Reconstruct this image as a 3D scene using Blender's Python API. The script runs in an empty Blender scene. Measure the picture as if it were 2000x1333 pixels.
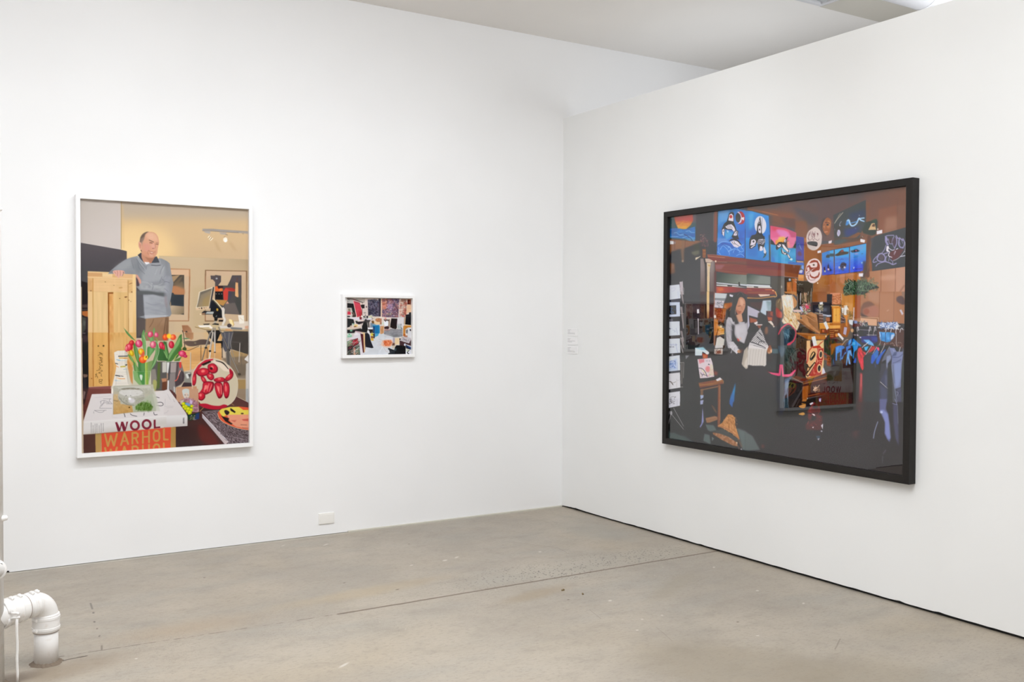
# Gallery corner: a white wall with two framed photographs meets a lower free-standing
# partition that carries a large black-framed photograph; concrete floor, old drain pipe.
import bpy, bmesh, math, random
import numpy as np
from mathutils import Vector, Matrix

random.seed(7)
C = bpy.context.scene.collection
PI = math.pi

# room, metres: corner of wall and partition is the origin, wall runs along -x, partition along -y
CAM = Vector((-4.43389, -6.36665, 1.5))
YAW, PITCH, ROLL, FPX = 0.5563, -0.02209, 0.00378, 1891.26
HP, HC = 3.1035, 3.718            # partition height, ceiling height

def cam_axes():
    f = np.array([math.sin(YAW)*math.cos(PITCH), math.cos(YAW)*math.cos(PITCH), math.sin(PITCH)])
    r = np.array([math.cos(YAW), -math.sin(YAW), 0.0]); u = np.cross(r, f)
    return math.cos(ROLL)*r+math.sin(ROLL)*u, -math.sin(ROLL)*r+math.cos(ROLL)*u, f

# ---------------------------------------------------------------- painter
# Draws the printed photographs as vector shapes; the result becomes the
# colour of the print meshes (ink on paper), sampled per vertex.
import numpy as np

def hexc(c):
    if isinstance(c, str):
        return np.array([int(c[i:i+2], 16) for i in (0, 2, 4)], float)
    return np.array(c, float)

def gauss(a, s):
    if s <= 0.05:
        return a
    r = max(1, int(math.ceil(2.6*s)))
    k = np.exp(-0.5*(np.arange(-r, r+1)/s)**2); k /= k.sum()
    for ax in (0, 1):
        pad = [(0, 0)]*a.ndim; pad[ax] = (r, r)
        b = np.pad(a, pad, mode='edge'); o = np.zeros_like(a)
        n = a.shape[ax]
        for i, w in enumerate(k):
            sl = [slice(None)]*a.ndim; sl[ax] = slice(i, i+n)
            o += w*b[tuple(sl)]
        a = o
    return a

def vnoise(h, w, sx, sy, seed=0):
    rs = np.random.RandomState(seed)
    gh, gw = int(h/sy)+3, int(w/sx)+3
    g = rs.rand(gh, gw)*2-1
    y = np.arange(h)/sy; x = np.arange(w)/sx
    yi = y.astype(int); xi = x.astype(int)
    fy = (y-yi)[:, None]; fx = (x-xi)[None, :]
    fy = fy*fy*(3-2*fy); fx = fx*fx*(3-2*fx)
    a = g[yi][:, xi]; b = g[yi][:, xi+1]; c = g[yi+1][:, xi]; d = g[yi+1][:, xi+1]
    return (a*(1-fx)+b*fx)*(1-fy)+(c*(1-fx)+d*fx)*fy

def spline(p, closed=True, k=6):
    p = np.asarray(p, float); n = len(p); out = []
    rng = range(n if closed else n-1)
    for i in rng:
        if closed:
            a, b, c, d = p[i-1], p[i], p[(i+1) % n], p[(i+2) % n]
        else:
            a, b, c, d = p[max(i-1, 0)], p[i], p[i+1], p[min(i+2, n-1)]
        for t in np.arange(k)/k:
            out.append(0.5*(2*b+(c-a)*t+(2*a-5*b+4*c-d)*t*t+(3*b-a-3*c+d)*t**3))
    if not closed:
        out.append(p[-1])
    return np.array(out)

class Canvas:
    def __init__(s, x0, y0, x1, y1, S=3, bg='808080'):
        s.x0, s.y0, s.S = x0, y0, S
        s.W, s.H = int((x1-x0)*S), int((y1-y0)*S)
        s.im = np.zeros((s.H, s.W, 3)); s.im[:] = hexc(bg)
        s.o = (x0, y0, 1.0); s.seed = 1; s.cl = None
    def V(s, ox, oy, k):
        s.o = (ox, oy, k)
    def T(s, p):
        if isinstance(p, str):
            v = [float(t) for t in p.replace(',', ' ').split()]
            p = np.array(v).reshape(-1, 2)
        p = np.asarray(p, float)
        return np.stack([(p[:, 0]/s.o[2]+s.o[0]-s.x0)*s.S, (p[:, 1]/s.o[2]+s.o[1]-s.y0)*s.S], 1)
    def k(s):
        return s.S/s.o[2]
    def poly(s, P, m=3):
        x0 = max(0, int(P[:, 0].min())-m); x1 = min(s.W, int(P[:, 0].max())+m+2)
        y0 = max(0, int(P[:, 1].min())-m); y1 = min(s.H, int(P[:, 1].max())+m+2)
        if x1 <= x0 or y1 <= y0:
            return None
        M = np.zeros((y1-y0, x1-x0))
        for sub in (0.25, 0.75):
            t = np.zeros((y1-y0, x1-x0+1), int)
            ys = np.arange(y0, y1)+sub
            Q = np.roll(P, -1, 0)
            for (ax, ay), (bx, by) in zip(P, Q):
                if ay == by: continue
                lo, hi = min(ay, by), max(ay, by)
                idx = np.nonzero((ys >= lo) & (ys < hi))[0]
                if len(idx) == 0: continue
                xs = ax+(ys[idx]-ay)*(bx-ax)/(by-ay)
                ci = np.clip(np.ceil(xs-x0-0.5).astype(int), 0, x1-x0)
                np.add.at(t, (idx, ci), 1)
            M += (np.cumsum(t, 1)[:, :-1] % 2)*0.5
        return (x0, y0, x1, y1, M)
    def put(s, bx, col, a=1, g=None, n=None):
        x0, y0, x1, y1, M = bx
        M = np.clip(M, 0, 1)*a
        if s.cl is not None:
            M = M*s.cl[y0:y1, x0:x1]
        c = np.broadcast_to(hexc(col), (y1-y0, x1-x0, 3))
        if g is not None:
            c2, gx0, gy0, gx1, gy1 = g
            q = s.T([[gx0, gy0], [gx1, gy1]]); d = q[1]-q[0]; L = (d**2).sum()
            X, Y = np.meshgrid(np.arange(x0, x1), np.arange(y0, y1))
            t = np.clip(((X-q[0, 0])*d[0]+(Y-q[0, 1])*d[1])/L, 0, 1)[..., None]
            c = c*(1-t)+hexc(c2)*t
        if n is not None:
            s.seed += 1
            c = c+n[0]*vnoise(y1-y0, x1-x0, n[1]*s.S, n[2]*s.S, s.seed)[..., None]
        M = M[..., None]
        s.im[y0:y1, x0:x1] = s.im[y0:y1, x0:x1]*(1-M)+c*M
    def F(s, col, pts, b=0.0, a=1, sm=0, g=None, n=None):
        P = s.T(pts)
        if sm: P = spline(P)
        bb = b*s.S
        r = s.poly(P, 3+int(3*bb))
        if r is None: return
        x0, y0, x1, y1, M = r
        M = gauss(M, max(bb, 0.45))
        s.put((x0, y0, x1, y1, M), col, a, g, n)
    def L(s, col, w, pts, a=1, sm=0, b=0.0, closed=0, n=None):
        P = s.T(pts)
        if sm: P = spline(P, bool(closed))
        if closed: P = np.vstack([P, P[:1]])
        w = np.asarray(w, float)*s.k()
        if w.ndim == 0: w = np.full(len(P), float(w))
        elif len(w) != len(P): w = np.interp(np.linspace(0, 1, len(P)), np.linspace(0, 1, len(w)), w)
        m = int(w.max()/2+3+3*b*s.S)
        x0 = max(0, int(P[:, 0].min())-m); x1 = min(s.W, int(P[:, 0].max())+m+2)
        y0 = max(0, int(P[:, 1].min())-m); y1 = min(s.H, int(P[:, 1].max())+m+2)
        if x1 <= x0 or y1 <= y0: return
        M = np.zeros((y1-y0, x1-x0))
        for i in range(len(P)-1):
            a0, b0 = P[i], P[i+1]; ww = max(w[i], w[i+1])/2+2
            u0 = max(x0, int(min(a0[0], b0[0])-ww)); u1 = min(x1, int(max(a0[0], b0[0])+ww)+2)
            v0 = max(y0, int(min(a0[1], b0[1])-ww)); v1 = min(y1, int(max(a0[1], b0[1])+ww)+2)
            if u1 <= u0 or v1 <= v0: continue
            X, Y = np.meshgrid(np.arange(u0, u1)+.5, np.arange(v0, v1)+.5)
            d = b0-a0; LL = (d**2).sum()+1e-9
            t = np.clip(((X-a0[0])*d[0]+(Y-a0[1])*d[1])/LL, 0, 1)
            ds = np.hypot(X-a0[0]-t*d[0], Y-a0[1]-t*d[1])
            hw = (w[i]*(1-t)+w[i+1]*t)/2
            mm = np.clip(hw-ds+0.5, 0, 1)*np.clip(hw*2, 0, 1)
            sl = (slice(v0-y0, v1-y0), slice(u0-x0, u1-x0))
            M[sl] = np.maximum(M[sl], mm)
        if b: M = gauss(M, b*s.S)
        s.put((x0, y0, x1, y1, M), col, a, None, n)
    def E(s, col, cx, cy, rx, ry=None, rot=0, a0=0, a1=360, **kw):
        ry = rx if ry is None else ry
        t = np.radians(np.linspace(a0, a1, 40)); c, d = math.cos(math.radians(rot)), math.sin(math.radians(rot))
        X = rx*np.cos(t); Y = ry*np.sin(t)
        s.F(col, np.stack([cx+X*c-Y*d, cy+X*d+Y*c], 1), **kw)
    def O(s, col, w, cx, cy, rx, ry=None, rot=0, a0=0, a1=360, **kw):
        ry = rx if ry is None else ry
        t = np.radians(np.linspace(a0, a1, 36)); c, d = math.cos(math.radians(rot)), math.sin(math.radians(rot))
        X = rx*np.cos(t); Y = ry*np.sin(t)
        s.L(col, w, np.stack([cx+X*c-Y*d, cy+X*d+Y*c], 1), **kw)
    def clip(s, pts, sm=0):
        if pts is None: s.cl = None; return
        P = s.T(pts)
        if sm: P = spline(P)
        r = s.poly(P); s.cl = np.zeros((s.H, s.W))
        if r: s.cl[r[1]:r[3], r[0]:r[2]] = r[4]
    def speck(s, cols, n, x0, y0, x1, y1, r, seed=0, asp=1.0, ang=None, a=1, el=0.22):
        rs = np.random.RandomState(seed)
        for i in range(n):
            x = x0+(x1-x0)*rs.rand(); y = y0+(y1-y0)*rs.rand(); q = r*(0.5+rs.rand())
            t = rs.rand()*360 if ang is None else ang+rs.randn()*15
            s.L(cols[rs.randint(len(cols))], q*el*2, [[x-q*asp*math.cos(math.radians(t)), y-q*asp*math.sin(math.radians(t))],
                [x+q*asp*math.cos(math.radians(t)), y+q*asp*math.sin(math.radians(t))]], a=a)
    def word(s, col, w, txt, o, u, v, gap=0.28):
        # stroke letters: origin o, u = one cell width vector, v = cell height vector (down)
        x = 0.0; o = np.array(o, float); u = np.array(u, float); v = np.array(v, float)
        for ch in txt:
            wd, strokes = GLYPH[ch]
            for st in strokes:
                s.L(col, w, [o+u*(x+px*wd)+v*py for px, py in st])
            x += wd+gap
        return x

def _arc(cx, cy, rx, ry, a0, a1, n=14):
    return [(cx+rx*math.cos(math.radians(a0+(a1-a0)*i/n)), cy+ry*math.sin(math.radians(a0+(a1-a0)*i/n))) for i in range(n+1)]
GLYPH = {
 'W': (1.25, [[(0, 0), (.27, 1), (.5, .08), (.73, 1), (1, 0)]]),
 'O': (1.0, [_arc(.5, .5, .5, .5, 0, 360, 22)]),
 'L': (.65, [[(0, 0), (0, 1), (1, 1)]]),
 'A': (.95, [[(0, 1), (.5, 0), (1, 1)], [(.2, .66), (.8, .66)]]),
 'R': (.8, [[(0, 1), (0, 0), (.6, 0)]+_arc(.6, .26, .36, .26, -90, 90, 8)+[(0, .52)], [(.55, .52), (1, 1)]]),
 'H': (.85, [[(0, 0), (0, 1)], [(1, 0), (1, 1)], [(0, .48), (1, .48)]]),
 'T': (.8, [[(0, 0), (1, 0)], [(.5, 0), (.5, 1)]]), 'S': (.7, [_arc(.5, .25, .45, .25, -20, -270, 9)+_arc(.5, .75, .45, .25, -90, 160, 9)]),
 'C': (.8, [_arc(.55, .5, .55, .5, -50, -310, 14)]), 'E': (.65, [[(1, 0), (0, 0), (0, 1), (1, 1)], [(0, .5), (.9, .5)]]),
 'N': (.8, [[(0, 1), (0, 0), (1, 1), (1, 0)]]), 'I': (.1, [[(0, 0), (0, 1)]]), 'D': (.8, [[(0, 0), (0, 1), (.4, 1)]+_arc(.4, .5, .6, .5, 90, -90, 10)+[(0, 0)]]),
}

def paint_left():
    c = Canvas(150, 378, 494, 894, 3, 'c9b69f'); V, F, L, E_, O = c.V, c.F, c.L, c.E, c.O
    k = 11.106
    # ceiling and far wall
    V(130, 360, 4.7605)
    F('b9ac9f', '120,110 1720,110 1720,420 120,420', g=('c8b294', 0, 130, 0, 430))
    F('d8b98f', '480,330 1720,330 1720,720 480,720', b=7, a=.9)
    F('efce98', '480,400 900,430 1000,690 480,690', b=10, a=.9, sm=1)
    F('f6d8a0', '500,560 760,560 860,680 500,690', b=6, a=.75, sm=1)
    F('cbb08f', '1100,560 1720,560 1720,800 1100,800', b=10, a=.6)
    F('ccb697', '860,668 1200,680 1720,702 1720,1400 860,1400', b=.4, g=('b59f80', 1250, 700, 1700, 720))
    F('c9b08f', '860,720 1720,760 1720,1400 860,1400', b=8, a=.5)
    L('c8ae85', 6, '860,668 1200,680 1400,688', a=.6)
    F('c2ab86', '1170,960 1290,940 1290,1340 1170,1340', b=3, a=.55)
    F('b8a18a', '840,1230 1010,1270 1010,1400 840,1400', b=2, a=.2)
    # pale panel upper left and dark cabinet
    F('c3bab2', '120,110 503,150 506,640 120,600', g=('cfc5c0', 200, 150, 420, 500))
    L('b39a74', 10, '508,155 508,600', a=.8); L('dcb780', 12, '522,200 530,590', a=.5, b=1)
    V(155, 440, k)
    F('5b5559', '30,382 900,532 1028,566 1026,1340 30,1340', g=('514e52', 0, 500, 0, 1000))
    F('515052', '50,900 200,900 200,1235 50,1200', b=1, a=.8)
    F('2e282c', '50,1212 190,1255 190,1340 50,1340')
    V(155, 540, k)
    F('282325', '50,115 190,150 190,1340 55,1340')
    F('5b4a4a', '60,620 185,600 185,680 60,680', b=.4, a=.8); L('7a6a64', 8, '60,728 185,722')
    F('b0693a', '60,760 185,750 185,880 120,868 65,838'); F('4a4a46', '60,890 150,900 140,1140 70,1240', b=.6)
    F('6c6c68', '85,950 140,990 120,1080 80,1060', b=.5, a=.6); F('8a7f80', '70,1225 130,1225 130,1250 70,1250', b=.3); F('3f3035', '140,890 190,890 190,1340 140,1340', b=.5, a=.7)
    V(155, 650, k)
    F('241f22', '60,0 195,0 200,1180 75,1340 70,900'); F('5d5258', '65,0 135,0 130,30 65,30', b=.3); F('413438', '70,60 190,60 190,200 70,220', b=1)
    F('7a6054', '80,900 180,912 175,960 90,985', b=.5); F('302d30', '80,960 150,1000 150,1220 80,1260', b=.6)
    # wooden crate
    V(155, 540, k)
    F('e2c18f', '180,-110 1222,-70 1236,1340 190,1340', n=(6, 3, 40))
    V(155, 440, k)
    F('dbb07c', '180,1030 500,1042 1160,1062 1160,1168 180,1125'); F('c9976a', '182,1036 500,1046 500,1112 182,1112', a=.6, n=(10, 14, 1))
    F('e6b98c', '700,1050 1160,1062 1160,1160 880,1150', a=.6, b=.5); F('ecd0a0', '500,1042 720,1050 720,1130 500,1120', a=.8)
    L('eecb9b', 16, '182,1124 600,1140 1150,1166'); L('c89b68', 5, '182,1140 600,1152 1150,1178', a=.6)
    F('edcd97', '1158,1064 1222,1064 1222,1340 1158,1340')
    V(155, 540, k)
    F('edcc95', '1156,0 1224,0 1234,1340 1160,1340', g=('e0b87c', 0, 500, 0, 1340))
    F('e5b987', '184,40 1050,75 1050,330 184,330', a=.55, n=(7, 30, 3))
    F('d7a873', '184,40 285,46 285,330 184,330', a=.8, n=(12, 6, 4)); F('dcae74', '1064,80 1150,82 1150,360 1064,360', a=.6, n=(10, 8, 3))
    F('b9843f', '284,40 304,46 304,1340 290,1340', b=.3, a=.75); F('e6c28f', '184,345 278,345 284,1340 192,1340', a=.9)
    F('ad7a40', '1048,80 1064,80 1076,1340 1052,1340', b=.35, a=.7)
    L('c79a62', 6, '300,334 620,338', a=.6); L('c79a62', 5, '740,345 1040,350', a=.5)
    F('e3c18c', '305,345 620,345 626,1340 312,1340', n=(6, 3, 50))
    F('dfb97f', '735,350 1045,350 1050,1340 740,1340', n=(8, 3, 60)); F('eac995', '1075,370 1155,370 1160,1340 1082,1340', a=.8)
    F('dba568', '640,378 735,378 750,1340 645,1340', b=.5, n=(10, 3, 10)); F('d09450', '650,440 710,470 690,620 650,640', b=1.2, a=.5, sm=1); F('cc8f4c', '655,960 720,1080 700,1120 655,1100', b=.8, a=.5, sm=1)
    F('8a4f1e', '618,346 738,346 736,378 648,380 650,1340 626,1340', b=.25, a=.95)
    for x, y, r in ((250, 316, 14), (876, 482, 12), (1000, 452, 22), (1024, 446, 16), (1074, 520, 12), (1116, 546, 9), (1136, 340, 16), (562, 122, 11), (750, 198, 9)):
        E_('6b3d1b', x, y, r, r*.7, b=.15, a=.85)
    F('b98348', '860,240 930,232 940,256 860,264', b=.5, a=.6); L('7c4a26', 12, '1086,168 1142,146', a=.8)
    # crate lower
    V(155, 650, k)
    F('d9ac6c', '188,0 1232,0 1235,640 700,1160 204,1178', a=.93, g=('cf9a58', 0, 300, 0, 1100), n=(6, 3, 50))
    F('dcab66', '310,0 622,0 636,1158 318,1166', n=(6, 3, 50)); F('d8a868', '640,0 1050,0 1060,640 720,1150 650,1150', a=.9, n=(10, 3, 14))
    F('a8692c', '280,0 304,0 314,1170 292,1172', b=.3, a=.7); F('9a5a22', '622,0 652,0 662,1150 632,1158', b=.3, a=.85)
    F('c88a44', '655,40 720,60 700,160 655,200', b=1, a=.5, sm=1); F('c0803c', '660,560 740,700 700,1100 665,1140', b=1, a=.45, sm=1); F('e0b679', '760,100 960,100 940,380 780,380', b=2, a=.5)
    F('c98440', '1035,560 1160,760 1160,1120 1100,1060', a=.8, b=.4)
    E_('5a4420', 412, 292, 15, b=.1); E_('4a3818', 524, 288, 19, b=.1); E_('8a5522', 266, 998, 12, b=.1)
    # hand-written mark running down the board
    ink = '4a3416'
    L(ink, 7, '425,440 505,465 440,430'); L(ink, 7, '460,470 408,496 M'.replace(' M', '')); L(ink, 7, '470,470 505,492')
    L(ink, 8, '430,532 500,560 455,540 465,580 500,585', sm=1); L(ink, 7, '432,600 500,612'); L(ink, 7, '470,590 478,632 502,640 470,650 452,680', sm=1)
    L(ink, 7, '436,640 432,690 455,700'); L(ink, 7, '470,690 505,712 450,720 440,760 470,770 425,790 430,800', sm=1); L(ink, 7, '370,830 450,812 500,830 470,850 420,870 468,888', sm=1)
    L(ink, 7, '478,900 470,940 488,950'); L(ink, 7, '425,890 430,880'); L(ink, 6, '372,880 385,890 M'.replace(' M', '')); L(ink, 8, '355,900 375,912 352,925 358,905', sm=1); L(ink, 8, '345,965 372,940 392,955 395,985', sm=1)
    L(ink, 8, '430,1020 498,1018 490,1052 432,1062 430,1022'); L(ink, 8, '425,1072 450,1100 490,1110'); L(ink, 7, '455,1060 492,1085')
    # track lights
    V(320, 430, k)
    F('a89f98', '838,190 1045,190 1350,215 1835,245 1835,300 1600,280 1350,262 1045,240 838,235', b=.3, n=(6, 12, 2)); L('7e736b', 9, '840,236 1045,240 1360,262 1620,278', b=.2); L('938b86', 8, '860,200 1400,222 1835,250', a=.6)
    F('b5aca6', '880,240 1010,240 1000,300 880,270', b=.6); F('b7a99d', '1200,260 1370,270 1340,320 1230,310', b=.6)
    for q in ('960,380 990,345', '985,420 1020,370', '1010,445 1062,395'):
        L('fff4e0', 16, q, b=.15)
    for q in ('975,400 1005,358', '1000,435 1040,385'):
        L('8c7a68', 8, q)
    L('8c7a68', 12, '1340,315 1380,325', b=.3); E_('fdf0df', 1335, 430, 48, 52, b=.5); E_('fffdf5', 1340, 455, 26, b=.2); L('9a826c', 8, '1300,380 1330,350'); L('a08c78', 7, '1380,410 1390,430'); L('b2977c', 10, '1690,270 1720,310 1740,270', b=.3)
    F('bd9c78', '1080,450 1150,470 1260,720 1150,640', b=1.6, a=.4); F('bd9a76', '1400,480 1470,480 1600,680 1500,640', b=1.6, a=.35)
    # framed pictures on the far wall
    F('b98965', '110,1048 575,1064 575,1340 110,1340'); F('d9b594', '120,1072 546,1080 546,1340 120,1340')
    F('8a6b50', '892,1082 1808,1102 1808,1340 886,1340', b=.2); F('cdb093', '918,1102 1782,1118 1782,1340 914,1340')
    V(320, 540, k)
    F('a87a58', '546,0 574,0 548,978 100,978 100,956 524,956'); F('ceb396', '100,0 546,0 524,958 100,958')
    F('4d4944', '150,-30 442,-30 436,836 430,836 150,800', g=('575049', 150, 0, 430, 200)); F('a98d6c', '160,0 350,-30 160,180 120,220', b=.4); F('7b6853', '170,190 350,20 430,-20 300,190', b=1, a=.8)
    F('b57f5a', '130,240 260,200 432,250 432,410 220,390 110,350', b=1.2, sm=1); F('857058', '250,200 400,100 432,200 432,280', b=1.4, a=.8)
    F('3d4247', '120,355 210,360 220,400 436,400 436,650 170,635 130,500', n=(5, 1, 9)); F('45423a', '70,420 140,390 140,650 80,660', b=.4)
    for i in range(8): L('2b2f33', 9, [[215+i*26, 410], [212+i*26, 620]], a=.6)
    F('baa58a', '90,700 170,632 436,655 432,800 330,832 150,822', sm=0, b=.4, g=('81705a', 200, 650, 430, 820)); E_('d6c6a8', 90, 372, 22, 30, b=.4)
    F('9a7154', '888,0 914,0 910,980 890,980', b=.2); F('c9ae90', '914,0 1782,0 1780,960 912,960'); F('8e6f54', '1782,0 1802,0 1800,980 1780,980', b=.2); F('8c6c50', '890,958 1100,958 1100,984 890,984', b=.3)
    F('524e4e', '1112,-30 1250,-10 1240,120 1180,200 1380,200 1440,80 1480,-20 1685,-20 1680,832 1112,800')
    V(320, 430, k); F('5a5152', '1010,1205 1190,1210 1240,1300 1240,1340 1010,1340 1040,1260'); F('5a5256', '1480,1215 1685,1220 1685,1340 1440,1340 1470,1290'); E_('b8b8c0', 1140, 1275, 20, 18, b=.3); F('cdb093', '1030,1300 1080,1310 1100,1340 1020,1340', b=.3)
    V(320, 540, k)
    F('574f52', '1010,0 1240,0 1245,100 1200,180 1130,180 1110,100 1070,60 1010,90 1020,40', sm=0, b=.2); E_('a8a8b0', 1145, 48, 22, 20, b=.3); F('cdb292', '1240,-10 1475,-10 1440,80 1370,200 1180,196 1240,120', b=.2); F('c7ab8c', '916,60 1060,70 1110,130 1110,330 916,300', b=.2)
    F('d9693a', '1112,220 1240,205 1290,300 1240,330 1112,330', b=.3); F('e58848', '1230,250 1280,320 1190,310', b=.2); F('34262a', '1160,210 1280,210 1290,250 1180,270', b=.4)
    F('222023', '1112,330 1285,335 1280,505 1112,500'); F('c8463e', '1285,330 1340,250 1480,250 1540,290 1530,330 1400,320 1385,520 1300,520'); F('9c3c38', '1340,260 1480,252 1600,300 1600,330 1450,310', b=.4)
    for x in (1133, 1198, 1258): E_('b8b2b4', x, 382, 9, b=.1)
    F('e0ad7b', '1555,130 1610,140 1618,450 1590,455 1545,420 1550,250', sm=0, b=.2); L('6b4b42', 20, '1590,40 1588,130', b=.3); F('4d4955', '1400,320 1480,340 1470,460 1400,520', b=.3)
    F('b98a4e', '1120,510 1380,520 1290,640 1180,600', b=.2); F('d8a088', '1380,540 1420,600 1330,610', b=.2); F('6d6460', '1320,600 1660,560 1660,830 1300,800', b=.8); F('4a4a48', '1560,460 1680,460 1680,830 1640,830 1540,560', b=.6)
    # man: trousers, sweater
    V(155, 540, k)
    F('514c50', '1236,60 1420,250 1420,1340 1238,1340', g=('474247', 0, 400, 0, 1200)); F('5d5d61', '1250,330 1400,390 1400,900 1330,930 1260,900', b=.8)
    F('a5866a', '1425,900 1945,870 1930,1400 1425,1400', g=('94735a', 1500, 900, 1850, 1300), n=(7, 12, 12)); F('5e5552', '1300,920 1440,920 1430,1200 1260,1340 1250,960', b=1)
    L('6f5140', 10, '1610,930 1590,1000 1520,1110', b=.3); L('7b5c46', 16, '1800,930 1700,1100', a=.5, b=1); L('5c4738', 14, '1880,900 1850,1120 1830,1280', b=.5)
    V(155, 440, k)
    F('8e9196', '620,1060 680,985 860,842 1000,746 1120,704 1250,672 1400,760 1650,740 1745,720 1890,775 1960,830 2000,1080 2040,1260 1990,1560 1960,1700 2000,1930 1960,1985 1420,2030 1300,1990 1420,1960 1380,1500 1240,1340 1225,1070 1010,1060 950,1050', n=(5, 6, 9))
    V(320, 430, k)
    F('8e9196', '-60,830 20,868 95,915 108,1060 150,1200 140,1400 -60,1400', n=(5, 6, 9))
    V(155, 540, k)
    F('5f6264', '1250,310 1500,320 1700,350 1890,360 1890,450 1600,400 1390,400 1260,400', b=.9); F('a5a8af', '1390,410 1600,400 1860,470 1890,860 1420,912 1400,760', b=1, g=('989ba1', 1400, 500, 1880, 850), n=(6, 10, 5))
    F('bcbdc2', '1410,840 1890,850 1890,875 1430,915', b=.5, a=.8); L('80838a', 12, '1440,570 1600,620 1760,590', sm=1, b=.8, a=.7); L('868990', 10, '1560,730 1700,740 1880,800', sm=1, b=.8, a=.7); L('c0c2c6', 8, '1480,820 1700,840 1870,855', b=.5, a=.5)
    F('9fa1a5', '1340,110 1400,100 1600,170 1720,210 1890,190 1890,340 1600,300 1300,280 1280,230', b=.8, n=(12, 5, 5)); L('6e7177', 9, '1590,180 1600,230 1580,290', b=.3); L('c3c5c9', 9, '1560,150 1590,170', b=.3); L('c0c1c6', 10, '1360,120 1480,140 1560,200 1700,200 1800,150', b=.6, a=.7, sm=1)
    V(155, 440, k)
    F('a7a9ae', '1500,880 1740,860 1850,930 1800,1180 1400,1240 1380,1060', b=2.5, a=.8, sm=1); F('a2a4a8', '760,930 1000,760 1200,730 1250,800 1100,900 900,1000', b=2.5, a=.7, sm=1)
    F('7d8085', '1120,760 1250,740 1330,980 1260,1060', b=2, a=.55, sm=1)
    for q in ('1240,730 1290,820 1410,960', '1270,820 1300,940 1420,1060', '1130,770 1180,950', '1750,1060 1770,980 1830,880', '1760,1200 1740,1240 1790,1120', '1450,890 1450,940 1430,980'):
        L('6c6f77', 9, q, sm=1, b=.4, a=.75)
    for q in ('1250,700 1330,830 1440,980', '1690,950 1640,1080', '1800,1000 1840,900', '1850,1160 1880,1120'):
        L('c4c6cb', 9, q, sm=1, b=.5, a=.7)
    L('62656c', 10, '1790,1170 1890,1250', b=.4, a=.6)
    V(320, 540, k)
    F('a3a4ae', '20,-20 148,0 150,60 100,130 100,330 60,420 80,600 20,560', b=2, a=.7, n=(9, 6, 5)); L('6c6d78', 9, '0,130 50,110 120,140', b=.3); L('70717a', 9, '10,260 90,330', b=.4, a=.7); F('95898c', '10,430 60,420 80,640 60,700 30,640 10,560', b=1, a=.7); L('d0d0d6', 7, '0,860 95,850', b=.3)
    F('6f5542', '60,900 100,890 95,1240 40,1260', b=.6, a=.7)
    # neck, collar, shirt
    V(155, 440, k)
    F('c68f75', '1340,600 1480,560 1660,680 1640,740 1560,830 1420,830 1350,740', sm=0); F('a9765f', '1420,690 1640,700 1640,740 1540,820 1480,760', b=.8, a=.8)
    F('e9e7ea', '1410,798 1510,806 1525,830 1460,855 1440,850')
    F('4a4a53', '1265,650 1345,590 1350,700 1390,800 1330,735', b=.1); F('4f5158', '1640,690 1680,676 1740,812 1560,820 1600,760')
    L('a9abb0', 14, '1262,668 1300,745 1420,850 1452,880', b=.2); F('9b9da2', '1500,838 1560,822 1735,815 1745,700 1775,830 1760,865 1680,872 1540,868 1470,870 1455,890'); L('3a3c42', 10, '1560,868 1680,880 1760,868', b=.3)
    # head
    F('d8a285', '1320,360 1330,270 1380,190 1460,148 1560,146 1640,170 1700,240 1727,350 1724,400 1700,520 1690,610 1640,680 1560,712 1480,700 1400,650 1350,590 1330,540 1290,480 1280,400 1300,350', sm=1, n=(4, 9, 9))
    F('e3b396', '1470,170 1600,170 1680,260 1690,340 1560,330 1450,260', sm=1, b=1.2, a=.8); F('e8b9a0', '1500,200 1590,200 1620,290 1520,290', sm=1, b=1, a=.6)
    F('d99a8a', '1380,420 1480,400 1560,480 1500,560 1420,560', sm=1, b=1.2, a=.7); F('dfa897', '1560,400 1620,400 1640,500 1590,530', sm=1, b=.8, a=.7)
    F('d2957a', '1380,560 1500,600 1640,640 1560,705 1440,670', sm=1, b=1, a=.7); F('dcae98', '1520,620 1600,630 1590,680 1530,680', sm=1, b=.7, a=.6)
    F('7d6a5e', '1312,360 1322,270 1372,192 1452,148 1500,146 1440,190 1420,240 1400,300 1380,340 1350,370 1330,400', sm=1, b=.5, a=.95); F('66564c', '1330,270 1380,195 1450,150 1470,152 1420,200 1380,270', sm=1, b=.4, a=.7); F('9c857a', '1340,330 1390,260 1410,290 1370,390 1350,460', sm=1, b=.6, a=.6)
    F('dca58f', '1282,400 1300,362 1340,390 1350,470 1340,540 1300,500', sm=1, b=.2); F('c07f66', '1300,400 1330,420 1330,500 1310,470', sm=1, b=.4, a=.6); L('9d6a52', 9, '1340,545 1352,580', b=.2); F('5c4a48', '1325,540 1350,548 1352,575 1335,570', b=.2)
    L('6f5548', 15, '1515,325 1560,345 1610,368', b=.25); L('7a5c50', 10, '1665,385 1715,392', b=.35, a=.8); L('6a4238', 14, '1528,378 1580,386', b=.25); L('6a4238', 11, '1660,412 1712,420', b=.25)
    L('a86a58', 9, '1520,400 1590,400', b=.3, a=.7); L('b07868', 9, '1640,400 1650,470 1630,505 1580,510', sm=1, b=.3, a=.9); E_('8b4b3e', 1598, 505, 14, 7, b=.3)
    F('e8d4c8', '1530,572 1565,583 1605,592 1600,603 1560,600', a=.85, b=.1); L('a0584c', 8, '1505,560 1560,576 1612,590 1632,575', sm=1, b=.1); L('b0605a', 9, '1528,602 1570,625 1612,612', sm=1, b=.2); L('a8705c', 8, '1500,545 1480,600 1500,640', sm=1, b=.4, a=.8); L('a8705c', 8, '1655,560 1640,620', sm=1, b=.4, a=.7)
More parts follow.
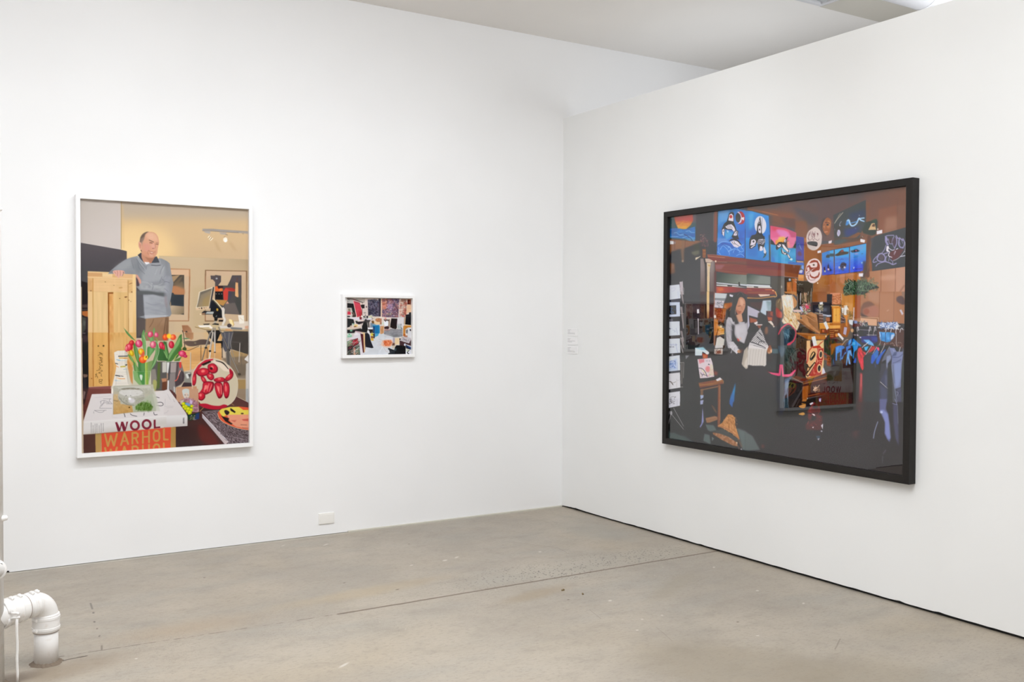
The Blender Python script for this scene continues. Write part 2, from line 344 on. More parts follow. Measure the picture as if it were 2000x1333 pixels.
    L('b27a62', 7, '1352,560 1400,630 1480,690 1560,705', sm=1, b=.5, a=.7)
    # hands
    F('dfab9c', '720,1010 760,985 860,978 950,988 985,1020 975,1050 940,1060 930,1112 890,1108 880,1062 875,1120 850,1150 822,1130 820,1110 785,1112 770,1060 735,1050', sm=1)
    for q in ('820,990 830,1040 825,1100', '882,990 890,1040 885,1100', '760,1010 790,1050'):
        L('a8705f', 8, q, sm=1, b=.2, a=.9)
    L('8d6470', 8, '720,1000 700,1010', b=.2); F('4c4c50', '945,1010 975,1020 940,1100 925,1112 950,1050', b=.3, a=.6)
    F('7a7c80', '640,1030 700,970 750,985 720,1010 740,1050', b=.3, a=.8)
    F('d49d8c', '1222,1070 1260,1078 1340,1200 1340,1260 1310,1280 1270,1220 1240,1160', sm=0, b=.3); F('4c3d44', '1228,1120 1270,1180 1300,1280 1300,1320 1236,1330', b=.6, a=.9)
    # camera on tripod
    V(320, 540, k)
    F('22242a', '1060,500 1100,520 1250,680 1250,760 1010,760 1010,600'); L('d8cba8', 26, '1080,500 1150,570 1270,710', b=.1); L('8e8268', 8, '1060,510 1130,590 1250,720')
    F('ded0b8', '760,340 1080,222 1090,230 1000,700 700,740 690,690 720,590', b=.1); F('3a3a40', '1062,235 1090,228 1085,300 1010,690 980,700', b=.1)
    F('857b6c', '790,345 1045,262 975,650 715,672 750,560', g=('a8906a', 780, 380, 1000, 600)); F('5f5a55', '790,350 1045,264 1030,300 800,400 740,660 718,668', b=.8, a=.6); F('a58b58', '850,500 980,420 960,640 840,640', b=1.2, a=.5)
    F('dbbd9b', '690,695 975,655 975,700 700,740'); E_('3a2f28', 820, 693, 15, 20); E_('5a4c40', 768, 698, 10); E_('5a4c40', 874, 686, 10); E_('8a7a68', 915, 680, 9); L('c8b090', 14, '900,728 1010,708')
    F('2a2c30', '820,790 870,750 1100,760 1130,780 1060,830 870,830'); F('b8bcb8', '940,770 1110,768 1060,820 900,812', b=.3); F('97745a', '820,800 900,790 880,840 830,840', b=.3); E_('f5dfc0', 795, 824, 16, 11, b=.2)
    F('202226', '1080,770 1280,740 1280,900 1150,910 1080,880'); F('2c3530', '1240,756 1330,760 1320,830 1250,830', b=.6, a=.8); E_('17191d', 1115, 850, 52, b=.1); L('c8ccd0', 8, '1130,880 1150,850'); E_('c8a040', 1160, 725, 22, 30, b=.4)
    F('1c1c1e', '1090,890 1170,900 1160,970 1100,970'); F('2a1e1c', '1190,945 1290,945 1285,985 1190,985'); L('e0d8cc', [60, 50, 50], '1290,720 1290,870 1320,940 1280,1050', sm=1, b=.1); L('b8aca0', 14, '1320,870 1350,950 1310,1040', sm=1, b=.2); F('d8cdc8', '1240,690 1300,668 1310,750 1260,750')
    F('b0a898', '1080,975 1140,975 1130,1030 1090,1030', b=.2); F('1b1b1f', '1050,1040 1110,1020 1190,1030 1200,1110 1150,1150 1040,1110'); E_('d8d8dc', 1145, 1100, 18, 26, b=.3)
    # table with things, tripod legs
    F('c8b48e', '660,1070 1080,1050 1480,1080 1480,1190 900,1160 720,1120', b=.2); F('f2ece4', '740,1065 1010,1062 1040,1100 780,1110', b=.4); F('f4e8dc', '1000,1090 1060,1100 1040,1140 980,1120', b=.3); F('2c2a2c', '850,1035 1000,1025 980,1052 870,1055', b=.3); L('8a6c40', 12, '680,1100 900,1155 1480,1190', b=.2)
    F('d9d2cb', '1200,1070 1480,1080 1480,1130 1230,1130', b=.3); F('d5a072', '1340,1140 1480,1150 1475,1185 1330,1175', b=.3)
    F('ded0c0', '1480,985 1850,975 1850,1130 1700,1160 1480,1110', b=.3); F('f0e8dc', '1610,845 1735,845 1745,1020 1640,1030'); L('cdbf9c', 8, '1650,900 1720,960', b=.4); F('f3dfa8', '1410,935 1480,950 1510,1050 1450,1040', sm=1); L('c89a38', 12, '1490,960 1520,1050 1490,1090', b=.2); E_('4c4244', 1420, 1070, 48, 42, b=.3); F('6a7076', '1440,1100 1700,1120 1700,1160 1460,1150', b=.5, a=.8); F('d8a88c', '1760,1080 1850,1070 1850,1130 1760,1140', b=.5)
    F('4a4746', '1500,1170 1845,1190 1845,1340 1500,1340', b=.2); L('b09873', 16, '1480,1180 1845,1190'); F('4d4f55', '1300,1200 1510,1200 1510,1340 1300,1340', b=.2); F('1e1d20', '920,1180 1240,1170 1190,1340 1000,1340 980,1280', b=.3); F('d0b389', '870,1190 950,1190 970,1340 870,1340', b=.3, a=.6)
    L('c8b8a0', 6, '960,1190 960,1340', a=.7)
    L('8f867c', 34, '1070,1130 985,1340'); L('c8c0b4', 10, '1062,1130 980,1340'); L('9b9085', 34, '1110,1130 1108,1340'); L('8a8076', 28, '1190,1110 1290,1340')
    # chair back
    F('9a6c4e', '390,1066 520,1066 590,1140 640,1340 440,1340 410,1180', sm=0, b=.2, g=('b98c6c', 400, 1100, 620, 1300)); L('c49a7a', 8, '395,1062 520,1064 585,1130 640,1330', sm=1, b=.2); F('c99a7c', '440,1230 540,1240 560,1340 430,1340', b=.6, a=.6); L('3a322e', 16, '405,1180 440,1340'); E_('3c3434', 490, 1210, 22, 26, b=.2); L('f0e0c8', 8, '425,1215 490,1222')
    V(320, 650, k)
    F('d2b389', '200,0 1250,0 1250,340 200,340'); F('cdb698', '350,20 850,0 900,150 350,300', b=2, a=.7)
    F('d9a76c', '370,330 860,330 1250,180 1250,640 370,860', b=.4, n=(7, 14, 2)); F('b98a5c', '600,480 1250,420 1300,620 600,640', b=2, a=.4); F('a98c62', '1450,370 1850,470 1850,620 1450,560', b=.5); F('7d6c5a', '1250,560 1850,500 1850,900 1500,1000 1400,700', b=1, a=.9); F('a08458', '1590,1020 1780,1020 1780,1340 1590,1340', b=.7); F('6f6355', '1550,700 1790,680 1790,1010 1600,1000', b=1.5, a=.7)
    F('48433f', '1250,0 1850,0 1850,480 1500,370 1430,360', n=(3, 6, 6)); F('5a5a62', '1260,0 1500,0 1440,380 1330,420 1250,260', b=.4); F('857b74', '1340,430 1450,420 1450,900 1400,780 1350,600', b=.6)
    F('966c50', '450,0 640,0 640,130 600,160 480,100', b=.3, g=('b78a66', 460, 0, 640, 100)); L('332a28', 14, '425,0 455,310', b=.1)
    F('6c5a4e', '425,215 500,180 660,185 800,148 960,165 1010,250 800,268 640,300 520,290', sm=1, g=('584a46', 400, 200, 900, 240)); L('a8998c', 6, '440,190 560,175 700,170', a=.7, b=.2); L('a88c70', 5, '460,240 560,296 700,290', a=.8, sm=1); E_('8a8064', 680, 228, 26, 14, b=.4)
    L('4a3a2e', 10, '500,385 560,380 760,290', sm=1); L('4a3528', 11, '805,285 805,610'); L('6a4a38', 14, '940,330 940,560', b=.2)
    F('1e1c20', '960,0 1240,0 1150,190 1280,190 1270,340 1250,340 1240,230 1100,230 1000,120', b=.2); L('1c1a1c', 18, '1130,190 1270,190'); L('241e1e', 14, '1265,200 1265,530'); E_('2a2220', 1266, 535, 14, 9); F('cda068', '1210,50 1250,0 1275,100 1250,170 1180,150', b=.3)
    L('77706a', 36, '1010,0 905,330'); L('b8b0a4', 10, '1000,0 895,320'); L('5f564c', 24, '900,340 830,600'); L('a39b90', 8, '895,340 825,590'); E_('2a2826', 912, 330, 30, 20)
    L('a9a196', 36, '1065,0 1000,400'); L('d8d0c4', 12, '1055,0 990,400'); L('d4cfc8', 26, '1010,410 990,560'); E_('2a2622', 1000, 402, 30, 20); L('e8e0d4', 8, '1000,440 985,560')
    L('a8a29a', 34, '1108,0 1106,420'); L('e0dad0', 12, '1100,0 1100,420'); E_('3a2e28', 1106, 430, 26, 12); L('d0b8a0', 16, '1104,440 1100,560', a=.8)
    L('4d4843', 30, '1240,0 1400,370'); L('9a938a', 10, '1245,10 1395,360'); L('6f675e', 30, '1410,420 1640,900', b=.1); L('a39d94', 9, '1420,420 1620,870'); E_('4a4038', 1640, 905, 34, 26, b=.4); E_('3b3733', 1405, 385, 36, 26, b=.2)
    L('8d8880', 14, '1420,0 1400,330'); L('a8a29a', 10, '1320,0 1330,120', a=.7); L('908b84', 12, '1500,0 1440,210 1470,350 1540,610'); L('5f5a55', 60, '1390,400 1400,700', b=.6); L('6a6560', 8, '1460,205 1700,215'); L('c8c2b8', 14, '1650,230 1630,650'); E_('6a5e50', 1630, 658, 14, 10); L('5c554e', 8, '1690,460 1680,720'); L('5a5148', 8, '1810,220 1810,470')
    # silver stand, white object right
    L('c9c4bc', 14, '578,430 575,850'); L('8e8272', 6, '588,450 585,850')
    F('e0dcd8', '1745,580 1850,460 1850,640 1830,640'); F('c9c4be', '1780,680 1850,640 1850,1340 1775,1340', b=.2, g=('d8d6d4', 1780, 700, 1850, 700)); L('8a8078', 10, '1750,590 1830,650', b=.3)
    F('8e8c84', '450,850 600,860 590,1100 440,1080', b=.5); F('d8d8d4', '470,900 560,870 580,980 500,1000', b=.5); F('4b4a4a', '520,900 600,900 560,1000', b=.5); F('43363a', '430,1080 600,1090 620,1200 380,1180', b=.3)
    # tall silver vase with reflections
    F('7f7a78', '0,630 372,628 450,900 440,1040 380,1130 250,1200 250,1340 0,1340', b=.1); F('e2e2e0', '0,650 130,650 125,880 0,880', b=.5); F('ffffff', '10,740 60,740 60,800 10,800', b=.5); F('c09a80', '0,880 90,880 90,1000 0,1060', b=.5); F('8d5a3a', '0,1040 90,1010 70,1240 0,1240', b=.4); F('4a4648', '125,640 150,640 140,1000 95,1050 90,900', b=.5); F('a89c98', '150,660 270,650 280,860 140,870', b=.4); F('5a4f50', '280,640 330,640 300,1000 240,1060', b=.4); F('d0403e', '330,650 375,640 380,760 340,760', b=.4, sm=1); F('8a8280', '130,890 240,880 250,1100 200,1340 110,1340', b=.5)
    F('4d4245', '370,810 430,860 450,950 430,1060 350,1130 250,1180 240,1060 320,920', b=.3, sm=0); L('e06a5a', 18, '350,830 290,1010 240,1050', b=.2, sm=1); L('f0d8cc', 8, '370,820 310,940'); L('e8e8ec', 26, '95,1050 90,1250', b=.3); L('f0f0f0', 14, '225,1180 230,1290', b=.2); L('9a9a9c', 5, '372,830 372,1040', a=.7); L('d8d4cc', 12, '0,632 372,628', b=.1)
    # vases with tulips
    V(155, 650, k)
    F('5e5a58', '1590,620 1800,620 1900,640 1900,1260 1560,1260 1560,800', b=.3); F('8c867f', '1560,800 1650,790 1680,1000 1600,1250 1560,1250', b=.6); F('c9cdb4', '1160,820 1540,840 1560,1140 1170,1160', a=.75, b=.3); F('5a6a3a', '1700,640 1760,640 1740,1200 1680,1240', b=.6); F('a8a868', '1600,1040 1680,1060 1660,1240 1600,1250', b=.6, sm=1); F('c8c4bc', '1800,640 1890,640 1890,860 1800,870', b=.5); F('c08868', '1780,1000 1890,990 1890,1060 1800,1080', b=.5); F('6a4030', '1800,1080 1890,1060 1890,1250 1790,1250', b=.4)
    G1, G2, G3 = '4f7a42', '6c9a5c', '8fb57e'
    def leaf(p, col=G1, hi=G3):
        F(col, p, sm=1, b=.15)
        P = np.array([float(t) for t in p.replace(',', ' ').split()]).reshape(-1, 2); q = P.mean(0)
        F(hi, q+(P-q)*[.45, .75]+[6, 0], sm=1, b=.6, a=.55)
    leaf('955,-420 1000,-330 1100,-160 1225,190 1120,100 1040,-40 '.replace('955,-420', '1000,-60').replace('1000,-330', '1010,0').replace('1100,-160', '1110,60').replace('1040,-40', '1050,50'))
    F('5f8a50', '955,-110 1040,-20 1225,185 1130,130 1030,30', sm=0, b=.2)
    leaf('1395,-60 1420,0 1440,200 1440,500 1400,420 1360,200 1350,60', G2); leaf('1440,10 1560,40 1620,160 1560,220 1500,120', G2); leaf('1620,-110 1640,-60 1620,60 1590,0', G2)
    F('3f6a3a', '1700,330 1900,380 1890,620 1700,610', b=.4); F('54804a', '1740,200 1900,200 1880,400 1760,330', b=.6)
    leaf('1655,160 1722,300 1715,480 1650,680 1555,800 1600,600 1650,420', '5b8a50'); leaf('1490,310 1620,330 1640,370 1560,480 1480,580 1470,420', '5a9050', '86b87a'); leaf('1170,210 1240,300 1290,480 1300,680 1240,600 1190,420', '558442'); leaf('1050,470 1130,520 1210,680 1170,660 1090,560', '6c9648')
    leaf('1280,640 1400,620 1450,700 1440,860 1300,860', '4c7c46', '6ca060'); leaf('1170,620 1260,740 1300,860 1200,850', '5f8c48'); F('7aa866', '1160,830 1250,840 1380,1140 1300,1140 1190,1020', sm=0, b=.4, a=.9); F('4f8a4a', '1260,850 1420,850 1420,1140 1370,1140 1290,980', b=.4); F('dfe8dc', '1310,920 1370,930 1350,1040 1320,1000', sm=1, b=.4, a=.9)
    F('a8c060', '1420,660 1478,640 1490,1140 1435,1140', b=.2); F('86a848', '1455,660 1480,650 1500,1140 1460,1140', b=.4); L('9cc060', 20, '1170,520 1220,640 1240,700', sm=1); L('b8d4a8', 8, '1380,60 1450,240 1430,560', sm=1, b=.3); L('b0c8a0', 10, '1660,180 1720,300 1710,480 1560,790', sm=1, b=.2)
    F('6c9450', '1480,640 1600,600 1560,820 1500,1100', b=.5, a=.8); L('c8d8c0', 5, '1160,820 1165,1150'); L('d8dcd0', 5, '1540,830 1550,1140'); L('c8d8c0', 5, '1160,850 1540,845', a=.5); L('d8d0b8', 12, '1690,620 1890,620', a=.8)
    L('88a850', 12, '1650,80 1700,200 1690,140', sm=1, b=.3)
    def tulip(cx, cy, rx, ry, rot, c0, c1, c2):
        E_(c0, cx, cy, rx, ry, rot, b=.15); E_(c1, cx-rx*.15, cy-ry*.1, rx*.62, ry*.8, rot, b=.8, a=.85); E_(c2, cx-rx*.25, cy-ry*.25, rx*.3, ry*.45, rot+12, b=.7, a=.8)
        t = math.radians(rot); L(c0, rx*.12, [[cx+rx*.2*math.cos(t)+ry*.9*math.sin(t), cy-ry*.9*math.cos(t)], [cx+rx*.45, cy+ry*.6]], b=.3, a=.7)
    tulip(1540, 40, 62, 66, 20, 'c83a5e', 'e87896', 'f8b4bc'); tulip(1670, 50, 46, 52, -10, 'cc3c66', 'ee86a2', 'f4b0bc'); tulip(1292, 240, 78, 82, -20, 'c03058', 'e66a90', 'f4a4b8'); tulip(1130, 230, 55, 65, 25, 'b01c2c', 'd84048', 'ee6858')
    tulip(1080, 320, 82, 82, 20, 'c02438', 'e4566a', 'f49aa0'); tulip(1025, 350, 34, 72, 10, 'cc3a4c', 'ee7a88', 'f6a8a8'); tulip(1598, 262, 68, 78, 5, 'c84c6c', 'ea8ca0', 'f8c0c0'); tulip(1782, 280, 56, 78, -10, 'b41c38', 'dc4862', 'ee7a80')
    tulip(1134, 446, 50, 72, -20, 'b08a20', 'e8c82c', 'f4e060'); tulip(1345, 420, 66, 78, -25, 'd88a28', 'f0c828', 'f6e068'); F('d85a4a', '1340,470 1400,400 1412,500 1340,510', sm=1, b=.5, a=.85)
    tulip(1375, 585, 84, 80, 0, 'e04a28', 'f2703a', 'f8a058'); F('f8c83c', '1400,520 1470,500 1485,550 1440,600 1400,580', sm=1, b=.3); E_('5a3810', 1452, 530, 12, 22, 15, b=.3); tulip(1866, 100, 60, 70, 10, 'd84a2c', 'ee7040', 'f6a060')
    V(320, 650, k)
    F('4c7a40', '340,60 390,30 400,300 330,420 230,560 160,630 60,630 100,480 220,300', sm=0, b=.3); F('7ca868', '340,110 330,250 200,440 90,620 60,610 140,440', sm=1, b=.4); F('3b6036', '0,180 60,230 110,460 90,620 0,610', b=.5); F('6a9a58', '20,230 60,360 90,500 60,560 20,420', sm=1, b=.5); L('8cb070', 14, '0,410 80,560', b=.2); F('4a7038', '330,300 390,360 380,420 300,540 240,590 290,440', b=.4); F('587c3c', '240,590 390,520 340,620 220,620', b=.4); L('a8b850', 14, '310,460 240,540 225,620', sm=1, b=.2)
    L('56805a', [8, 30, 6], '410,130 480,130 560,128', b=.2); F('3f4f2c', '440,310 490,340 480,390 400,370', sm=1, b=.2)
    tulip(30, 100, 60, 60, 0, 'd8402a', 'ee6a38', 'f8a048'); F('f6c030', '60,60 120,20 140,80 80,120', sm=1, b=.4); tulip(200, 100, 66, 62, 10, 'e04a30', 'f27a48', 'f8a868'); F('f8d23c', '90,60 150,40 160,110 100,130', sm=1, b=.4, a=.8); tulip(165, 265, 60, 80, -5, 'b01e34', 'd84458', 'e87078'); tulip(400, 460, 88, 66, 15, 'c02850', 'e25a80', 'f08aa0'); tulip(468, 515, 44, 32, 0, 'b02048', 'd04068', 'e06a88'); tulip(0, 320, 24, 60, 0, 'b01e34', 'd84458', 'e06a70')
    # conical patterned vase
    V(155, 650, k)
    F('e6dfd4', '755,430 830,395 990,390 1045,440 1052,520 1030,640 1040,760 1120,1120 1140,1160 690,1340 680,1320 720,1130 790,820 805,720 770,640', b=.1); F('efe9e0', '690,1340 700,1220 1140,1150 1140,1340'); F('c9c4b4', '980,400 1045,440 1052,560 1030,640 1060,840 1150,1150 1080,1150 1000,820 990,640', b=.8, a=.7)
    for q, col, w in (('850,515 1045,510', '1e1c1c', 18), ('865,552 1040,552', 'd8a82c', 20), ('960,560 1040,556', 'd88a40', 16), ('810,590 880,600', '7fb0c8', 16), ('840,610 990,606', 'a8c4d0', 10), ('785,668 835,682', '1e1c1c', 14), ('1005,705 1028,700', '1e1c1c', 22), ('810,728 845,750', 'e6a06a', 16), ('900,742 990,735', 'c8b850', 30), ('960,800 1020,792', '8ab0c4', 10), ('785,930 880,945', '1c1c1c', 18), ('900,942 950,950', '2c2c34', 12), ('820,985 880,1000', 'e8a858', 12), ('870,1002 985,1002', 'e2a060', 16), ('770,1035 830,1048', 'a8c8dc', 12), ('780,1052 900,1050', 'b8cad0', 8)):
        L(col, w, q, b=.15)
    for y in (470, 640, 680, 850, 870, 905, 1090, 1110, 1160): L('6c6a66', 3, [[790, y+6], [1040, y]], a=.45)
    for x in (880, 930, 990): L('5c5c5c', 3, [[x, 400], [x-6, 700]], a=.4)
    L('4a4a4c', 4, '800,960 790,1150', a=.6); L('4a4a4c', 4, '1025,780 1060,1120', a=.6); L('4a4a4a', 5, '1000,400 1048,500', a=.5)
    F('8a5450', '205,1185 690,1160 660,1340 190,1340', b=.2, n=(4, 10, 3)); F('30282a', '80,1260 150,1180 205,1185 190,1340 80,1340', b=.4)
    # table top, left side
    kb = 10.253
    V(155, 760, kb)
    F('7b4841', '70,0 640,0 640,100 250,110 80,640', g=('5c3430', 500, 50, 90, 500), n=(4, 10, 4)); F('3d2c2c', '75,0 180,0 100,330 75,300', b=.5); F('8d726e', '80,40 125,60 90,220 80,200', b=.4, a=.8)
    # table right
    V(320, 760, kb)
    F('5a3836', '-20,20 150,20 262,130 700,130 760,300 1180,300 330,440 150,300')
    F('5a3836', '150,120 260,150 330,400 480,640 150,780 1730,1130 1740,300 1420,140 700,240 700,450 300,300'); F('4e3230', '230,740 480,600 780,440 1720,300 1720,1130 240,1180', g=('3a2c2c', 900, 700, 300, 1000)); F('6a2f2c', '700,720 900,800 1100,1110 850,1110 700,950', b=2.5, a=.7, sm=1); F('3f3030', '700,380 1100,380 1060,470 760,450', b=.8)
    F('93806c', '1400,140 1480,0 1640,0 1640,240 1500,170', b=.3); F('aeb1b2', '1640,0 1730,0 1730,310 1640,240', b=.3); F('5d3f3c', '1440,150 1720,320 1720,390 1180,370', b=.3); L('a07850', 14, '870,300 720,450'); L('b08a60', 10, '720,290 790,300'); L('8a6a4e', 18, '1350,290 1400,330', b=.3)
    # mirrored plate with glossy red blown forms (plain stand-in)
    V(320, 650, k)
    F('cbbfa6', '610,1010 640,850 740,690 880,590 1030,562 1200,590 1380,690 1500,820 1580,980 1605,1130 1590,1280 1560,1400 1500,1500 1380,1590 1200,1640 1000,1640 860,1590 740,1480 690,1400 620,1250', sm=1)
    for q in ('760,1560 900,1640 1100,1670 1280,1650 1380,1590 1300,1560 1200,1590 1050,1580 900,1540', ):
        F('b3273a', q, sm=1, b=.3)
    F('c02c40', '620,980 650,860 740,710 900,592 1080,566 1060,600 920,660 820,720 720,850 690,960 660,1120 620,1150', sm=0, b=.4); F('e2d2c0', '1100,600 1240,620 1400,730 1450,860 1300,830 1180,720 1050,640', b=.6); L('2c2422', [14, 26, 14], '1130,610 1280,660 1400,790', sm=1, b=.3); F('2b221f', '805,690 1000,610 1030,640 860,720', b=.4)
    F('a52436', '1430,780 1500,850 1500,900 1440,900 1420,830', sm=1, b=.2)
    L('e8dcd0', 8, '612,1180 605,1020 650,830 760,680 900,585 1040,560 1200,585 1380,690 1500,815 1585,985 1607,1140 1590,1300 1540,1440 1440,1550', sm=1, a=.8)
    def blob(pts, d='7d1a2c', m='c52b3c', h='f58a80'):
        P = np.array([float(t) for t in pts.replace(',', ' ').split()]).reshape(-1, 2); q = P.mean(0)
        F(d, P, sm=1, b=.2); F(m, q+(P-q)*.82+[-6, -8], sm=1, b=.6); F(h, q+(P-q)*[.28, .34]+[-12, -22], sm=1, b=.8, a=.85)
    # generic clustered glossy lobes
    blob('700,860 820,770 960,790 1000,860 930,930 780,950'); blob('960,700 1080,670 1170,760 1150,860 1040,890 960,810'); E_('3a1418', 1030, 780, 34, 26, rot=30, b=.4)
    blob('640,930 700,900 700,1080 650,1160 625,1060'); blob('930,900 1060,900 1090,990 1030,1040 950,990'); blob('1090,1010 1250,970 1330,1010 1300,1070 1120,1070'); blob('1320,1010 1440,890 1510,890 1480,990 1370,1060')
    blob('800,960 870,960 940,1080 900,1120 830,1050'); blob('860,1080 1010,1060 1090,1100 1060,1250 960,1330 840,1360 760,1330 830,1220'); blob('740,1320 860,1290 900,1400 820,1480 720,1420'); blob('1110,1090 1250,1090 1290,1240 1260,1400 1180,1420 1110,1230'); blob('1300,1070 1400,1090 1430,1240 1400,1400 1330,1420 1290,1260')
    for q in ('900,1150 870,1290', '980,1110 940,1270', '1040,1130 980,1290', '1150,1150 1210,1320', '1240,1140 1250,1340', '1330,1120 1350,1180'):
        L('f6b0a4', 12, q, b=.3, a=.8)
    # portrait print behind the plate
    F('c2926f', '265,1185 710,1165 730,1340 265,1340'); F('d8d0c8', '600,1170 615,1340 640,1340 630,1165', a=.4); E_('cfd2d2', 480, 1290, 72, 70, b=.4)
    # portrait card (person with flowers), lower part
    V(320, 760, kb)
    F('c1967a', '245,0 690,0 700,460 250,240'); F('c8ccc8', '370,30 420,0 500,10 510,90 500,160 450,200 400,170 375,90', sm=1, b=.3); E_('d8c4b4', 450, 130, 44, 52, b=.5); L('4a4c50', 9, '415,122 440,124', b=.2); L('4a4c50', 8, '472,124 490,126', b=.2); L('8a5c54', 7, '440,172 470,172', b=.2)
    F('a47c86', '320,230 420,190 520,180 660,250 700,400 690,470 560,460 320,300', b=.3, n=(24, 3, 3)); c.speck(['8a4a6a', 'd8b8b0', '6a4a68', 'e0c0a0', 'b87088'], 60, 500, 200, 690, 440, 14, 3, a=.7); F('c8b4d4', '520,210 580,250 560,310 520,290', b=.5)
    F('c7b8a4', '330,240 400,220 380,320 340,300', b=.5); F('6a8a30', '350,300 420,260 560,320 580,420 520,520 480,500 420,420', b=.3)
    for x, y, r in ((390, 300, 34), (440, 350, 40), (490, 400, 40), (550, 420, 36), (520, 470, 42), (400, 360, 34), (470, 450, 30), (560, 350, 30), (430, 400, 30), (510, 500, 24)):
        E_('b8c020', x, y, r, r*.9, b=.3); E_('e0dc30', x-5, y-6, r*.6, r*.55, b=.4)
    F('7398cc', '425,290 480,280 530,310 520,345 460,330', sm=1, b=.3); F('233a2c', '450,500 480,520 600,500 720,460 700,600 500,640 470,560', b=.4); c.speck(['e0d8cc', 'a87858', '3a5aa0', '2c4a34', 'd0b090'], 40, 520, 530, 640, 620, 12, 5); F('2c3c68', '640,500 710,480 705,600 640,620', b=.5)
    # patterned book with plate
    F('6e6064', '760,450 1100,420 1300,560 1730,800 1730,1095 1300,1120')
    F('b7b0b8', '770,500 1295,1060 1240,1112 1210,1105 768,580', g=('c8b8b8', 800, 500, 1250, 1080)); L('4a3434', 12, '770,590 1210,1110', b=.3); L('e0dce4', 10, '770,505 1290,1060', b=.1)
    c.clip('780,460 1110,440 1300,560 1730,830 1730,1095 1300,1115')
    rs = np.random.RandomState(5)
    for i in range(1500):
        x = 770+960*rs.rand(); y = 440+680*rs.rand(); t = .5+.6*math.sin(x/160.)+.3*rs.randn(); q = 9+6*rs.rand()
        L(('2f2426', '3a2f32', 'a89aa0', '95868c')[rs.randint(4)], 6, [[x-q*math.cos(t), y-q*math.sin(t)], [x+q*math.cos(t), y+q*math.sin(t)]])
    F('4a3a3c', '1100,540 1300,620 1730,870 1730,800 1300,640', b=2, a=.6)
    c.clip(None)
    # bright plate (abstract colour fields)
    F('e06040', '1075,480 1130,420 1300,370 1500,355 1740,380 1740,835 1450,780 1200,680 1100,590', sm=0, b=.15); F('e2cf58', '1110,440 1160,400 1330,362 1500,362 1560,400 1730,410 1730,530 1250,530 1180,560 1120,480', sm=0, b=.3); F('e2997c', '1260,520 1730,515 1730,810 1450,760 1360,700 1300,600', sm=0, b=.3, n=(4, 12, 12)); F('dd5a3c', '1530,370 1740,385 1740,420 1590,425', b=.3)
    F('33282a', '1210,440 1250,425 1310,460 1300,505 1260,525 1225,490', sm=1, b=.2); F('33282a', '1325,395 1350,390 1440,460 1420,485 1340,440', b=.2); F('2c2626', '1140,530 1200,560 1310,590 1290,640 1380,700 1350,720 1230,650', b=.3); E_('453032', 1570, 495, 30, 14, b=.3); F('c04a44', '1560,610 1730,590 1730,650 1590,640', b=.4, a=.7); F('c05048', '1330,630 1460,625 1420,670', b=.4, a=.6); L('5a3434', 10, '1540,720 1660,725', b=.4, a=.7); L('6a3c3a', 10, '1570,780 1730,790', b=.4, a=.6)
    L('d8b898', 9, '1078,500 1110,590 1210,680 1450,780 1735,830', sm=1)
    # white book WOOL
    V(155, 760, kb)
    F('dcd6d6', '252,108 640,95 1480,60 1743,30 1743,520 1740,760 90,915 82,900 85,640', b=.1)
    V(320, 760, kb)
    F('dcd6d6', '0,35 95,5 250,215 445,485 470,540 470,745 0,775', b=.1, g=('d2caca', 100, 100, 300, 700))
    F('dedbdb', '0,540 440,520 470,560 470,740 0,775', b=.5, g=('c2bcba', 0, 560, 0, 770))
    V(155, 760, kb)
    F('ddd9d8', '85,660 900,600 1743,540 1743,750 90,915', b=.6, g=('cac5c0', 300, 780, 320, 900)); L('ece9e9', 9, '255,112 620,98', a=.8); L('efecec', 14, '100,668 900,608 1743,545', b=.8, a=.8); L('f0d8d0', 5, '250,115 90,630', a=.8)
    # sketch marks on the cover
    sk = '6d6a72'
    for q in ('480,200 640,200', '415,262 460,235 520,240 600,268', '410,380 440,320 520,275 600,285', '400,390 650,390', '300,432 480,432 540,428', '300,432 390,470 470,465 500,430', '285,455 290,490', '500,240 480,290 440,350', '620,200 600,240 650,290', '540,300 660,300', '430,250 430,300'):
        L(sk, 7, q, sm=1, a=.75)
    L('a8a4a8', 5, '300,180 620,140', a=.5); L('b0acb0', 5, '660,500 660,570 760,575', a=.6)
    for q in ('890,480 905,520 915,560', '1020,500 1060,530 1150,550', '1300,480 1290,530', '1490,470 1505,520 1560,515', '1530,160 1600,180', '1530,280 1640,270 1680,310 1640,340 1540,330'):
        L('3c3a40', 12 if q[0] == '1' else 14, q, sm=1, a=.85)
    V(320, 760, kb)
    for q in ('20,350 190,350', '60,380 180,375', '0,490 60,470 90,430', '30,200 20,330', '180,205 225,265', '190,205 210,265', '70,100 130,220'):
        L('a49fa6', 6, q, sm=1, a=.55)
    c.word('6a666a', 7, 'TASCHEN', (408, 578), (0, 14), (-24, 0), .45)
    # glass ashtray block
    V(155, 760, kb)
    F('b9b6a4', '685,-60 1480,-90 1535,440 1080,470 675,515', b=.2); F('c8b088', '675,150 700,60 820,60 820,300 1060,330 1080,470 675,515', b=.4, g=('c49a5c', 750, 100, 850, 480), n=(8, 3, 3)); F('b3b8a4', '1060,330 1500,60 1560,250 1535,440 1080,470', b=1); F('5c7a3c', '1120,360 1240,260 1400,280 1480,360 1440,440 1280,440 1130,420', b=.7, n=(26, 2, 3)); c.speck(['3f6428', '7fa850', '50802c', 'a8c088', '2f4a20'], 190, 1110, 240, 1440, 445, 9, 11, asp=2.5, ang=100, a=.6)
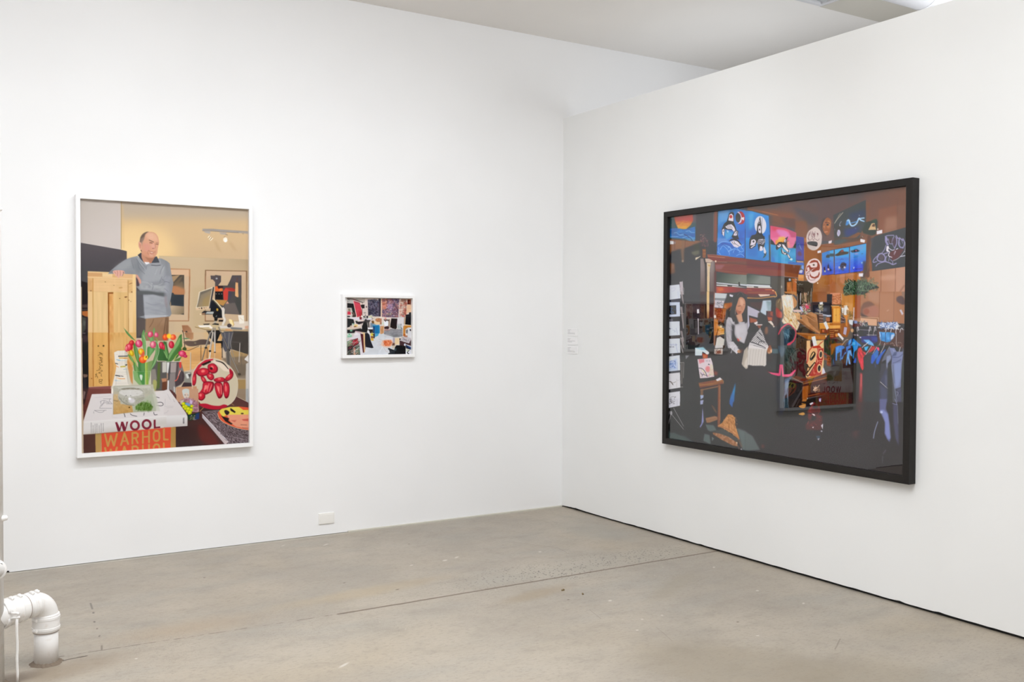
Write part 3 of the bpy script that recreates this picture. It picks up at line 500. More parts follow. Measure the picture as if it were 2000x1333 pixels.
    F('c9c9bc', '1440,0 1500,0 1620,450 1540,440', b=.6, a=.7); E_('b8b6ac', 1040, 150, 270, 160, b=.4); E_('d6d4d0', 1050, 60, 260, 90, b=.6); F('aaa89a', '780,180 1080,200 1300,160 1240,260 1040,330 880,290', sm=1, b=.8); c.speck(['ffffff', 'e8e8e4', '8a887c', '6c6a60', 'd8d8d0', 'b0b4a4'], 170, 800, 20, 1300, 320, 9, 12, asp=2.2, a=.45)
    E_('f4f4f8', 1010, 200, 30, 26, b=.5); E_('e4e0ea', 1050, 240, 70, 50, b=1, a=.7); L('75736a', 10, '790,160 860,250 980,320 1100,330', sm=1, b=.3, a=.8); L('3d3b3e', 12, '930,140 990,90 1030,140', sm=1, b=.1); L('3d3b3e', 10, '1130,100 1180,100 1215,85', sm=1, b=.1); L('55534e', 9, '690,235 780,245', a=.7); E_('4a3418', 1000, 372, 14, b=.2); L('8a8476', 6, '680,60 678,510', a=.7); L('9c9888', 6, '680,510 1080,465 1530,440', a=.6)
    V(155, 650, k)
    F('b4b2a4', '720,1170 1540,1140 1580,1180 1620,1340 740,1340', b=.3, a=.7); F('cfcdc4', '760,1180 1540,1150 1560,1200 900,1230', b=.8, a=.8); E_('8c8472', 1110, 1225, 205, 24, b=.4); E_('d4d2ce', 1120, 1300, 260, 66, b=.5); L('8e8c80', 10, '840,1290 900,1230 1110,1200 1300,1220 1380,1280', sm=1, b=.4); c.speck(['ffffff', 'e8e8e4', '8a887c', 'd8d8d0', '9aa08a'], 80, 850, 1200, 1560, 1335, 9, 13, asp=2.2, a=.45)
    # lettering
    V(155, 760, kb)
    F('82303f', '716,672 756,664 812,790 836,660 878,656 925,780 940,662 978,654 925,846 880,850 845,735 818,850 770,856', g=('6d2436', 0, 660, 0, 860)); 
    O('85303f', 44, 1112, 735, 78, 84, -4); O('7d2c3c', 44, 1347, 712, 78, 82, -4)
    F('7d2c3c', '1486,622 1526,616 1530,762 1618,752 1620,784 1490,798')
    c.speck(['7a767a'], 0, 0, 0, 1, 1, 1)
    for i, x in enumerate((237, 275, 315, 352, 397, 437, 478)):
        y0 = (680, 735, 700, 700, 735, 695, 690)[i]; rs = np.random.RandomState(i)
        y = y0
        while y < 890-i*6:
            d = 8+14*rs.rand(); L('5c585c', 8+4*rs.rand(), [[x, y], [x, y+d]], a=.6); y += d+9
    # orange book WARHOL
    F('b5925a', '320,905 445,893 440,1290 325,1290'); F('51342f', '80,918 320,905 325,1290 85,1310', n=(2, 9, 9))
    F('d4533a', '442,893 1743,780 1743,1220 445,1290', b=.1); F('a08a50', '325,905 445,893 445,930 325,940', b=.6, a=.4); L('5c4434', 14, '90,920 450,890 900,850', b=.7, a=.5)
    V(320, 760, kb); F('d4533a', '0,775 145,768 135,1190 0,1210'); F('b08a50', '145,768 240,765 238,1185 135,1190'); F('c9924e', '0,790 22,790 22,1005 95,1000 95,1030 20,1035 0,1035'); F('c9924e', '0,1095 18,1095 14,1200 0,1200')
    F('3c2c2c', '242,760 480,745 480,1000 242,1175', b=.3, a=.8)
    V(155, 760, kb); gd = 'c4924f'
    def bigword(dy, h):
        f = lambda p: [[x, y+dy-(x-500)*.0] for x, y in p]
        L(gd, 38, f([[515, 915], [572, 1150], [630, 945], [692, 1140], [752, 905]]))
        L(gd, 38, f([[832, 1130], [903, 890], [978, 1105]])); L(gd, 30, f([[862, 1050], [950, 1042]]))
        L(gd, 36, f([[1062, 1100], [1062, 885], [1135, 880], [1170, 905], [1172, 955], [1140, 985], [1066, 992]])); L(gd, 36, f([[1128, 990], [1168, 1085]]))
        L(gd, 36, f([[1272, 1085], [1272, 865]])); L(gd, 36, f([[1395, 1070], [1395, 850]])); L(gd, 30, f([[1272, 965], [1395, 955]]))
        L(gd, 36, f([[1488, 890], [1510, 850], [1545, 838], [1585, 850], [1602, 885], [1604, 990], [1585, 1030], [1545, 1048], [1505, 1035], [1488, 995], [1488, 890]]))
        L(gd, 36, f([[1690, 820], [1695, 1015], [1770, 1010]]))
    c.clip('445,893 1743,780 1743,1075 445,1170'); bigword(0, 0)
    c.clip('445,1150 1743,1060 1760,1230 445,1290'); bigword(272, 0); c.clip(None)
    return c

def paint_small():
    c = Canvas(676, 579, 808, 697, 6, 'cfc8c4'); V, F, L, E_, O = c.V, c.F, c.L, c.E, c.O
    k = 22.217
    V(676, 580, k)
    F('d8c8c2', '40,40 1480,40 1480,1340 40,1340'); F('b8aca4', '40,50 820,60 810,230 740,240 520,190 240,120 40,80', b=.1); F('4e4a48', '45,45 300,80 560,170 740,240 740,280 560,220 300,130 45,90', b=.2, a=.8); L('6a6460', 20, '700,60 1470,70', b=.2, a=.8); E_('7a9a8c', 480, 100, 60, 16, b=.4, a=.6)
    F('b4b2b0', '45,130 300,150 320,290 45,250', b=.2); L('3a3838', 20, '50,100 150,130', b=.1); L('5a5858', 16, '75,190 80,240', b=.1); L('7a7878', 12, '120,200 120,230', b=.1)
    F('1e1c1e', '48,270 320,300 440,860 400,860 300,860 280,640 240,480 48,480', b=.1); F('b8b0ac', '60,480 230,490 230,700 60,650', b=.1); F('8a7a68', '90,510 175,515 190,640 100,620', b=.2); F('c8384c', '60,640 160,640 210,700 200,780 55,780', b=.2); F('20302a', '240,500 340,520 380,660 270,640', b=.3); F('5c4a44', '230,670 370,680 400,860 280,800', b=.3); F('dcc8c4', '50,780 320,780 200,800 50,810', b=.1); F('4c4a50', '48,820 170,830 170,890 48,900', b=.1); F('b8bab8', '175,830 250,840 240,900 180,890', b=.2); F('2c2624', '250,820 360,800 420,880 280,890', b=.3, a=.8)
    F('e4c4bc', '290,150 340,180 490,900 450,880', b=.1); F('cf4a5c', '320,180 590,260 710,700 640,870 560,860 480,890', b=.1, g=('c03c48', 400, 300, 640, 850)); L('8a3040', 22, '310,110 540,190', b=.2); F('8c3c48', '320,180 430,200 600,260 630,380 560,300 400,260', b=.5, a=.6); L('e88088', 8, '450,550 560,545'); L('e88088', 8, '440,600 500,600'); F('a83438', '560,620 710,700 640,860 560,800', b=.6, a=.7)
    F('2c2426', '625,360 700,340 800,340 800,500 700,510 650,440', b=.1); L('5a4840', 12, '700,250 700,340'); L('4a3a34', 16, '700,500 690,820', b=.1); F('dcc4b8', '600,260 700,280 690,340 640,350', b=.4); L('6c6460', 16, '700,250 800,230', b=.2); E_('6c5c60', 885, 440, 30, 40, b=.3); L('5a4a48', 14, '880,410 890,470', b=.2); O('3c3438', 9, 790, 700, 26, 24, a=.9); O('3c3438', 9, 835, 700, 22, 24, a=.9); F('3a3a3c', '800,830 840,760 850,830', b=.2); E_('4a3c3c', 720, 800, 14, b=.2)
    F('3a3846', '940,130 1310,110 1390,190 1470,140 1470,860 1160,850 1130,760 1060,800 960,830', b=.15, n=(14, 2, 2)); F('6a4450', '1380,250 1470,200 1470,860 1400,800', b=.6, a=.7); c.speck(['6a6a8a', '8a8498', '4a4460', '2a2838', '9a8c98', '584050', '707a8c'], 230, 960, 130, 1460, 830, 34, 3, asp=1.3, a=.7, el=.22); F('24222c', '960,520 1100,560 1090,740 960,780', b=.5, a=.6)
    V(740, 580, k)
    F('3a3440', '0,100 90,80 80,860 0,850', b=.2); F('e8c8ac', '90,80 140,80 140,880 90,870'); F('7a5c6a', '140,80 900,80 840,900 140,880', b=.15, n=(22, 2, 2)); F('c4704c', '140,100 380,90 360,320 340,520 150,560', b=.8, a=.8); F('e07848', '150,350 300,360 300,500 180,520', b=.6, a=.8); F('a88cb0', '340,320 620,320 600,500 540,600 400,540', b=.8, a=.8); F('a87070', '400,90 560,90 560,280 400,280', b=.8, a=.7); F('4c4864', '620,100 880,90 860,600 620,700', b=1, a=.7); F('785058', '700,330 860,350 840,880 700,860', b=.8, a=.6); F('5c5070', '140,580 600,560 620,850 140,860', b=.6, a=.7); F('8c7c68', '330,700 580,680 560,830 330,840', b=.6, a=.7)
    c.speck(['b0a0b8', 'e0b0a8', '4a3c54', 'd88868', '6c5c8c', 'c8c0d0', '3c3448', 'a85c68', 'd8a890'], 340, 150, 90, 870, 870, 32, 4, asp=1.3, a=.65, el=.22)
    F('e4d4cc', '890,90 940,90 1000,400 900,440 860,880 850,880', b=.1); F('cbb4a8', '940,90 1240,100 1200,860 900,880 900,500', b=.2, n=(20, 2, 2)); F('a85848', '1080,240 1220,260 1200,400 1090,380', b=.5, a=.8, sm=1); F('8a5c4c', '960,100 1180,110 1160,230 980,230', b=.6, a=.7); F('b8402c', '1080,480 1190,500 1190,860 1090,780', b=.8, a=.6); c.speck(['5a4440', 'c8503c', 'e8dccc', '8a5850', '3c3434', 'd8b8a0', 'a84440'], 200, 900, 110, 1230, 860, 26, 5, asp=1.3, a=.7, el=.22)
    F('5c2820', '1240,120 1430,120 1430,340 1240,330', b=.2, n=(24, 2, 3)); L('c88c60', 16, '1240,110 1430,115', b=.2); L('c07848', 20, '1350,150 1340,260', b=.4, a=.8); F('e2bc9c', '1230,350 1430,345 1430,680 1290,690 1190,760 1200,560', b=.15); L('b88468', 6, '1300,380 1400,380 1400,500 1300,500 1300,380', a=.8); L('c8a888', 10, '1230,500 1430,520', a=.7, b=.2)
    F('232226', '1310,680 1430,670 1430,1240 1140,1200 1170,780 1310,760', b=.1, g=('18181c', 1200, 700, 1300, 1100)); L('5a5a60', 12, '1190,850 1420,840', b=.2, a=.7); L('c8a070', 26, '1140,900 1120,1210', b=.15); L('5c3c28', 14, '1110,860 1090,1180', b=.2); L('c83c44', 30, '1000,800 1050,860 1100,870', b=.4, a=.8)
    F('e6dad0', '0,870 140,880 540,900 530,930 200,920 0,920', b=.1); F('dccfc6', '120,900 540,900 520,1340 120,1340', b=.2); F('d8d4d8', '800,900 1100,900 1080,1240 1060,1340 780,1340', b=.1); F('9a8474', '420,980 490,980 470,1340 400,1340', b=.3); F('a8745c', '0,940 120,950 120,1200 0,1200', b=.3, n=(20, 2, 2))
    F('3a2c2a', '200,980 340,980 460,1000 420,1060 240,1050', b=.3, a=.8); E_('d8948c', 285, 950, 44, 44, b=.3); F('e8ecf4', '210,1060 380,1040 410,1130 400,1260 330,1290 240,1240', sm=0, b=.2); E_('6c3c3c', 290, 1070, 24, 18, b=.2); F('c8dcc8', '140,1140 200,1100 200,1200 150,1200', b=.3); F('4c3038', '280,1290 400,1270 440,1340 270,1340', b=.2)
    F('251f20', '540,940 800,950 790,1100 770,1340 490,1340 500,1180', b=.12); F('3a2028', '760,960 800,960 780,1200 740,1200', b=.3, a=.7); F('503c44', '590,860 700,850 710,880 590,890', b=.2); L('d8c8cc', 10, '590,830 710,825', b=.1)
    for x in (830, 900, 960): L('8c9094' if x < 950 else '4a5056', 36, [[x, 1190], [x, 1340]], b=.3, a=.7)
    F('c88c48', '1100,1240 1430,1260 1430,1340 1100,1340', b=.2); L('ecd0a0', 18, '1090,1215 1430,1250', b=.1)
    V(676, 580, k)
    F('d9d4dc', '60,930 300,890 600,900 960,960 1120,970 1020,1010 820,1010 800,1060 560,1050 380,990 200,950', b=.15); L('f0ece8', 16, '60,930 240,900', b=.2); F('e0c8c0', '620,1000 800,1010 790,1060 600,1050', b=.3); F('7a2c34', '570,880 680,880 680,990 590,990', b=.2); E_('f4e8e0', 690, 850, 34, 40, b=.2); F('c8c4c0', '720,850 880,860 900,960 760,960', b=.3); F('3a3c3c', '720,850 830,850 850,910 760,900', b=.3); F('2c2c34', '880,820 960,840 940,940 880,920', b=.3); F('c8c8a8', '980,870 1100,790 1160,860 1100,920 960,920', b=.3); F('d4d8e0', '960,910 1120,920 1110,960 960,960', b=.3); L('2c2824', 14, '1130,960 1240,930', b=.2); L('3c3838', 10, '1120,870 1130,1000', b=.2); F('5c5c60', '800,960 900,960 880,1060 830,1060', b=.3); E_('8c7468', 740, 960, 24, 20, b=.4)
    F('262628', '48,930 320,980 360,1120 340,1180 260,1150 240,1280 48,1340', b=.2); L('d8d4dc', 18, '360,1000 400,1100 460,1160', b=.2); F('223a28', '400,1050 500,1050 480,1110 410,1100', b=.3); F('2a2228', '420,1090 760,1070 700,1160 560,1200 440,1160', b=.3); F('b8c4b8', '260,1170 360,1150 380,1240 280,1260', b=.4); E_('5c9078', 320, 1170, 40, 22, b=.3); F('e0c488', '340,1210 500,1210 520,1300 380,1290', b=.4, sm=1); F('e0d8cc', '500,1220 620,1230 620,1290 510,1290', b=.3); F('c8b49c', '170,1260 240,1240 260,1340 160,1340', b=.3); F('7a4c20', '340,1280 440,1270 460,1340 340,1340', b=.4)
    F('e2c49c', '1200,1060 1470,1090 1470,1190 1280,1200 1210,1140', b=.2); F('b87c54', '1290,940 1470,930 1470,1100 1340,1090 1260,1030', b=.3, n=(20, 2, 2)); F('6c4c28', '1100,1040 1200,1040 1220,1160 1120,1160', b=.4); F('d8ceb8', '1160,900 1470,880 1300,950 1200,1000', b=.4, a=.8); F('232022', '820,1000 1070,1010 1000,1120 1020,1340 900,1340 700,1120', b=.5, a=.8); L('c0bcb8', 20, '930,1130 950,1340', b=.3); L('b8b0a8', 14, '1060,1120 1010,1300', b=.4, a=.8); L('a89c98', 16, '700,1140 660,1250', b=.4)
    F('201f20', '800,1080 860,1090 900,1200 940,1340 690,1340 730,1180', b=.2); F('17507c', '1060,1130 1300,1200 1150,1340 1040,1340', b=.5, a=.5); F('1a76a8', '1150,1230 1440,1220 1430,1340 1160,1340', b=.2); F('8cc0d8', '1160,1220 1420,1215 1400,1240 1180,1250', b=.3, a=.7)
    V(676, 636, k)
    F('cdd0d6', '850,1000 1100,640 1300,480 1480,360 1480,1290 600,1290 820,1150', b=.2, n=(4, 5, 5)); F('c2c5ca', '830,1180 1100,1020 1480,1050 1480,1290 700,1290', b=1, a=.5)
    F('262426', '48,180 640,100 700,160 900,200 920,320 700,290 420,240 350,330 48,340', b=.2); F('d8c4b4', '60,130 250,100 640,20 680,150 640,130 300,190 60,190', b=.3, a=.85); F('201e20', '690,0 930,0 940,180 900,300 690,160', b=.1); L('ccc8cc', 26, '650,50 670,150', b=.3); F('e8e8ec', '930,90 1160,110 1120,170 950,170', b=.2); F('2a2628', '940,170 1160,170 1180,340 1030,330 1000,230', b=.3); F('1d3c68', '1170,30 1250,50 1240,350 1170,340', b=.4); F('1a6ea8', '1250,20 1430,0 1430,350 1240,360', b=.2); F('4ca0c8', '1260,360 1430,350 1400,440 1240,520', b=.2); F('2c2a34', '1200,350 1250,360 1240,560 1190,560', b=.3); F('c8d0d8', '1430,0 1480,0 1480,350 1440,380', b=.3)
    F('7aa890', '160,190 270,180 270,260 180,270', b=.3); F('88bca0', '55,430 255,420 250,500 60,530', b=.2); F('b8dcc8', '60,370 120,345 200,345 245,380 230,430 70,440', b=.1); E_('5c7468', 140, 385, 36, 20, b=.2)
    F('d6d0d8', '55,580 340,480 330,400 440,310 560,330 650,380 730,1280 620,1290 530,560 510,540 50,680', b=.12); F('e8e4e8', '340,400 440,305 560,400 400,430', b=.3, a=.8); L('b88ca0', 26, '400,250 560,300 640,350', b=.2); L('a8a0a8', 6, '580,420 700,1280', a=.6)
    F('3c3a38', '50,690 510,550 560,800 620,1290 50,1290', b=.1); F('708c70', '50,690 260,630 250,880 60,920', b=.3, n=(26, 2, 2)); F('a82c3c', '300,640 500,560 540,760 320,900 270,800', b=.3, n=(30, 2, 2)); F('5c7060', '420,900 570,860 610,1280 420,1280', b=.5, n=(24, 2, 2)); F('2c2428', '60,920 260,880 320,1000 60,1100', b=.4); F('c89478', '330,960 390,1000 400,1280 320,1280', b=.4, n=(20, 2, 2)); c.speck(['e0e0dc', 'c84450', '3a5a40', '1c1a1c', 'd8a08c', '8ca08c', '5c4c50'], 150, 70, 600, 590, 1280, 34, 9, asp=1.6, ang=-35, a=.75, el=.15); L('d8dcd8', 22, '250,1190 420,1080 560,960', b=.2, sm=1, a=.9); L('dcdcd8', 14, '290,990 440,880 560,850', b=.2, sm=1, a=.9); L('e0b0a0', 16, '270,870 400,740 500,680', b=.2, a=.8)
    F('4a1820', '620,360 740,380 780,1190 730,1180', b=.12); L('8a4c50', 10, '690,420 720,800', b=.2, a=.8); F('d6b080', '740,360 820,340 820,1160 780,1160', b=.1); F('2c1c1c', '820,360 860,380 830,1060 825,1000', b=.15); F('d8bc90', '640,300 780,300 900,370 740,370', b=.2); F('222228', '820,330 940,330 1010,400 1070,680 1190,970 1120,990 850,940', b=.12); F('1e2a40', '960,350 1010,420 1060,680 1000,600', b=.4, a=.8); F('7c2430', '540,230 700,280 640,300', b=.4, a=.4)
    E_('dcc83c', 1130, 400, 66, 58, b=.2); L('f0ec88', 16, '1130,350 1190,350', b=.2); F('1e1e20', '1180,380 1220,420 1200,460 1140,380', b=.2); F('8a5428', '1070,480 1190,480 1190,560 1080,560', b=.2); F('d8a83c', '1065,560 1180,560 1200,660 1090,665', b=.15); L('3c2c1c', 10, '1060,470 1200,470', b=.2); F('e0e0e4', '900,280 960,220 1020,280 1030,420 980,360', b=.2); F('c4b060', '1100,280 1160,290 1150,340 1100,340', b=.5, a=.6)
    L('b87468', 6, '1380,740 1460,780 1370,860 1430,930', sm=1, a=.6)
    V(740, 636, k)
    F('cdd0d6', '-20,380 200,350 520,460 640,520 640,900 420,1260 -20,1290', b=.2, n=(4, 5, 5)); F('8a8a90', '230,200 500,150 1020,170 1030,480 640,520 520,460 220,380', b=.25, n=(10, 3, 2)); F('707276', '560,380 900,400 900,500 620,510', b=.6, a=.6); F('b07c74', '230,160 500,140 480,220 230,240', b=.5, a=.7); c.speck(['b8b8c0', '6c6c74', '9ca8a0', 'd8d8dc'], 60, 240, 200, 1010, 500, 24, 10, ang=0, asp=1.4, a=.5, el=.2)
    F('3a2424', '230,60 450,80 420,160 240,150', b=.4); E_('d8c8c8', 440, 165, 34, 14, b=.3); F('28201e', '490,0 780,0 780,110 720,170 560,120', b=.2); L('c8b8b0', 8, '620,150 700,130', b=.2); F('b8c0c0', '790,0 950,0 940,150 830,140', b=.3); L('6c787c', 14, '860,20 870,130', b=.3); F('d4d4d8', '960,0 1060,0 1040,140 970,60', b=.3); F('2c4858', '960,90 1030,150 960,160', b=.4, a=.8)
    F('c89468', '60,30 220,30 210,340 90,380 50,340', b=.2, n=(14, 2, 4)); L('7c5840', 10, '160,60 140,360', b=.3, a=.7); F('2c80a8', '-20,0 40,20 40,340 -20,340', b=.3)
    F('c07c34', '1060,30 1160,40 1140,460 1060,470', b=.2); F('d08c40', '1160,30 1430,20 1430,90 1270,80 1160,160', b=.2, g=('b87830', 1200, 0, 1200, 90)); L('e0a860', 14, '1100,60 1110,420', b=.2); F('b0602c', '1060,360 1160,380 1160,470 1060,450', b=.4); F('707074', '1180,200 1260,180 1240,360 1180,330', b=.4); F('d4d4d8', '1270,90 1430,90 1430,550 1250,510', b=.12); F('2c1c24', '1335,160 1420,170 1415,250 1340,235', b=.1); E_('f0e0d4', 1185, 380, 36, 22, b=.3); F('a87058', '1080,450 1240,440 1240,520 1110,520', b=.4)
    F('bcb6bc', '1020,500 1250,510 1420,570 1320,780 1100,720 910,640', b=.12); c.speck(['5c5660', '8c868c', 'd8d4d8'], 40, 1040, 540, 1300, 700, 30, 12, ang=35, asp=1.2, a=.6, el=.2); L('e0d0cc', 30, '1110,560 1250,600', b=.4, a=.7); F('463034', '900,650 1100,720 1310,780 1400,600 1430,900 1180,820 1080,900 900,880', b=.2); F('1c1618', '890,560 960,580 910,640 890,630', b=.2)
    F('a89cac', '610,540 690,550 690,740 620,760', b=.3); F('e4cca4', '700,550 890,550 880,830 690,830', b=.1, n=(6, 3, 3)); F('6a4a40', '560,760 690,760 690,900 560,880', b=.5, n=(20, 2, 2)); F('c8bca8', '560,880 760,860 700,1020 600,1000', b=.4)
    F('e0b8a0', '180,640 500,610 600,700 560,880 400,960 250,940 100,860 120,740', sm=1, b=.6, a=.8); F('d0683c', '230,680 460,660 540,740 520,860 320,880 220,800', sm=1, b=.5); c.speck(['c85028', 'e89060', 'f0c0a0', 'a84020', 'dc7040'], 130, 230, 660, 540, 880, 40, 13, asp=1.2, a=.7, el=.15); O('e0a088', 10, 350, 780, 200, 150, a=.5, b=.2)
    for q in ('0,600 120,640 180,720', '280,410 340,440 420,420 440,480', '200,940 260,1050 330,1140 400,1120', '20,880 80,840 0,800', '-20,700 80,720'): L('b06858', 7, q, sm=1, a=.6, b=.1)
    L('e4e8ec', 20, '160,930 40,1130', b=.2, a=.8); L('9a9ca0', 4, '150,950 120,1200', a=.4)
    F('1d1d1f', '380,1000 440,980 600,1050 690,1080 690,960 760,860 1000,870 1160,900 1170,1250 400,1260 420,1200 470,1200 460,1100', sm=0, b=.12); F('2f3338', '480,1060 700,1100 680,1230 470,1220', b=.4, n=(8, 2, 2)); F('3c4c50', '680,1000 780,1000 740,1120 660,1080', b=.5); L('c8c8cc', 8, '440,1040 600,1020', b=.3, a=.7); E_('d8dce0', 660, 990, 26, 40, b=.4, a=.7)
    F('1c2c50', '1150,840 1430,960 1430,1060 1180,960', b=.15, g=('2c4c84', 1200, 800, 1400, 1000)); E_('d8e4f4', 1125, 830, 34, 50, 20, b=.2); L('a8c0e0', 14, '1200,850 1420,940', b=.2, a=.8); F('1c1820', '1170,900 1430,1050 1430,1080 1180,1000', b=.3, a=.8)
    F('e2e4ea', '1170,1010 1300,1040 1430,1060 1430,1240 1160,1240', b=.12); F('bcc4a8', '1200,1030 1320,1070 1240,1140 1200,1120', b=.3); L('17181c', 24, '1320,1080 1230,1170 1270,1240', b=.1); L('17181c', 30, '1230,1180 1310,1240', b=.1); F('d0d0d8', '1380,1060 1430,1080 1430,1240 1330,1240 1290,1180', b=.3)
    F('e8e0e8', '300,540 600,560 560,640 300,600', b=.5, a=.5)
    return c

def paint_black():
    c = Canvas(1296, 356, 1780, 942, 3, '4c4a4b'); V, F, L, E_, O = c.V, c.F, c.L, c.E, c.O
    k = 12.119
    # darkness behind everything (deep print black seen through the glazing)
    V(1296, 356, 1.0)
    F('5f5e60', '0,0 484,0 484,150 0,150'); F('5a595b', '0,120 484,120 484,330 0,330', b=12, g=('535254', 0, 150, 0, 330)); F('535152', '0,300 484,300 484,420 0,420', b=10, g=('504e4f', 0, 300, 0, 420)); F('4d4b4c', '150,400 484,400 484,590 150,590', b=25, a=.9)
    # wooden wall, upper right
    V(1460, 360, k)
    F('7f6358', '0,540 1990,290 1990,1340 1400,1340 1120,1340 1120,820 540,740 0,600', g=('6b5c5b', 900, 1100, 1500, 350)); F('62605f', '0,520 900,440 700,560 300,600', b=3, a=.7); F('8a5f4c', '560,640 1100,700 1150,1000 560,1000', b=3, a=.7); F('86604a', '1120,900 1400,860 1420,1340 1140,1340', b=2, a=.8); L('9a6a52', 14, '0,590 300,640 700,730', b=.5); L('b9795a', 12, '350,650 720,735', b=.4); L('6f5855', 10, '795,480 798,720', b=.4, a=.7)
    F('5f5a5b', '1080,520 1560,700 1800,800 1500,1000 1380,880 1180,700', b=3, a=.85); F('6a5652', '780,780 1130,830 1130,1060 900,960', b=1.5, a=.8); L('6f5a50', 14, '560,880 900,960 1130,1060', b=.6); F('65595a', '1700,800 1940,700 1940,1000 1600,1000', b=4, a=.7)
    V(1615, 360, k)
    F('6b5c5b', '-200,330 1870,60 1870,1030 1300,1180 900,1340 -200,1340', g=('856354', 500, 300, 1400, 900)); F('7b6058', '930,250 1870,150 1870,700 930,800', b=3, a=.6); F('8c6556', '1220,600 1660,500 1670,1060 1240,1140', b=2, a=.8); F('a5806f', '1400,800 1660,760 1660,1040 1360,1130', b=3, a=.7); L('6f5a55', 8, '1672,300 1668,1060', b=.5, a=.8); L('6f5a55', 10, '1210,820 1225,1080', b=.6, a=.7); F('86675a', '1680,500 1870,500 1866,1020 1680,1060', b=1, a=.7); L('a08070', 8, '1340,1160 1660,1062', b=.3); F('5c5c5e', '450,220 900,180 800,400 500,430', b=5, a=.5)
    F('806050', '930,430 1020,420 1010,880 930,900', b=.6, a=.6)
    V(1615, 465, k)
    F('8b624c', '-200,160 950,30 1100,800 1870,700 1870,1340 -200,1340'); F('a87a5e', '960,800 1870,680 1850,1340 960,1340', g=('b98d78', 1000, 900, 1700, 900)); F('95603c', '-200,880 700,830 900,1000 700,1340 -200,1340', g=('b07850', 0, 900, 700, 1000)); F('9c5a30', '0,900 210,880 210,1340 -200,1340', b=1, a=.8); F('b88060', '300,870 430,860 400,1100 320,1050', b=1, a=.8); F('b07a58', '530,850 690,835 680,1020 480,1100', b=1, a=.8)
    for x in (215, 440, 690): L('6e4226', 8, [[x, 850], [x-3, 1100]], b=.3, a=.8)
    for x in (1285, 1625): L('7d5444', 12, [[x, 720], [x-10, 1340]], b=.3, a=.9)
    F('c79c86', '1300,900 1600,880 1600,980 1300,1000', b=2, a=.6, sm=1); F('bf9884', '1640,800 1850,700 1850,1300 1640,1300', b=2, a=.35); L('7a5a4c', 30, '1830,1130 1740,1260 1700,1340', b=1, a=.5); L('6e4a3c', 14, '1040,930 1045,1000', b=.4, a=.8)
    V(1615, 570, k)
    F('a87a60', '400,0 1850,0 1835,760 1240,720 780,720 400,640'); F('b5793f', '340,60 660,60 640,600 400,620 340,300', n=(10, 4, 20), b=.4); F('c4905a', '430,250 620,290 620,500 450,480', b=1, a=.7); F('9a5c34', '665,80 800,80 790,620 665,640', b=.5, a=.85); F('a06438', '700,160 790,180 770,600 690,640', b=1, a=.8); L('8a5a3a', 8, '665,70 665,380', b=.2); L('7e5848', 12, '1250,0 1230,720', b=.3); L('83604f', 10, '1590,0 1580,700', b=.3); F('b4907c', '960,20 1240,0 1230,300 1000,200', b=2, a=.6)
    F('7c6258', '790,560 800,380 870,260 980,225 1060,250 1140,320 1000,380 940,600', b=1, a=.9); F('a9796a', '860,420 960,370 1160,330 1230,460 1180,600 960,590 870,520', b=1.5, a=.9, sm=1); F('98604f', '870,440 960,400 1010,480 960,540 890,530', b=1, a=.7, sm=1); F('575152', '800,500 900,560 1000,600 820,640', b=1, a=.7)
    F('6a5a5a', '1660,130 1760,100 1830,160 1835,300 1740,290 1650,220', sm=1, b=.8); F('8c7a72', '1770,0 1850,0 1840,160 1780,110', b=.5, a=.7); F('c9c0cc', '1720,440 1760,420 1810,520 1780,560', b=.4); L('d8c0b0', 9, '1420,460 1465,430', b=.3); F('ba8f78', '1250,40 1590,40 1580,690 1245,700', b=2, a=.35)
    # left wall planks, dark recess
    V(1300, 465, k)
    F('93705f', '75,20 1000,80 460,240 430,560 380,560 300,300 170,330 160,420 75,430', b=.8); F('98755f', '230,60 450,60 440,300 250,240', b=1); L('6f5a50', 8, '215,40 215,280', b=.3); L('6f5a50', 8, '465,60 455,280', b=.3); F('5a5a5c', '130,330 300,270 460,250 700,150 1120,-40 1120,400 830,480 830,1340 75,1340 75,430', b=1.6); F('8d7262', '380,60 440,70 430,540 390,560 360,300', b=1.2, a=.8); E_('a28a7c', 405, 550, 26, 26, b=.8); F('8a6858', '100,600 200,600 220,820 120,860', b=1.5, a=.85); F('9a7868', '150,620 200,620 200,740 150,740', b=1, a=.6)
    F('5d6055', '640,160 800,150 820,300 700,330', b=2, a=.6); F('858070', '610,330 790,290 800,380 700,420 620,380', b=1.2, a=.6); F('d9c9b4', '710,465 790,450 820,425 825,440 760,490 705,530', b=.25); F('dfe0ec', '85,65 190,80 190,150 85,150', b=.4); F('9aa0ae', '200,85 235,90 235,140 200,140', b=.5, a=.6)
    V(1300, 360, k)
    F('5f5e60', '720,690 1130,640 1130,1340 700,1340', b=.5)
    # sunset painting
    F('5c6a6c', '80,780 720,690 710,1330 600,1340 85,1290', b=.2); F('8a6a72', '560,720 720,700 715,900 600,900', b=2, a=.6); F('c46a55', '200,775 640,710 650,860 600,960 480,1070 380,1060 290,1040 230,900', sm=0, b=.6, g=('d8a04e', 0, 860, 0, 1000)); F('c0656a', '250,780 640,720 640,850 450,900 240,850', b=1.4, a=.6); F('4c7cb8', '85,1050 290,1040 400,1070 520,1060 700,1000 705,1310 85,1265', b=.3, n=(14, 8, 4)); F('5e6a96', '100,1080 280,1100 250,1200 100,1190', b=1, a=.4)
    for q in ('200,1160 260,1150 330,1200 420,1180', '330,1210 430,1205', '480,1120 560,1100 600,1140 690,1150', '110,1250 300,1240', '400,1270 550,1230 640,1280'): L('9fc4e4', 12, q, sm=1, b=.4, a=.75)
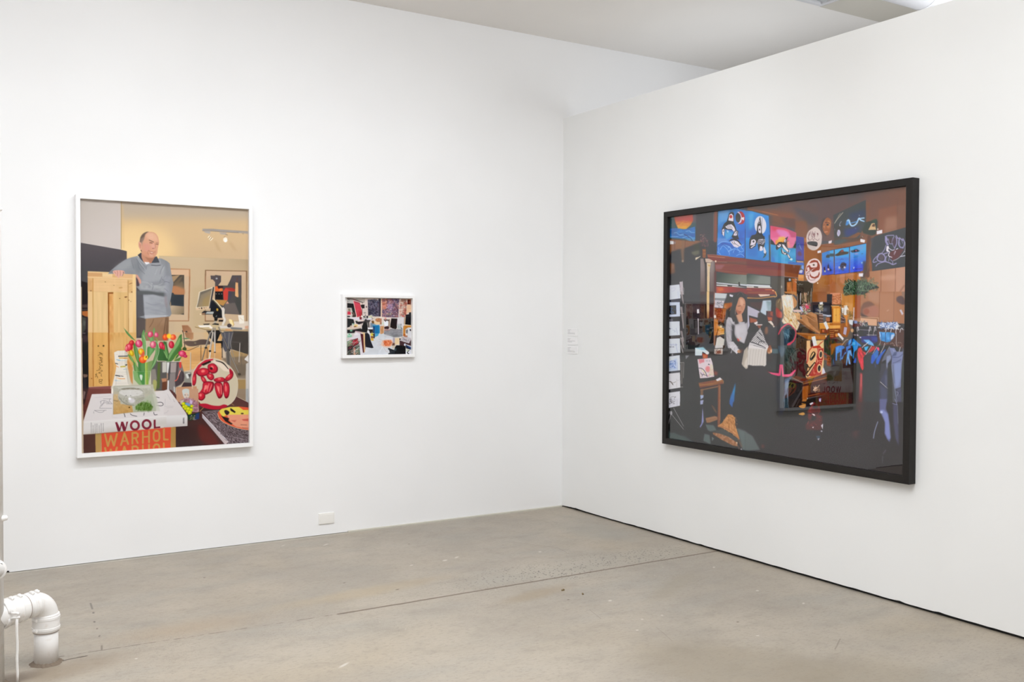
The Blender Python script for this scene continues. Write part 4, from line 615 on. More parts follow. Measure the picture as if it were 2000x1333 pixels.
    L('24344c', 8, '440,1190 520,1230 620,1340', sm=1, b=.2); c.speck(['d8b860', 'c88848', 'e0905c', 'b85c54'], 60, 260, 860, 560, 1050, 22, 3, asp=1.6, ang=-15, a=.4)
    V(1300, 465, k); F('6fa3cc', '450,20 690,-20 690,80 560,70', b=.6, a=.7); L('24344c', 8, '590,0 640,75', b=.2); F('4a443f', '85,20 690,88 690,96 85,30', b=.5, a=.5)
    # dried flowers
    c.speck(['a07078', '8a6068', 'b48a88', '7a5a60'], 60, 840, 0, 1010, 220, 14, 21, a=.7); V(1300, 360, k); c.speck(['a07078', '8a6068', 'c09a94'], 24, 820, 1180, 930, 1340, 14, 22, a=.7); V(1300, 465, k); L('8a6a60', 6, '900,100 940,260', a=.6)
    F('8f6648', '870,265 955,265 950,470 875,470', b=.3); L('b88a60', 10, '885,300 940,295'); L('b88a60', 8, '885,380 945,378')
    # post and oar
    F('8e8280', '825,490 1160,500 1160,1340 820,1340', b=.3, g=('6e605e', 0, 700, 0, 1340), n=(8, 2, 40)); F('4b4244', '895,500 940,480 970,600 975,1340 950,1340 930,640', b=.4); F('c8b4a6', '935,490 1130,500 1120,570 1040,590 950,580', sm=0, b=.2); L('6a5450', 8, '950,578 1070,592 1140,530'); F('d3c0a4', '975,590 1070,595 1045,760 1035,1340 980,1340 985,760', b=.2, g=('dfc494', 0, 700, 0, 1300)); F('c9a878', '1000,630 1060,640 1050,680 1010,670', b=.3)
    V(1300, 570, k)
    F('5b4c4a', '820,0 1150,0 1150,290 820,290', b=.6, a=.7); F('dfc08c', '975,0 1035,0 1030,640 990,640 975,400', b=.3, g=('7a4a2c', 0, 480, 0, 640)); F('2e2222', '430,295 1140,290 1140,660 430,660', b=.4, a=.95); F('3c2a20', '820,330 970,330 970,650 820,640', b=1); F('4c2420', '1030,300 1150,300 1150,650 1030,640', b=1); F('d8b888', '972,290 1035,290 1030,600 1000,680 978,600', b=.4, g=('9a6438', 0, 400, 0, 640))
    F('232122', '430,640 1145,640 1145,1340 430,1340', b=.5); F('4a4344', '450,320 800,330 790,500 470,480', b=1.5, a=.6); F('1c1a1d', '540,500 790,510 790,640 540,640', b=1); L('5a4c4c', 5, '540,330 800,325', a=.5); F('e4e0e8', '745,420 792,414 795,510 745,515'); L('c8c4cc', 22, '770,645 775,1000', b=.15); L('77707a', 8, '765,700 772,1000'); F('5c5556', '690,680 760,670 755,980 700,980', b=1, a=.6); L('8a7a74', 6, '800,668 1030,668', a=.6, b=.2); F('1d2726', '860,800 1060,760 1120,960 900,1000', b=2, a=.6); E_('6a6466', 1000, 890, 34, 16, b=.8, a=.7); F('3a2e30', '560,1050 960,1050 960,1300 560,1300', b=3, a=.6)
    F('8c5a50', '1140,600 1146,0 1165,0 1165,1340 1140,1340', b=.2); L('c8a078', 7, '1152,0 1148,1330', a=.8)
    # post card rack on the left edge
    V(1300, 465, k)
    F('d4d8e8', '75,1130 330,1100 350,1340 75,1340'); F('cbc0c8', '330,1040 400,1035 420,1340 350,1340', b=.3, a=.85); L('6a5e62', 8, '310,1040 345,1160', a=.7); L('d8d0d4', 8, '400,1020 410,1180 430,1190 425,1340', a=.8); L('9a8fa8', 5, '130,1200 220,1180 210,1240 150,1270', sm=1, a=.5)
    V(1300, 570, k)
    card = 'd3d8e8'
    F(card, '75,0 345,0 352,160 78,195'); F('c8d0ea', '75,250 335,245 345,585 75,600'); F('26344c', '78,330 250,322 255,535 75,545'); F(card, '75,710 330,700 340,1030 78,1045'); F(card, '75,1120 338,1105 345,1340 75,1340'); F('48505c', '75,200 340,170 340,245 75,250', b=.3); F('4b4a50', '75,600 340,590 335,700 75,710', b=.3); F('8a8890', '75,650 175,645 170,700 75,705', b=.4, a=.7); F('585048', '80,1050 345,1035 345,1105 80,1115', b=.3)
    L('6fa4cc', 9, '110,390 160,400 130,450 190,490 150,510 110,470', sm=1, a=.8, b=.2); L('5a88b8', 7, '200,420 240,440', b=.2)
    for q in ('80,850 130,880 160,870', '160,910 210,920 230,950 200,950', '250,860 280,1000', '100,1250 160,1280 240,1260', '240,1230 270,1300'): L('7a8094', 6, q, sm=1, a=.7)
    for q in ('80,865 110,890 100,870', ): L('2c3444', 9, q)
    c.speck(['8a90a8', 'a0a6bc'], 30, 90, 1240, 270, 1330, 14, 31, a=.6); L('a8b0c4', 5, '290,0 310,160', a=.8)
    for y0, y1 in ((0, 300), (360, 880), (930, 1200), (1090, 1340)):
        F('ada3a4', [[345, y0], [395, y0], [430, y1-30], [415, y1]], b=.3, a=.85); L('6a6064', 6, [[365, y0], [412, y1]], a=.6)
    L('c8c4c0', 7, '345,515 432,515 430,880', a=.9); L('c8c4c0', 7, '345,1095 432,1095 430,1340', a=.9); L('5a5054', 30, '350,900 420,940', a=.5, b=.5)
    V(1300, 675, k)
    F(card, '70,0 345,0 350,175 70,195'); F(card, '70,265 335,230 345,590 65,620'); F('afc0e6', '75,400 270,300 280,590 70,615', b=1, a=.6); F('d9d8de', '65,670 340,640 350,1000 60,1045'); F('d8d8e2', '60,1125 340,1085 345,1340 60,1340'); F('3a3a3e', '70,205 330,180 335,228 72,262', b=.2); F('8c8a90', '150,200 180,195 180,245 150,250'); F('55555a', '65,625 340,595 340,640 70,668', b=.3); F('505054', '60,1050 345,1010 340,1080 60,1120', b=.3)
    c.speck(['5a78b8', '6f8cc8', '4f6aa8'], 60, 95, 370, 240, 540, 16, 32, a=.65); L('5a6a98', 8, '160,370 220,380 240,480', sm=1); L('7a84a4', 6, '245,0 290,190', a=.7); L('8a90a8', 5, '275,400 285,590', a=.7); L('5c5450', 9, '65,860 130,860 180,940 100,850', sm=1, b=.1); L('6a6058', 7, '130,870 180,890 240,860', sm=1); L('a89c94', 5, '260,790 265,1030', a=.7); L('90909a', 5, '270,830 310,830', a=.7)
    c.speck(['6a6a74', '8a8a94', 'a0a0a8'], 40, 70, 20, 200, 50, 10, 33, a=.7)
    for q in ('90,1330 110,1250 170,1215 240,1230', '130,1300 190,1330 220,1260', '240,1210 200,1260'): L('5c5458', 7, q, sm=1, a=.8)
    L('a8a4a4', 24, '365,0 410,170', a=.8); L('c8c4c0', 7, '345,405 432,405 420,770', a=.9); L('7c7874', 40, '385,420 380,900', b=.3, a=.7); L('c4c4c0', 8, '355,985 410,985')
    V(1295, 780, k)
    F('d4d4de', '110,0 400,-20 402,155 110,215'); c.speck(['6c6a74', '8c8a94'], 40, 140, 0, 280, 120, 18, 34, a=.7); L('8a8890', 5, '330,0 335,160', a=.8)
    for q, w in (('155,280 110,470', 8), ('195,330 115,640', 10), ('250,210 485,640', 10), ('210,370 485,715', 10)): L('a9a7ac', w, q, a=.85, b=.1)
    E_('a4a2a8', 192, 330, 28, 50, b=.5)
    F('5c6766', '90,900 90,640 170,800 260,790 700,1010 400,990', b=1.2, a=.85); F('5b6463', '0,860 500,860 760,1040 700,1050 100,970', b=1.5, a=.7)
    F('697474', '1000,600 1200,620 1270,740 1130,770 1060,740', b=.8, a=.9); F('6d7878', '980,820 1100,850 1130,1050 1120,1070 950,990', b=1, a=.85); F('707a7a', '1150,890 1210,930 1160,1000', b=.5, a=.9); F('6e7878', '1740,680 1950,760 1950,1240 1880,1220 1820,960', b=1.5, a=.9)
    # mantel paintings
    V(1300, 360, k)
    L('8e655c', 70, '1185,650 1175,1340', b=.3); L('9b8078', 12, '1135,700 1130,1340', b=.3, a=.6)
    F('5c94d0', '1245,635 1600,575 1890,620 1885,1340 1230,1340', n=(14, 14, 14), g=('3f78c8', 1300, 700, 1700, 1300)); F('86b4e0', '1260,640 1500,600 1500,850 1300,900', b=2, a=.5); F('3f7fd0', '1650,600 1880,620 1880,1100 1700,1100', b=2, a=.5); F('a9a8d8', '1650,980 1740,1180 1730,1300 1680,1100', b=.8, a=.6)
    dk, wh = '404246', 'dcd4e0'
    F(dk, '1450,880 1500,700 1540,660 1600,660 1620,700 1615,900 1670,1060 1680,1180 1640,1170 1600,1090 1480,1080 1400,1060 1390,1240 1330,1180 1330,1060 1380,940', b=.1); F(wh, '1485,860 1510,720 1560,695 1600,740 1605,880 1540,870'); E_('c0504c', 1545, 770, 34, 40, b=.3); F(wh, '1410,1010 1480,960 1560,950 1620,1010 1660,1100 1650,1160 1560,1060 1470,1060', b=.1)
    for q in ('1450,980 1480,1050', '1480,970 1510,1050', '1510,970 1540,1040', '1540,980 1580,1050'): L(dk, 7, q)
    F(wh, '1340,1080 1385,1050 1390,1130 1380,1240 1345,1190', b=.1); E_(dk, 1365, 1110, 9, 18); L(dk, 8, '1430,1080 1440,1150 1470,1180 1460,1130', sm=1); F(wh, '1440,1090 1500,1110 1470,1160', b=.2)
    E_('47494f', 1725, 790, 70, 118, b=.2); F('b5344c', '1740,655 1800,650 1860,720 1875,830 1850,920 1780,950 1720,935 1790,900 1800,800 1780,700', sm=1, b=.1); F('dcc8d8', '1700,665 1740,660 1790,740 1805,830 1770,910 1700,935 1750,890 1780,800 1760,720', sm=1, b=.2); F('e0e8e8', '1800,790 1860,780 1850,860 1820,850', b=.2)
    V(1300, 465, k)
    F('4678c6', '1230,0 1885,0 1880,480 1640,460 1210,400', n=(16, 12, 12)); F('7d9ed8', '1230,0 1400,0 1500,80 1300,120 1220,200', b=1.2, a=.7); F('6fb4e0', '1420,-180 1620,-120 1560,-20 1440,40 1400,-40', b=1.5, a=.7)
    for q in ('1240,160 1320,100 1420,90 1540,110', '1290,280 1350,190 1420,230 1500,330 1510,400', '1370,150 1480,200 1560,270', '1480,240 1500,200 1540,260 1500,310', '1560,280 1660,240', '1600,350 1640,270 1750,310 1740,350', '1680,230 1780,330 1850,300', '1680,420 1780,380 1860,440', '1230,330 1300,390', '1840,150 1790,220 1840,270', '1480,330 1600,270', '1250,220 1260,330'): L('8fb8ec', 14, q, sm=1, b=.2, a=.85)
    F('3b66b4', '1300,130 1400,110 1560,180 1600,250 1500,180 1380,160', sm=1, b=.5, a=.7)
    F(dk, '1490,80 1560,20 1660,15 1740,80 1800,170 1770,160 1680,70 1590,55', sm=0, b=.1); F(wh, '1530,90 1620,55 1710,90 1790,180 1700,230 1620,210', b=.1); L(dk, 9, '1570,90 1610,150'); L(dk, 9, '1620,80 1640,150'); L(dk, 7, '1640,130 1740,200'); F(dk, '1560,-30 1650,-190 1720,-165 1710,-70 1740,40 1600,10', b=.1); F(wh, '1600,-60 1655,-170 1700,-150 1690,-60 1650,-50', b=.1); L(dk, 10, '1650,-150 1680,-130 1660,-90', sm=1)
    L('3c4458', 12, '1888,-200 1878,490', b=.2)
    V(1460, 360, k)
    F('4a92d4', '-48,630 100,640 500,750 540,1340 -48,1340', n=(14, 14, 20), g=('3f74c0', 400, 700, 500, 1340)); F('72b4e0', '20,700 150,690 140,1000 40,1100', b=2, a=.6); E_('d8d6e6', 305, 970, 138, 215, rot=-4, b=.2)
    F(dk, '300,760 320,900 340,1150 420,1340 50,1340 140,1240 210,1160 235,950', b=.1); L('5a5c64', 8, '345,790 335,1100', b=.1); F(wh, '275,810 290,880 270,890', b=.2); O(wh, 8, 275, 905, 18, 28); F(wh, '255,1010 300,985 320,1080 310,1160 260,1130', sm=1, b=.1); E_(dk, 285, 1075, 16, 22); E_(wh, 262, 1225, 20, 18, b=.1); E_(wh, 345, 1255, 22, 18, rot=30, b=.1); F('b0aab4', '280,1290 340,1270 400,1340 240,1340', b=.3)
    V(1460, 465, k)
    F('4a8acc', '-48,0 520,0 530,520 400,545 -48,490', n=(12, 16, 16)); F('6aa8d8', '430,100 520,200 500,460 440,350', b=2, a=.6); F('3c6fb8', '0,180 250,260 240,440 0,440', b=2, a=.5)
    F(dk, '50,30 100,-60 230,-90 400,-40 420,80 400,180 340,210 260,190 220,100 190,200 90,260 45,250 40,120', sm=0, b=.1); F(wh, '60,180 80,120 90,50 160,30 200,70 190,130 140,170', b=.1); E_(dk, 142, 85, 24, 26, b=.1); F(wh, '70,225 180,150 180,175 90,245'); E_('b8b2c0', 300, 105, 62, 74, b=.1); E_(dk, 300, 105, 48, 60); E_('a8a0ac', 298, 102, 34, 44, b=.2); E_(dk, 298, 105, 14, 20); F(wh, '240,40 370,20 390,120 350,190 380,60', b=.3, a=.8); O(wh, 8, 400, 70, 14, 36)
    F(dk, '240,150 380,170 450,340 440,420 360,480 400,410 380,250 290,210 270,320 255,260', b=.1); F(wh, '300,190 350,200 370,290 320,310 280,300', b=.1); F('cfd0dc', '370,220 400,210 445,330 420,380 385,350', b=.1); F('4e6a6c', '410,400 445,380 420,450 365,480', b=.2)
    L('5a534f', 20, '515,-60 520,530', b=.4); L('5a6a70', 16, '528,0 540,560', b=.3, a=.5)
    V(1460, 360, k)
    F('d76a90', '540,985 900,1050 1150,1150 1150,1340 540,1340', n=(6, 10, 10)); F('cf5560', '545,990 900,1050 1000,1120 600,1100', b=1.5, a=.8); F('d887c0', '680,1080 900,1100 1000,1250 800,1240', sm=1, b=1.5, a=.8); F('e8b070', '680,1290 760,1250 880,1240 930,1340 660,1340', sm=0, b=1); F('b85c78', '940,1060 1150,1150 1150,1340 1080,1340', b=.8, a=.8)
    F('5d5ea4', '1150,1230 1330,1260 1340,1340 1150,1340', b=.3)
    V(1460, 465, k)
    F('4094c8', '545,150 700,180 1000,240 1145,250 1145,640 900,610 560,570', n=(16, 14, 10)); F('5570c0', '560,400 640,480 650,580 560,565', b=1.5, a=.7); F('48b4cc', '740,240 900,240 900,480 740,420', b=2, a=.5); F('3a6cb8', '960,560 1330,590 1330,650 960,620', b=.5); F('2f4a50', '545,20 640,120 660,160 548,150', b=.2); F('e07aa0', '560,0 740,-10 700,160 650,150', b=.5); F('ec9c58', '660,60 850,0 900,40 860,160 720,200 665,150', b=1); F('f0b45c', '760,0 860,0 820,90 700,80', b=1, a=.8); F('e89488', '930,90 1000,60 1040,240 950,240', b=1); F('d87c9c', '980,-10 1150,-10 1120,140 1070,230 1010,240 990,100', b=.8); F('2f4238', '1080,210 1140,110 1145,235 1100,235', b=.2)
    F(dk, '680,160 740,100 800,95 850,110 890,20 960,-40 930,60 915,190 1000,330 960,350 940,340 850,250 790,215 690,290 670,250', b=.1); F(wh, '700,200 740,140 790,150 785,200 690,260 740,220', b=.1); E_(dk, 742, 168, 14, 16); F(wh, '815,150 860,160 970,300 950,340 850,240', b=.1); E_(wh, 892, 70, 22, 38, rot=12, b=.1); E_(dk, 894, 72, 8, 20, rot=12)
    F(dk, '800,230 830,300 860,330 920,340 930,400 870,400 810,370 790,300', b=.2); F(wh, '810,250 830,350 870,390 850,330', b=.2); E_(wh, 890, 375, 22, 18, b=.1); F(dk, '920,370 960,370 1010,450 1040,520 990,490 930,400', b=.1); F(wh, '940,385 970,395 1010,470 980,470', b=.1); L(wh, 14, '1000,290 985,340', b=.2); E_('b8d8ee', 1035, 508, 34, 26, b=.4); L('dcdce4', 5, '545,20 550,560', a=.6)
    F('4a4c98', '1150,-30 1335,0 1335,540 1150,520', b=.2, n=(10, 12, 14)); F('3c5690', '1150,110 1200,80 1250,140 1290,300 1200,260 1160,300', b=1, a=.8); F('6a4448', '1190,330 1250,310 1290,400 1240,440 1180,400', b=1.2, a=.7); L('8aa4d0', 7, '1170,160 1220,130 1260,260', sm=1, b=.3, a=.7); L('b8c0e0', 8, '1230,180 1280,280', b=.4, a=.7); F('c8a090', '1150,545 1320,560 1320,580 1180,575', b=.4); F('4868b8', '1160,580 1335,600 1335,640 1200,630', b=.3); F('6f98d8', '1280,650 1335,650 1335,760 1270,720', b=.4); F('3c4ca0', '1200,790 1270,760 1335,770 1335,870 1200,850', b=.3); F('b8bce0', '1240,770 1300,760 1290,830 1220,820', sm=1, b=.3)
    # mantelpiece
    V(1300, 465, k)
    F('875850', '985,390 1220,410 1640,460 1945,500 1945,900 1560,850 1175,790 1165,560 1000,480', b=.2, n=(5, 30, 3)); L('b07a6c', 10, '990,400 1120,398 1500,440', b=.3); L('c89078', 12, '1000,432 1400,468', b=.3); L('5a423e', 14, '1190,600 1500,590 1945,640', b=.5, a=.7); F('76605a', '1190,560 1945,560 1945,640 1200,600', b=.8, a=.6); F('a07078', '1180,640 1400,640 1320,740 1185,740', b=1, a=.7); L('96685c', 12, '1185,760 1600,810 1945,850', b=.4); L('b89088', 8, '1220,560 1450,575', b=.3, a=.7); E_('e8c8b8', 1185, 555, 20, 24, b=.2)
    F('6d4a44', '1150,800 1200,800 1200,1340 1150,1340', b=.3); F('565c58', '1205,830 1945,880 1945,1120 1780,1110 1210,1050', b=.5, g=('828880', 1300, 850, 1700, 1100)); L('30342f', 12, '1205,1050 1700,1095 1945,1110', b=.3); F('c4c6cc', '1205,1050 1730,1100 1730,1135 1205,1080', b=.2); F('c4c8d0', '1760,1090 1945,1105 1945,1145 1770,1125', b=.2); F('d8d4d0', '1205,1105 1480,1120 1945,1180 1600,1160 1205,1130', b=.3); F('2c2826', '1460,1115 1580,1125 1570,1150 1470,1145', b=.2); L('262422', 30, '1740,1060 1745,1130', b=.3)
    F('b5603c', '1200,1150 1600,1160 1945,1210 1945,1340 1700,1290 1200,1310', b=.4, g=('8a4838', 1300, 0, 1700, 0)); F('d07a48', '1230,1190 1350,1180 1380,1240 1260,1260', b=1, a=.7)
    V(1460, 465, k)
    F('7f4f48', '-20,500 180,530 540,570 1130,640 1255,660 1230,740 1200,940 880,910 500,890 -20,830', b=.2, n=(5, 30, 3)); L('5c3b36', 14, '-20,640 700,690', b=.5, a=.6); F('94605a', '-20,700 840,770 850,900 -20,820', b=1, a=.5); F('643020', '870,620 1250,660 1190,930 880,900', b=.4); F('7c4024', '880,800 1180,860 1170,930 880,905', b=.5, a=.8); L('a86a58', 9, '870,905 1195,945', b=.2); L('b06a5c', 8, '0,835 500,885 700,905', b=.3, a=.7)
    F('5a615c', '-20,850 540,920 540,1110 -20,1080', b=.5, g=('868c86', 0, 900, 200, 1080)); L('30342f', 10, '-20,1090 530,1110', b=.2); F('cdd0d4', '-20,1095 530,1120 540,1170 -20,1140', b=.3); F('dcd6d0', '-20,1150 560,1165 580,1190 -20,1180', b=.3); L('34302c', 24, '160,1160 240,1165', b=.3)
    F('615e5a', '560,920 870,930 870,1340 700,1340 620,1200 560,1170', b=.5); F('686058', '740,1000 870,1000 850,1300 760,1300', b=2, a=.5); E_('a8a090', 805, 1160, 14, 34, b=.4)
    F('8a4a3c', '-20,1180 560,1200 640,1230 690,1340 -20,1340', b=.4); L('d08a5c', 14, '420,1225 580,1230 640,1270 670,1340', sm=1, b=.2); E_('e8c090', 605, 1250, 18, 12, b=.2); L('c07a58', 12, '-20,1220 100,1235', b=.3)
    # shelf right of mantel
    F('2c2422', '870,930 1170,950 1170,1340 870,1340', b=.2); F('a85c30', '1040,960 1170,970 1165,1340 1060,1340 1070,1100', b=.3, n=(10, 3, 16)); F('b06a38', '930,1050 1060,1040 1060,1300 930,1290', b=.5, n=(12, 3, 10)); E_('9ab0c8', 1000, 990, 28, 30, b=.4); F('6f4020', '1040,940 1080,1000 1050,1280 1020,1100', b=.5, a=.6); c.speck(['d8b8a0', 'b8806c', '402820'], 14, 1100, 960, 1180, 1060, 12, 41)
    F('cd9058', '1200,870 1335,875 1330,1020 1200,1010', b=.2); F('b87440', '1200,960 1335,950 1330,1020 1200,1010', b=.5, a=.7)
    F('20201f', '1165,1020 1540,1040 1540,1340 1165,1340', b=.2); c.word('b8b8b4', 7, 'ISSOLD'[:0], (1180, 1080), (20, 0), (0, 40)); L('a8a8a4', 8, '1180,1090 1220,1120 1240,1080 1270,1110 1310,1095', b=.3); L('98a098', 7, '1510,1190 1510,1340'); L('8a8a80', 6, '1200,1130 1210,1300', a=.7)
    F('b0764c', '1345,0 1400,0 1390,640 1345,560', b=.4); F('8a5636', '1350,100 1420,100 1500,280 1740,200 1750,880 1700,960 1340,1020 1350,400', b=.6); F('6d4024', '1640,250 1750,380 1740,900 1700,700', b=1.5, a=.5); F('8f5a34', '1560,1040 1945,860 1945,1340 1540,1340', b=.4, n=(10, 8, 20)); F('a26c34', '1700,980 1900,900 1880,1200 1700,1180', b=3, a=.5); L('a8744c', 7, '1340,250 1345,560', a=.7, b=.2)
    F('e0d4dc', '1655,310 1735,290 1740,345 1655,365', b=.2)
    # masks and drums
    V(1460, 465, k)
    F('cfc0bb', '1400,-60 1440,-150 1500,-200 1600,-255 1700,-200 1750,-100 1760,0 1740,150 1660,260 1560,295 1460,250 1410,160 1395,40', sm=1, b=.2); F('4f4243', '1420,100 1500,80 1620,90 1660,130 1640,200 1560,190 1430,150', sm=1, b=.2); F('b9b0ae', '1415,170 1560,195 1620,210 1600,280 1520,290 1440,240', sm=1, b=.6, a=.7)
    for q in ('1440,0 1470,60 1520,20', '1540,-160 1520,-60 1560,60 1590,-40 1600,-150', '1550,-100 1580,-90 1570,-50', '1640,-120 1670,-80 1650,-40', '1480,-120 1440,-20 1450,60', '1600,20 1660,60 1700,20', '1460,-140 1430,20', '1500,-160 1470,-60'): L('7c5658', 9, q, sm=1, b=.1, a=.9)
    O('6b4548', 8, 1555, -70, 34, 50); E_('7c4c50', 1555, -75, 12, 20); E_('7c4c50', 1660, -95, 16, 20)
    F('7a6258', '1760,-400 1900,-420 1960,-300 1960,-60 1880,0 1800,-60 1770,-200', sm=1, b=.5, a=.5)
    V(1615, 360, k)
    F('534f50', '-110,830 0,780 -20,1260 -100,1150 -150,1000', b=1.2, a=.8); F('9c6c54', '-10,800 40,800 95,850 102,950 80,1100 30,1200 -40,1180 -100,1060 -80,900', sm=1, b=.3, n=(8, 6, 6)); F('b9825f', '20,860 70,880 80,980 40,1050 0,1000', sm=1, b=.8, a=.8); E_('2f2522', 18, 960, 26, 22, b=.3); L('4a3428', 12, '-40,910 30,910 60,930', sm=1, b=.3); L('c06a50', 14, '-60,1140 30,1125', b=.3); L('e0c0a0', 7, '-50,1135 10,1125', b=.2); L('6e4838', 10, '-60,960 -70,1060', b=.4); F('c89070', '-90,1000 -40,960 -50,1080', b=.6, a=.6)
    # dark wing painting
    F('56595a', '150,730 920,370 925,900 820,1130 760,1300 180,1340', b=.3); F('4f5670', '520,700 900,600 900,780 560,900', b=3, a=.7); F('46538a', '380,1080 780,1000 700,1180 450,1260', b=3, a=.7); F('58534f', '150,1000 420,950 400,1250 180,1330', b=3, a=.6)
    L('c8bcae', 9, '180,930 240,840 380,670', b=.15); L('b8a898', 7, '200,890 320,690', b=.2); L('a0948a', 6, '260,820 270,740 330,700', b=.2, a=.7); L('b8b4c8', 8, '345,880 300,950 320,985 300,985 300,950', sm=1, b=.2); F('c0bcd4', '260,1090 300,1085 320,1150 300,1210 270,1235 240,1180', sm=1, b=.3); L('7a7488', 7, '265,1120 290,1160 270,1190', b=.2)
    F('5a8cc8', '445,970 470,860 520,830 540,900 500,960', sm=1, b=.6); L('a6c8ec', [22, 36, 34, 30, 36, 24], '480,870 520,850 560,960 620,985 700,930 760,810 800,850 880,880', sm=1, b=.3); L('a6c8ec', 26, '800,810 880,800', b=.3); L('6f9cd4', 20, '570,920 660,900 720,880', sm=1, b=.4); L('c8c8d8', 8, '765,730 770,750', b=.3); L('b8b8d0', 6, '670,1050 690,1045', b=.2); L('b0b0c8', 6, '185,1060 190,1090', b=.3, a=.7)
    F('816150', '360,1260 500,1260 740,1140 820,1160 700,1260 500,1330 360,1320', sm=0, b=.5); L('6f5848', 6, '420,1290 780,1180', b=.4)
    F('4c5450', '920,900 1080,860 1180,830 1200,900 1190,1060 1150,1190 1060,1220 860,1160 830,1080', b=.8); F('456056', '1060,860 1170,820 1190,920 1100,920', b=1, a=.8); F('c9ab86', '980,1085 1060,930 1130,920 1165,1080', b=.2); F('6a5438', '1060,1000 1090,940 1140,950 1130,1010', b=.2); L('3a4a46', 8, '1000,1090 1160,1085'); F('e2dcee', '1180,1110 1310,1080 1310,1160 1180,1190', b=.2); E_('e0d0c0', 1205, 1065, 14, 18, b=.3); E_('d8c8bc', 842, 1248, 14, b=.2)
    V(1615, 465, k)
    F('61544d', '170,0 760,0 900,-60 740,90 500,120 170,170', b=.6, a=.8); F('566060', '180,60 420,20 520,60 300,150 170,160', b=1.5, a=.8); F('8d6450', '170,180 800,60 780,130 170,270 0,300 0,200', b=.6, a=.9); F('e0d4da', '40,80 120,55 105,125 40,135', b=.2); F('e2dcea', '795,20 905,50 890,115 790,95', b=.2)
    L('6c5448', 80, '1000,-20 960,400 970,900', b=.8); L('7d6150', 20, '1040,100 1000,500 960,700', b=.5, a=.8); L('5a4a44', 14, '960,100 940,500 900,800', b=.5, a=.7); L('b09078', 6, '1015,570 1000,660 930,840', b=.3, a=.7)
    # chalky drawing on black
    F('55575a', '1110,0 1870,-140 1870,680 1070,790 1060,300', b=.3); V(1615, 360, k); F('56585a', '1130,1230 1870,1020 1870,1340 1110,1340', b=.3)
    pc = '9d96be'
    for q, w in (('1380,1240 1450,1215 1580,1210', 20), ('1400,1260 1430,1320', 40), ('1590,1220 1560,1340', 16), ('1640,1220 1680,1280 1740,1290 1800,1330', 26), ('1620,1240 1660,1340', 14), ('1760,1310 1790,1340', 10)): L(pc, w, q, sm=1, b=.3, a=.9)
    V(1615, 465, k)
    F('64565f', '1560,20 1640,0 1660,180 1600,250 1560,150', b=.6, a=.8); F('6c5052', '1480,350 1620,270 1820,270 1700,460 1560,540 1500,460', b=.5); F('5f5052', '1460,0 1560,0 1560,120 1460,130', b=.5, a=.7)
    for q, w in (('1400,0 1400,80 1440,160', 46), ('1650,0 1650,130 1600,250', 22), ('1560,0 1540,120 1600,240', 10), ('1460,20 1480,130 1560,140', 14), ('1720,0 1700,140 1740,220 1800,230', 30), ('1800,20 1840,120 1800,240', 24), ('1400,170 1360,280 1290,370 1220,390', 16), ('1720,100 1740,160', 10), ('1770,60 1800,130', 10),
                 ('1240,390 1180,440 1110,520 1100,580 1180,560', 20), ('1220,390 1300,370 1370,430 1380,500 1340,560 1240,550 1190,500 1220,410', 28), ('1420,430 1390,500 1400,560', 18), ('1480,450 1460,550', 14), ('1380,560 1480,590 1560,630 1640,600', 24), ('1160,670 1220,610 1380,560', 18), ('1560,580 1550,630', 20), ('1500,510 1560,560', 14), ('1350,380 1440,350', 26)): L(pc, w, q, sm=1, b=.3, a=.92)
    E_('6a6068', 1288, 462, 62, 66, b=.5, a=.8)
    for q, w in (('1440,220 1430,300 1480,330 1460,420 1540,460', [60, 44, 18, 18, 14]), ('1450,230 1540,290 1600,280', 14), ('1640,270 1680,250', 16), ('1850,100 1850,280 1760,420 1660,500 1570,540', 10), ('1740,440 1850,420', 14), ('1820,340 1860,320', 10), ('1590,400 1600,340 1630,310 1610,370', 7)): L('ded8ec' if w != 10 else 'c4bcc8', w, q, sm=1, b=.2)
    L('6a6a72', 6, '1200,705 1500,690', a=.5)
    # orca triptych
    F('4a9ad0', '0,320 160,280 165,850 0,875', g=('2e56c8', 0, 400, 0, 750)); F('4aa0d4', '185,280 525,215 525,820 185,870', g=('2c50c8', 0, 350, 0, 800)); F('58a4d8', '545,205 930,130 925,560 850,780 545,820', g=('3458d0', 300, 300, 330, 750)); F('8a8ac0', '700,200 880,170 850,280 700,300', b=2, a=.5)
    L('2e2c50', 12, '178,290 178,870'); L('2a2c58', 10, '532,220 530,830'); L('2a3470', 8, '0,320 165,278 525,215 930,130', b=.1); L('34204c', 10, '0,880 170,860 180,872 525,828 800,800', b=.1)
    F('3c4a50', '0,400 80,370 165,370 165,440 60,440 0,460', b=.5, a=.9); F('4a4038', '190,400 260,360 320,300 360,275 400,320 520,330 500,380 400,400 250,430 190,420', b=.4); F('8a4c48', '330,290 390,275 400,320 340,340', b=.5); F('3f4450', '550,310 650,280 700,265 780,300 760,325 600,350', b=.5); E_('b07888', 690, 300, 22, 20, b=.4); F('a8a0d0', '640,360 740,350 740,390 660,400', b=1, a=.8); L('2c6c9c', 8, '630,465 740,435', b=.3); L('203c80', 10, '320,520 350,495 390,515', b=.3); L('283c78', 7, '0,560 100,545', b=.3); L('2c3c60', 12, '820,380 850,370', b=.5, a=.7)
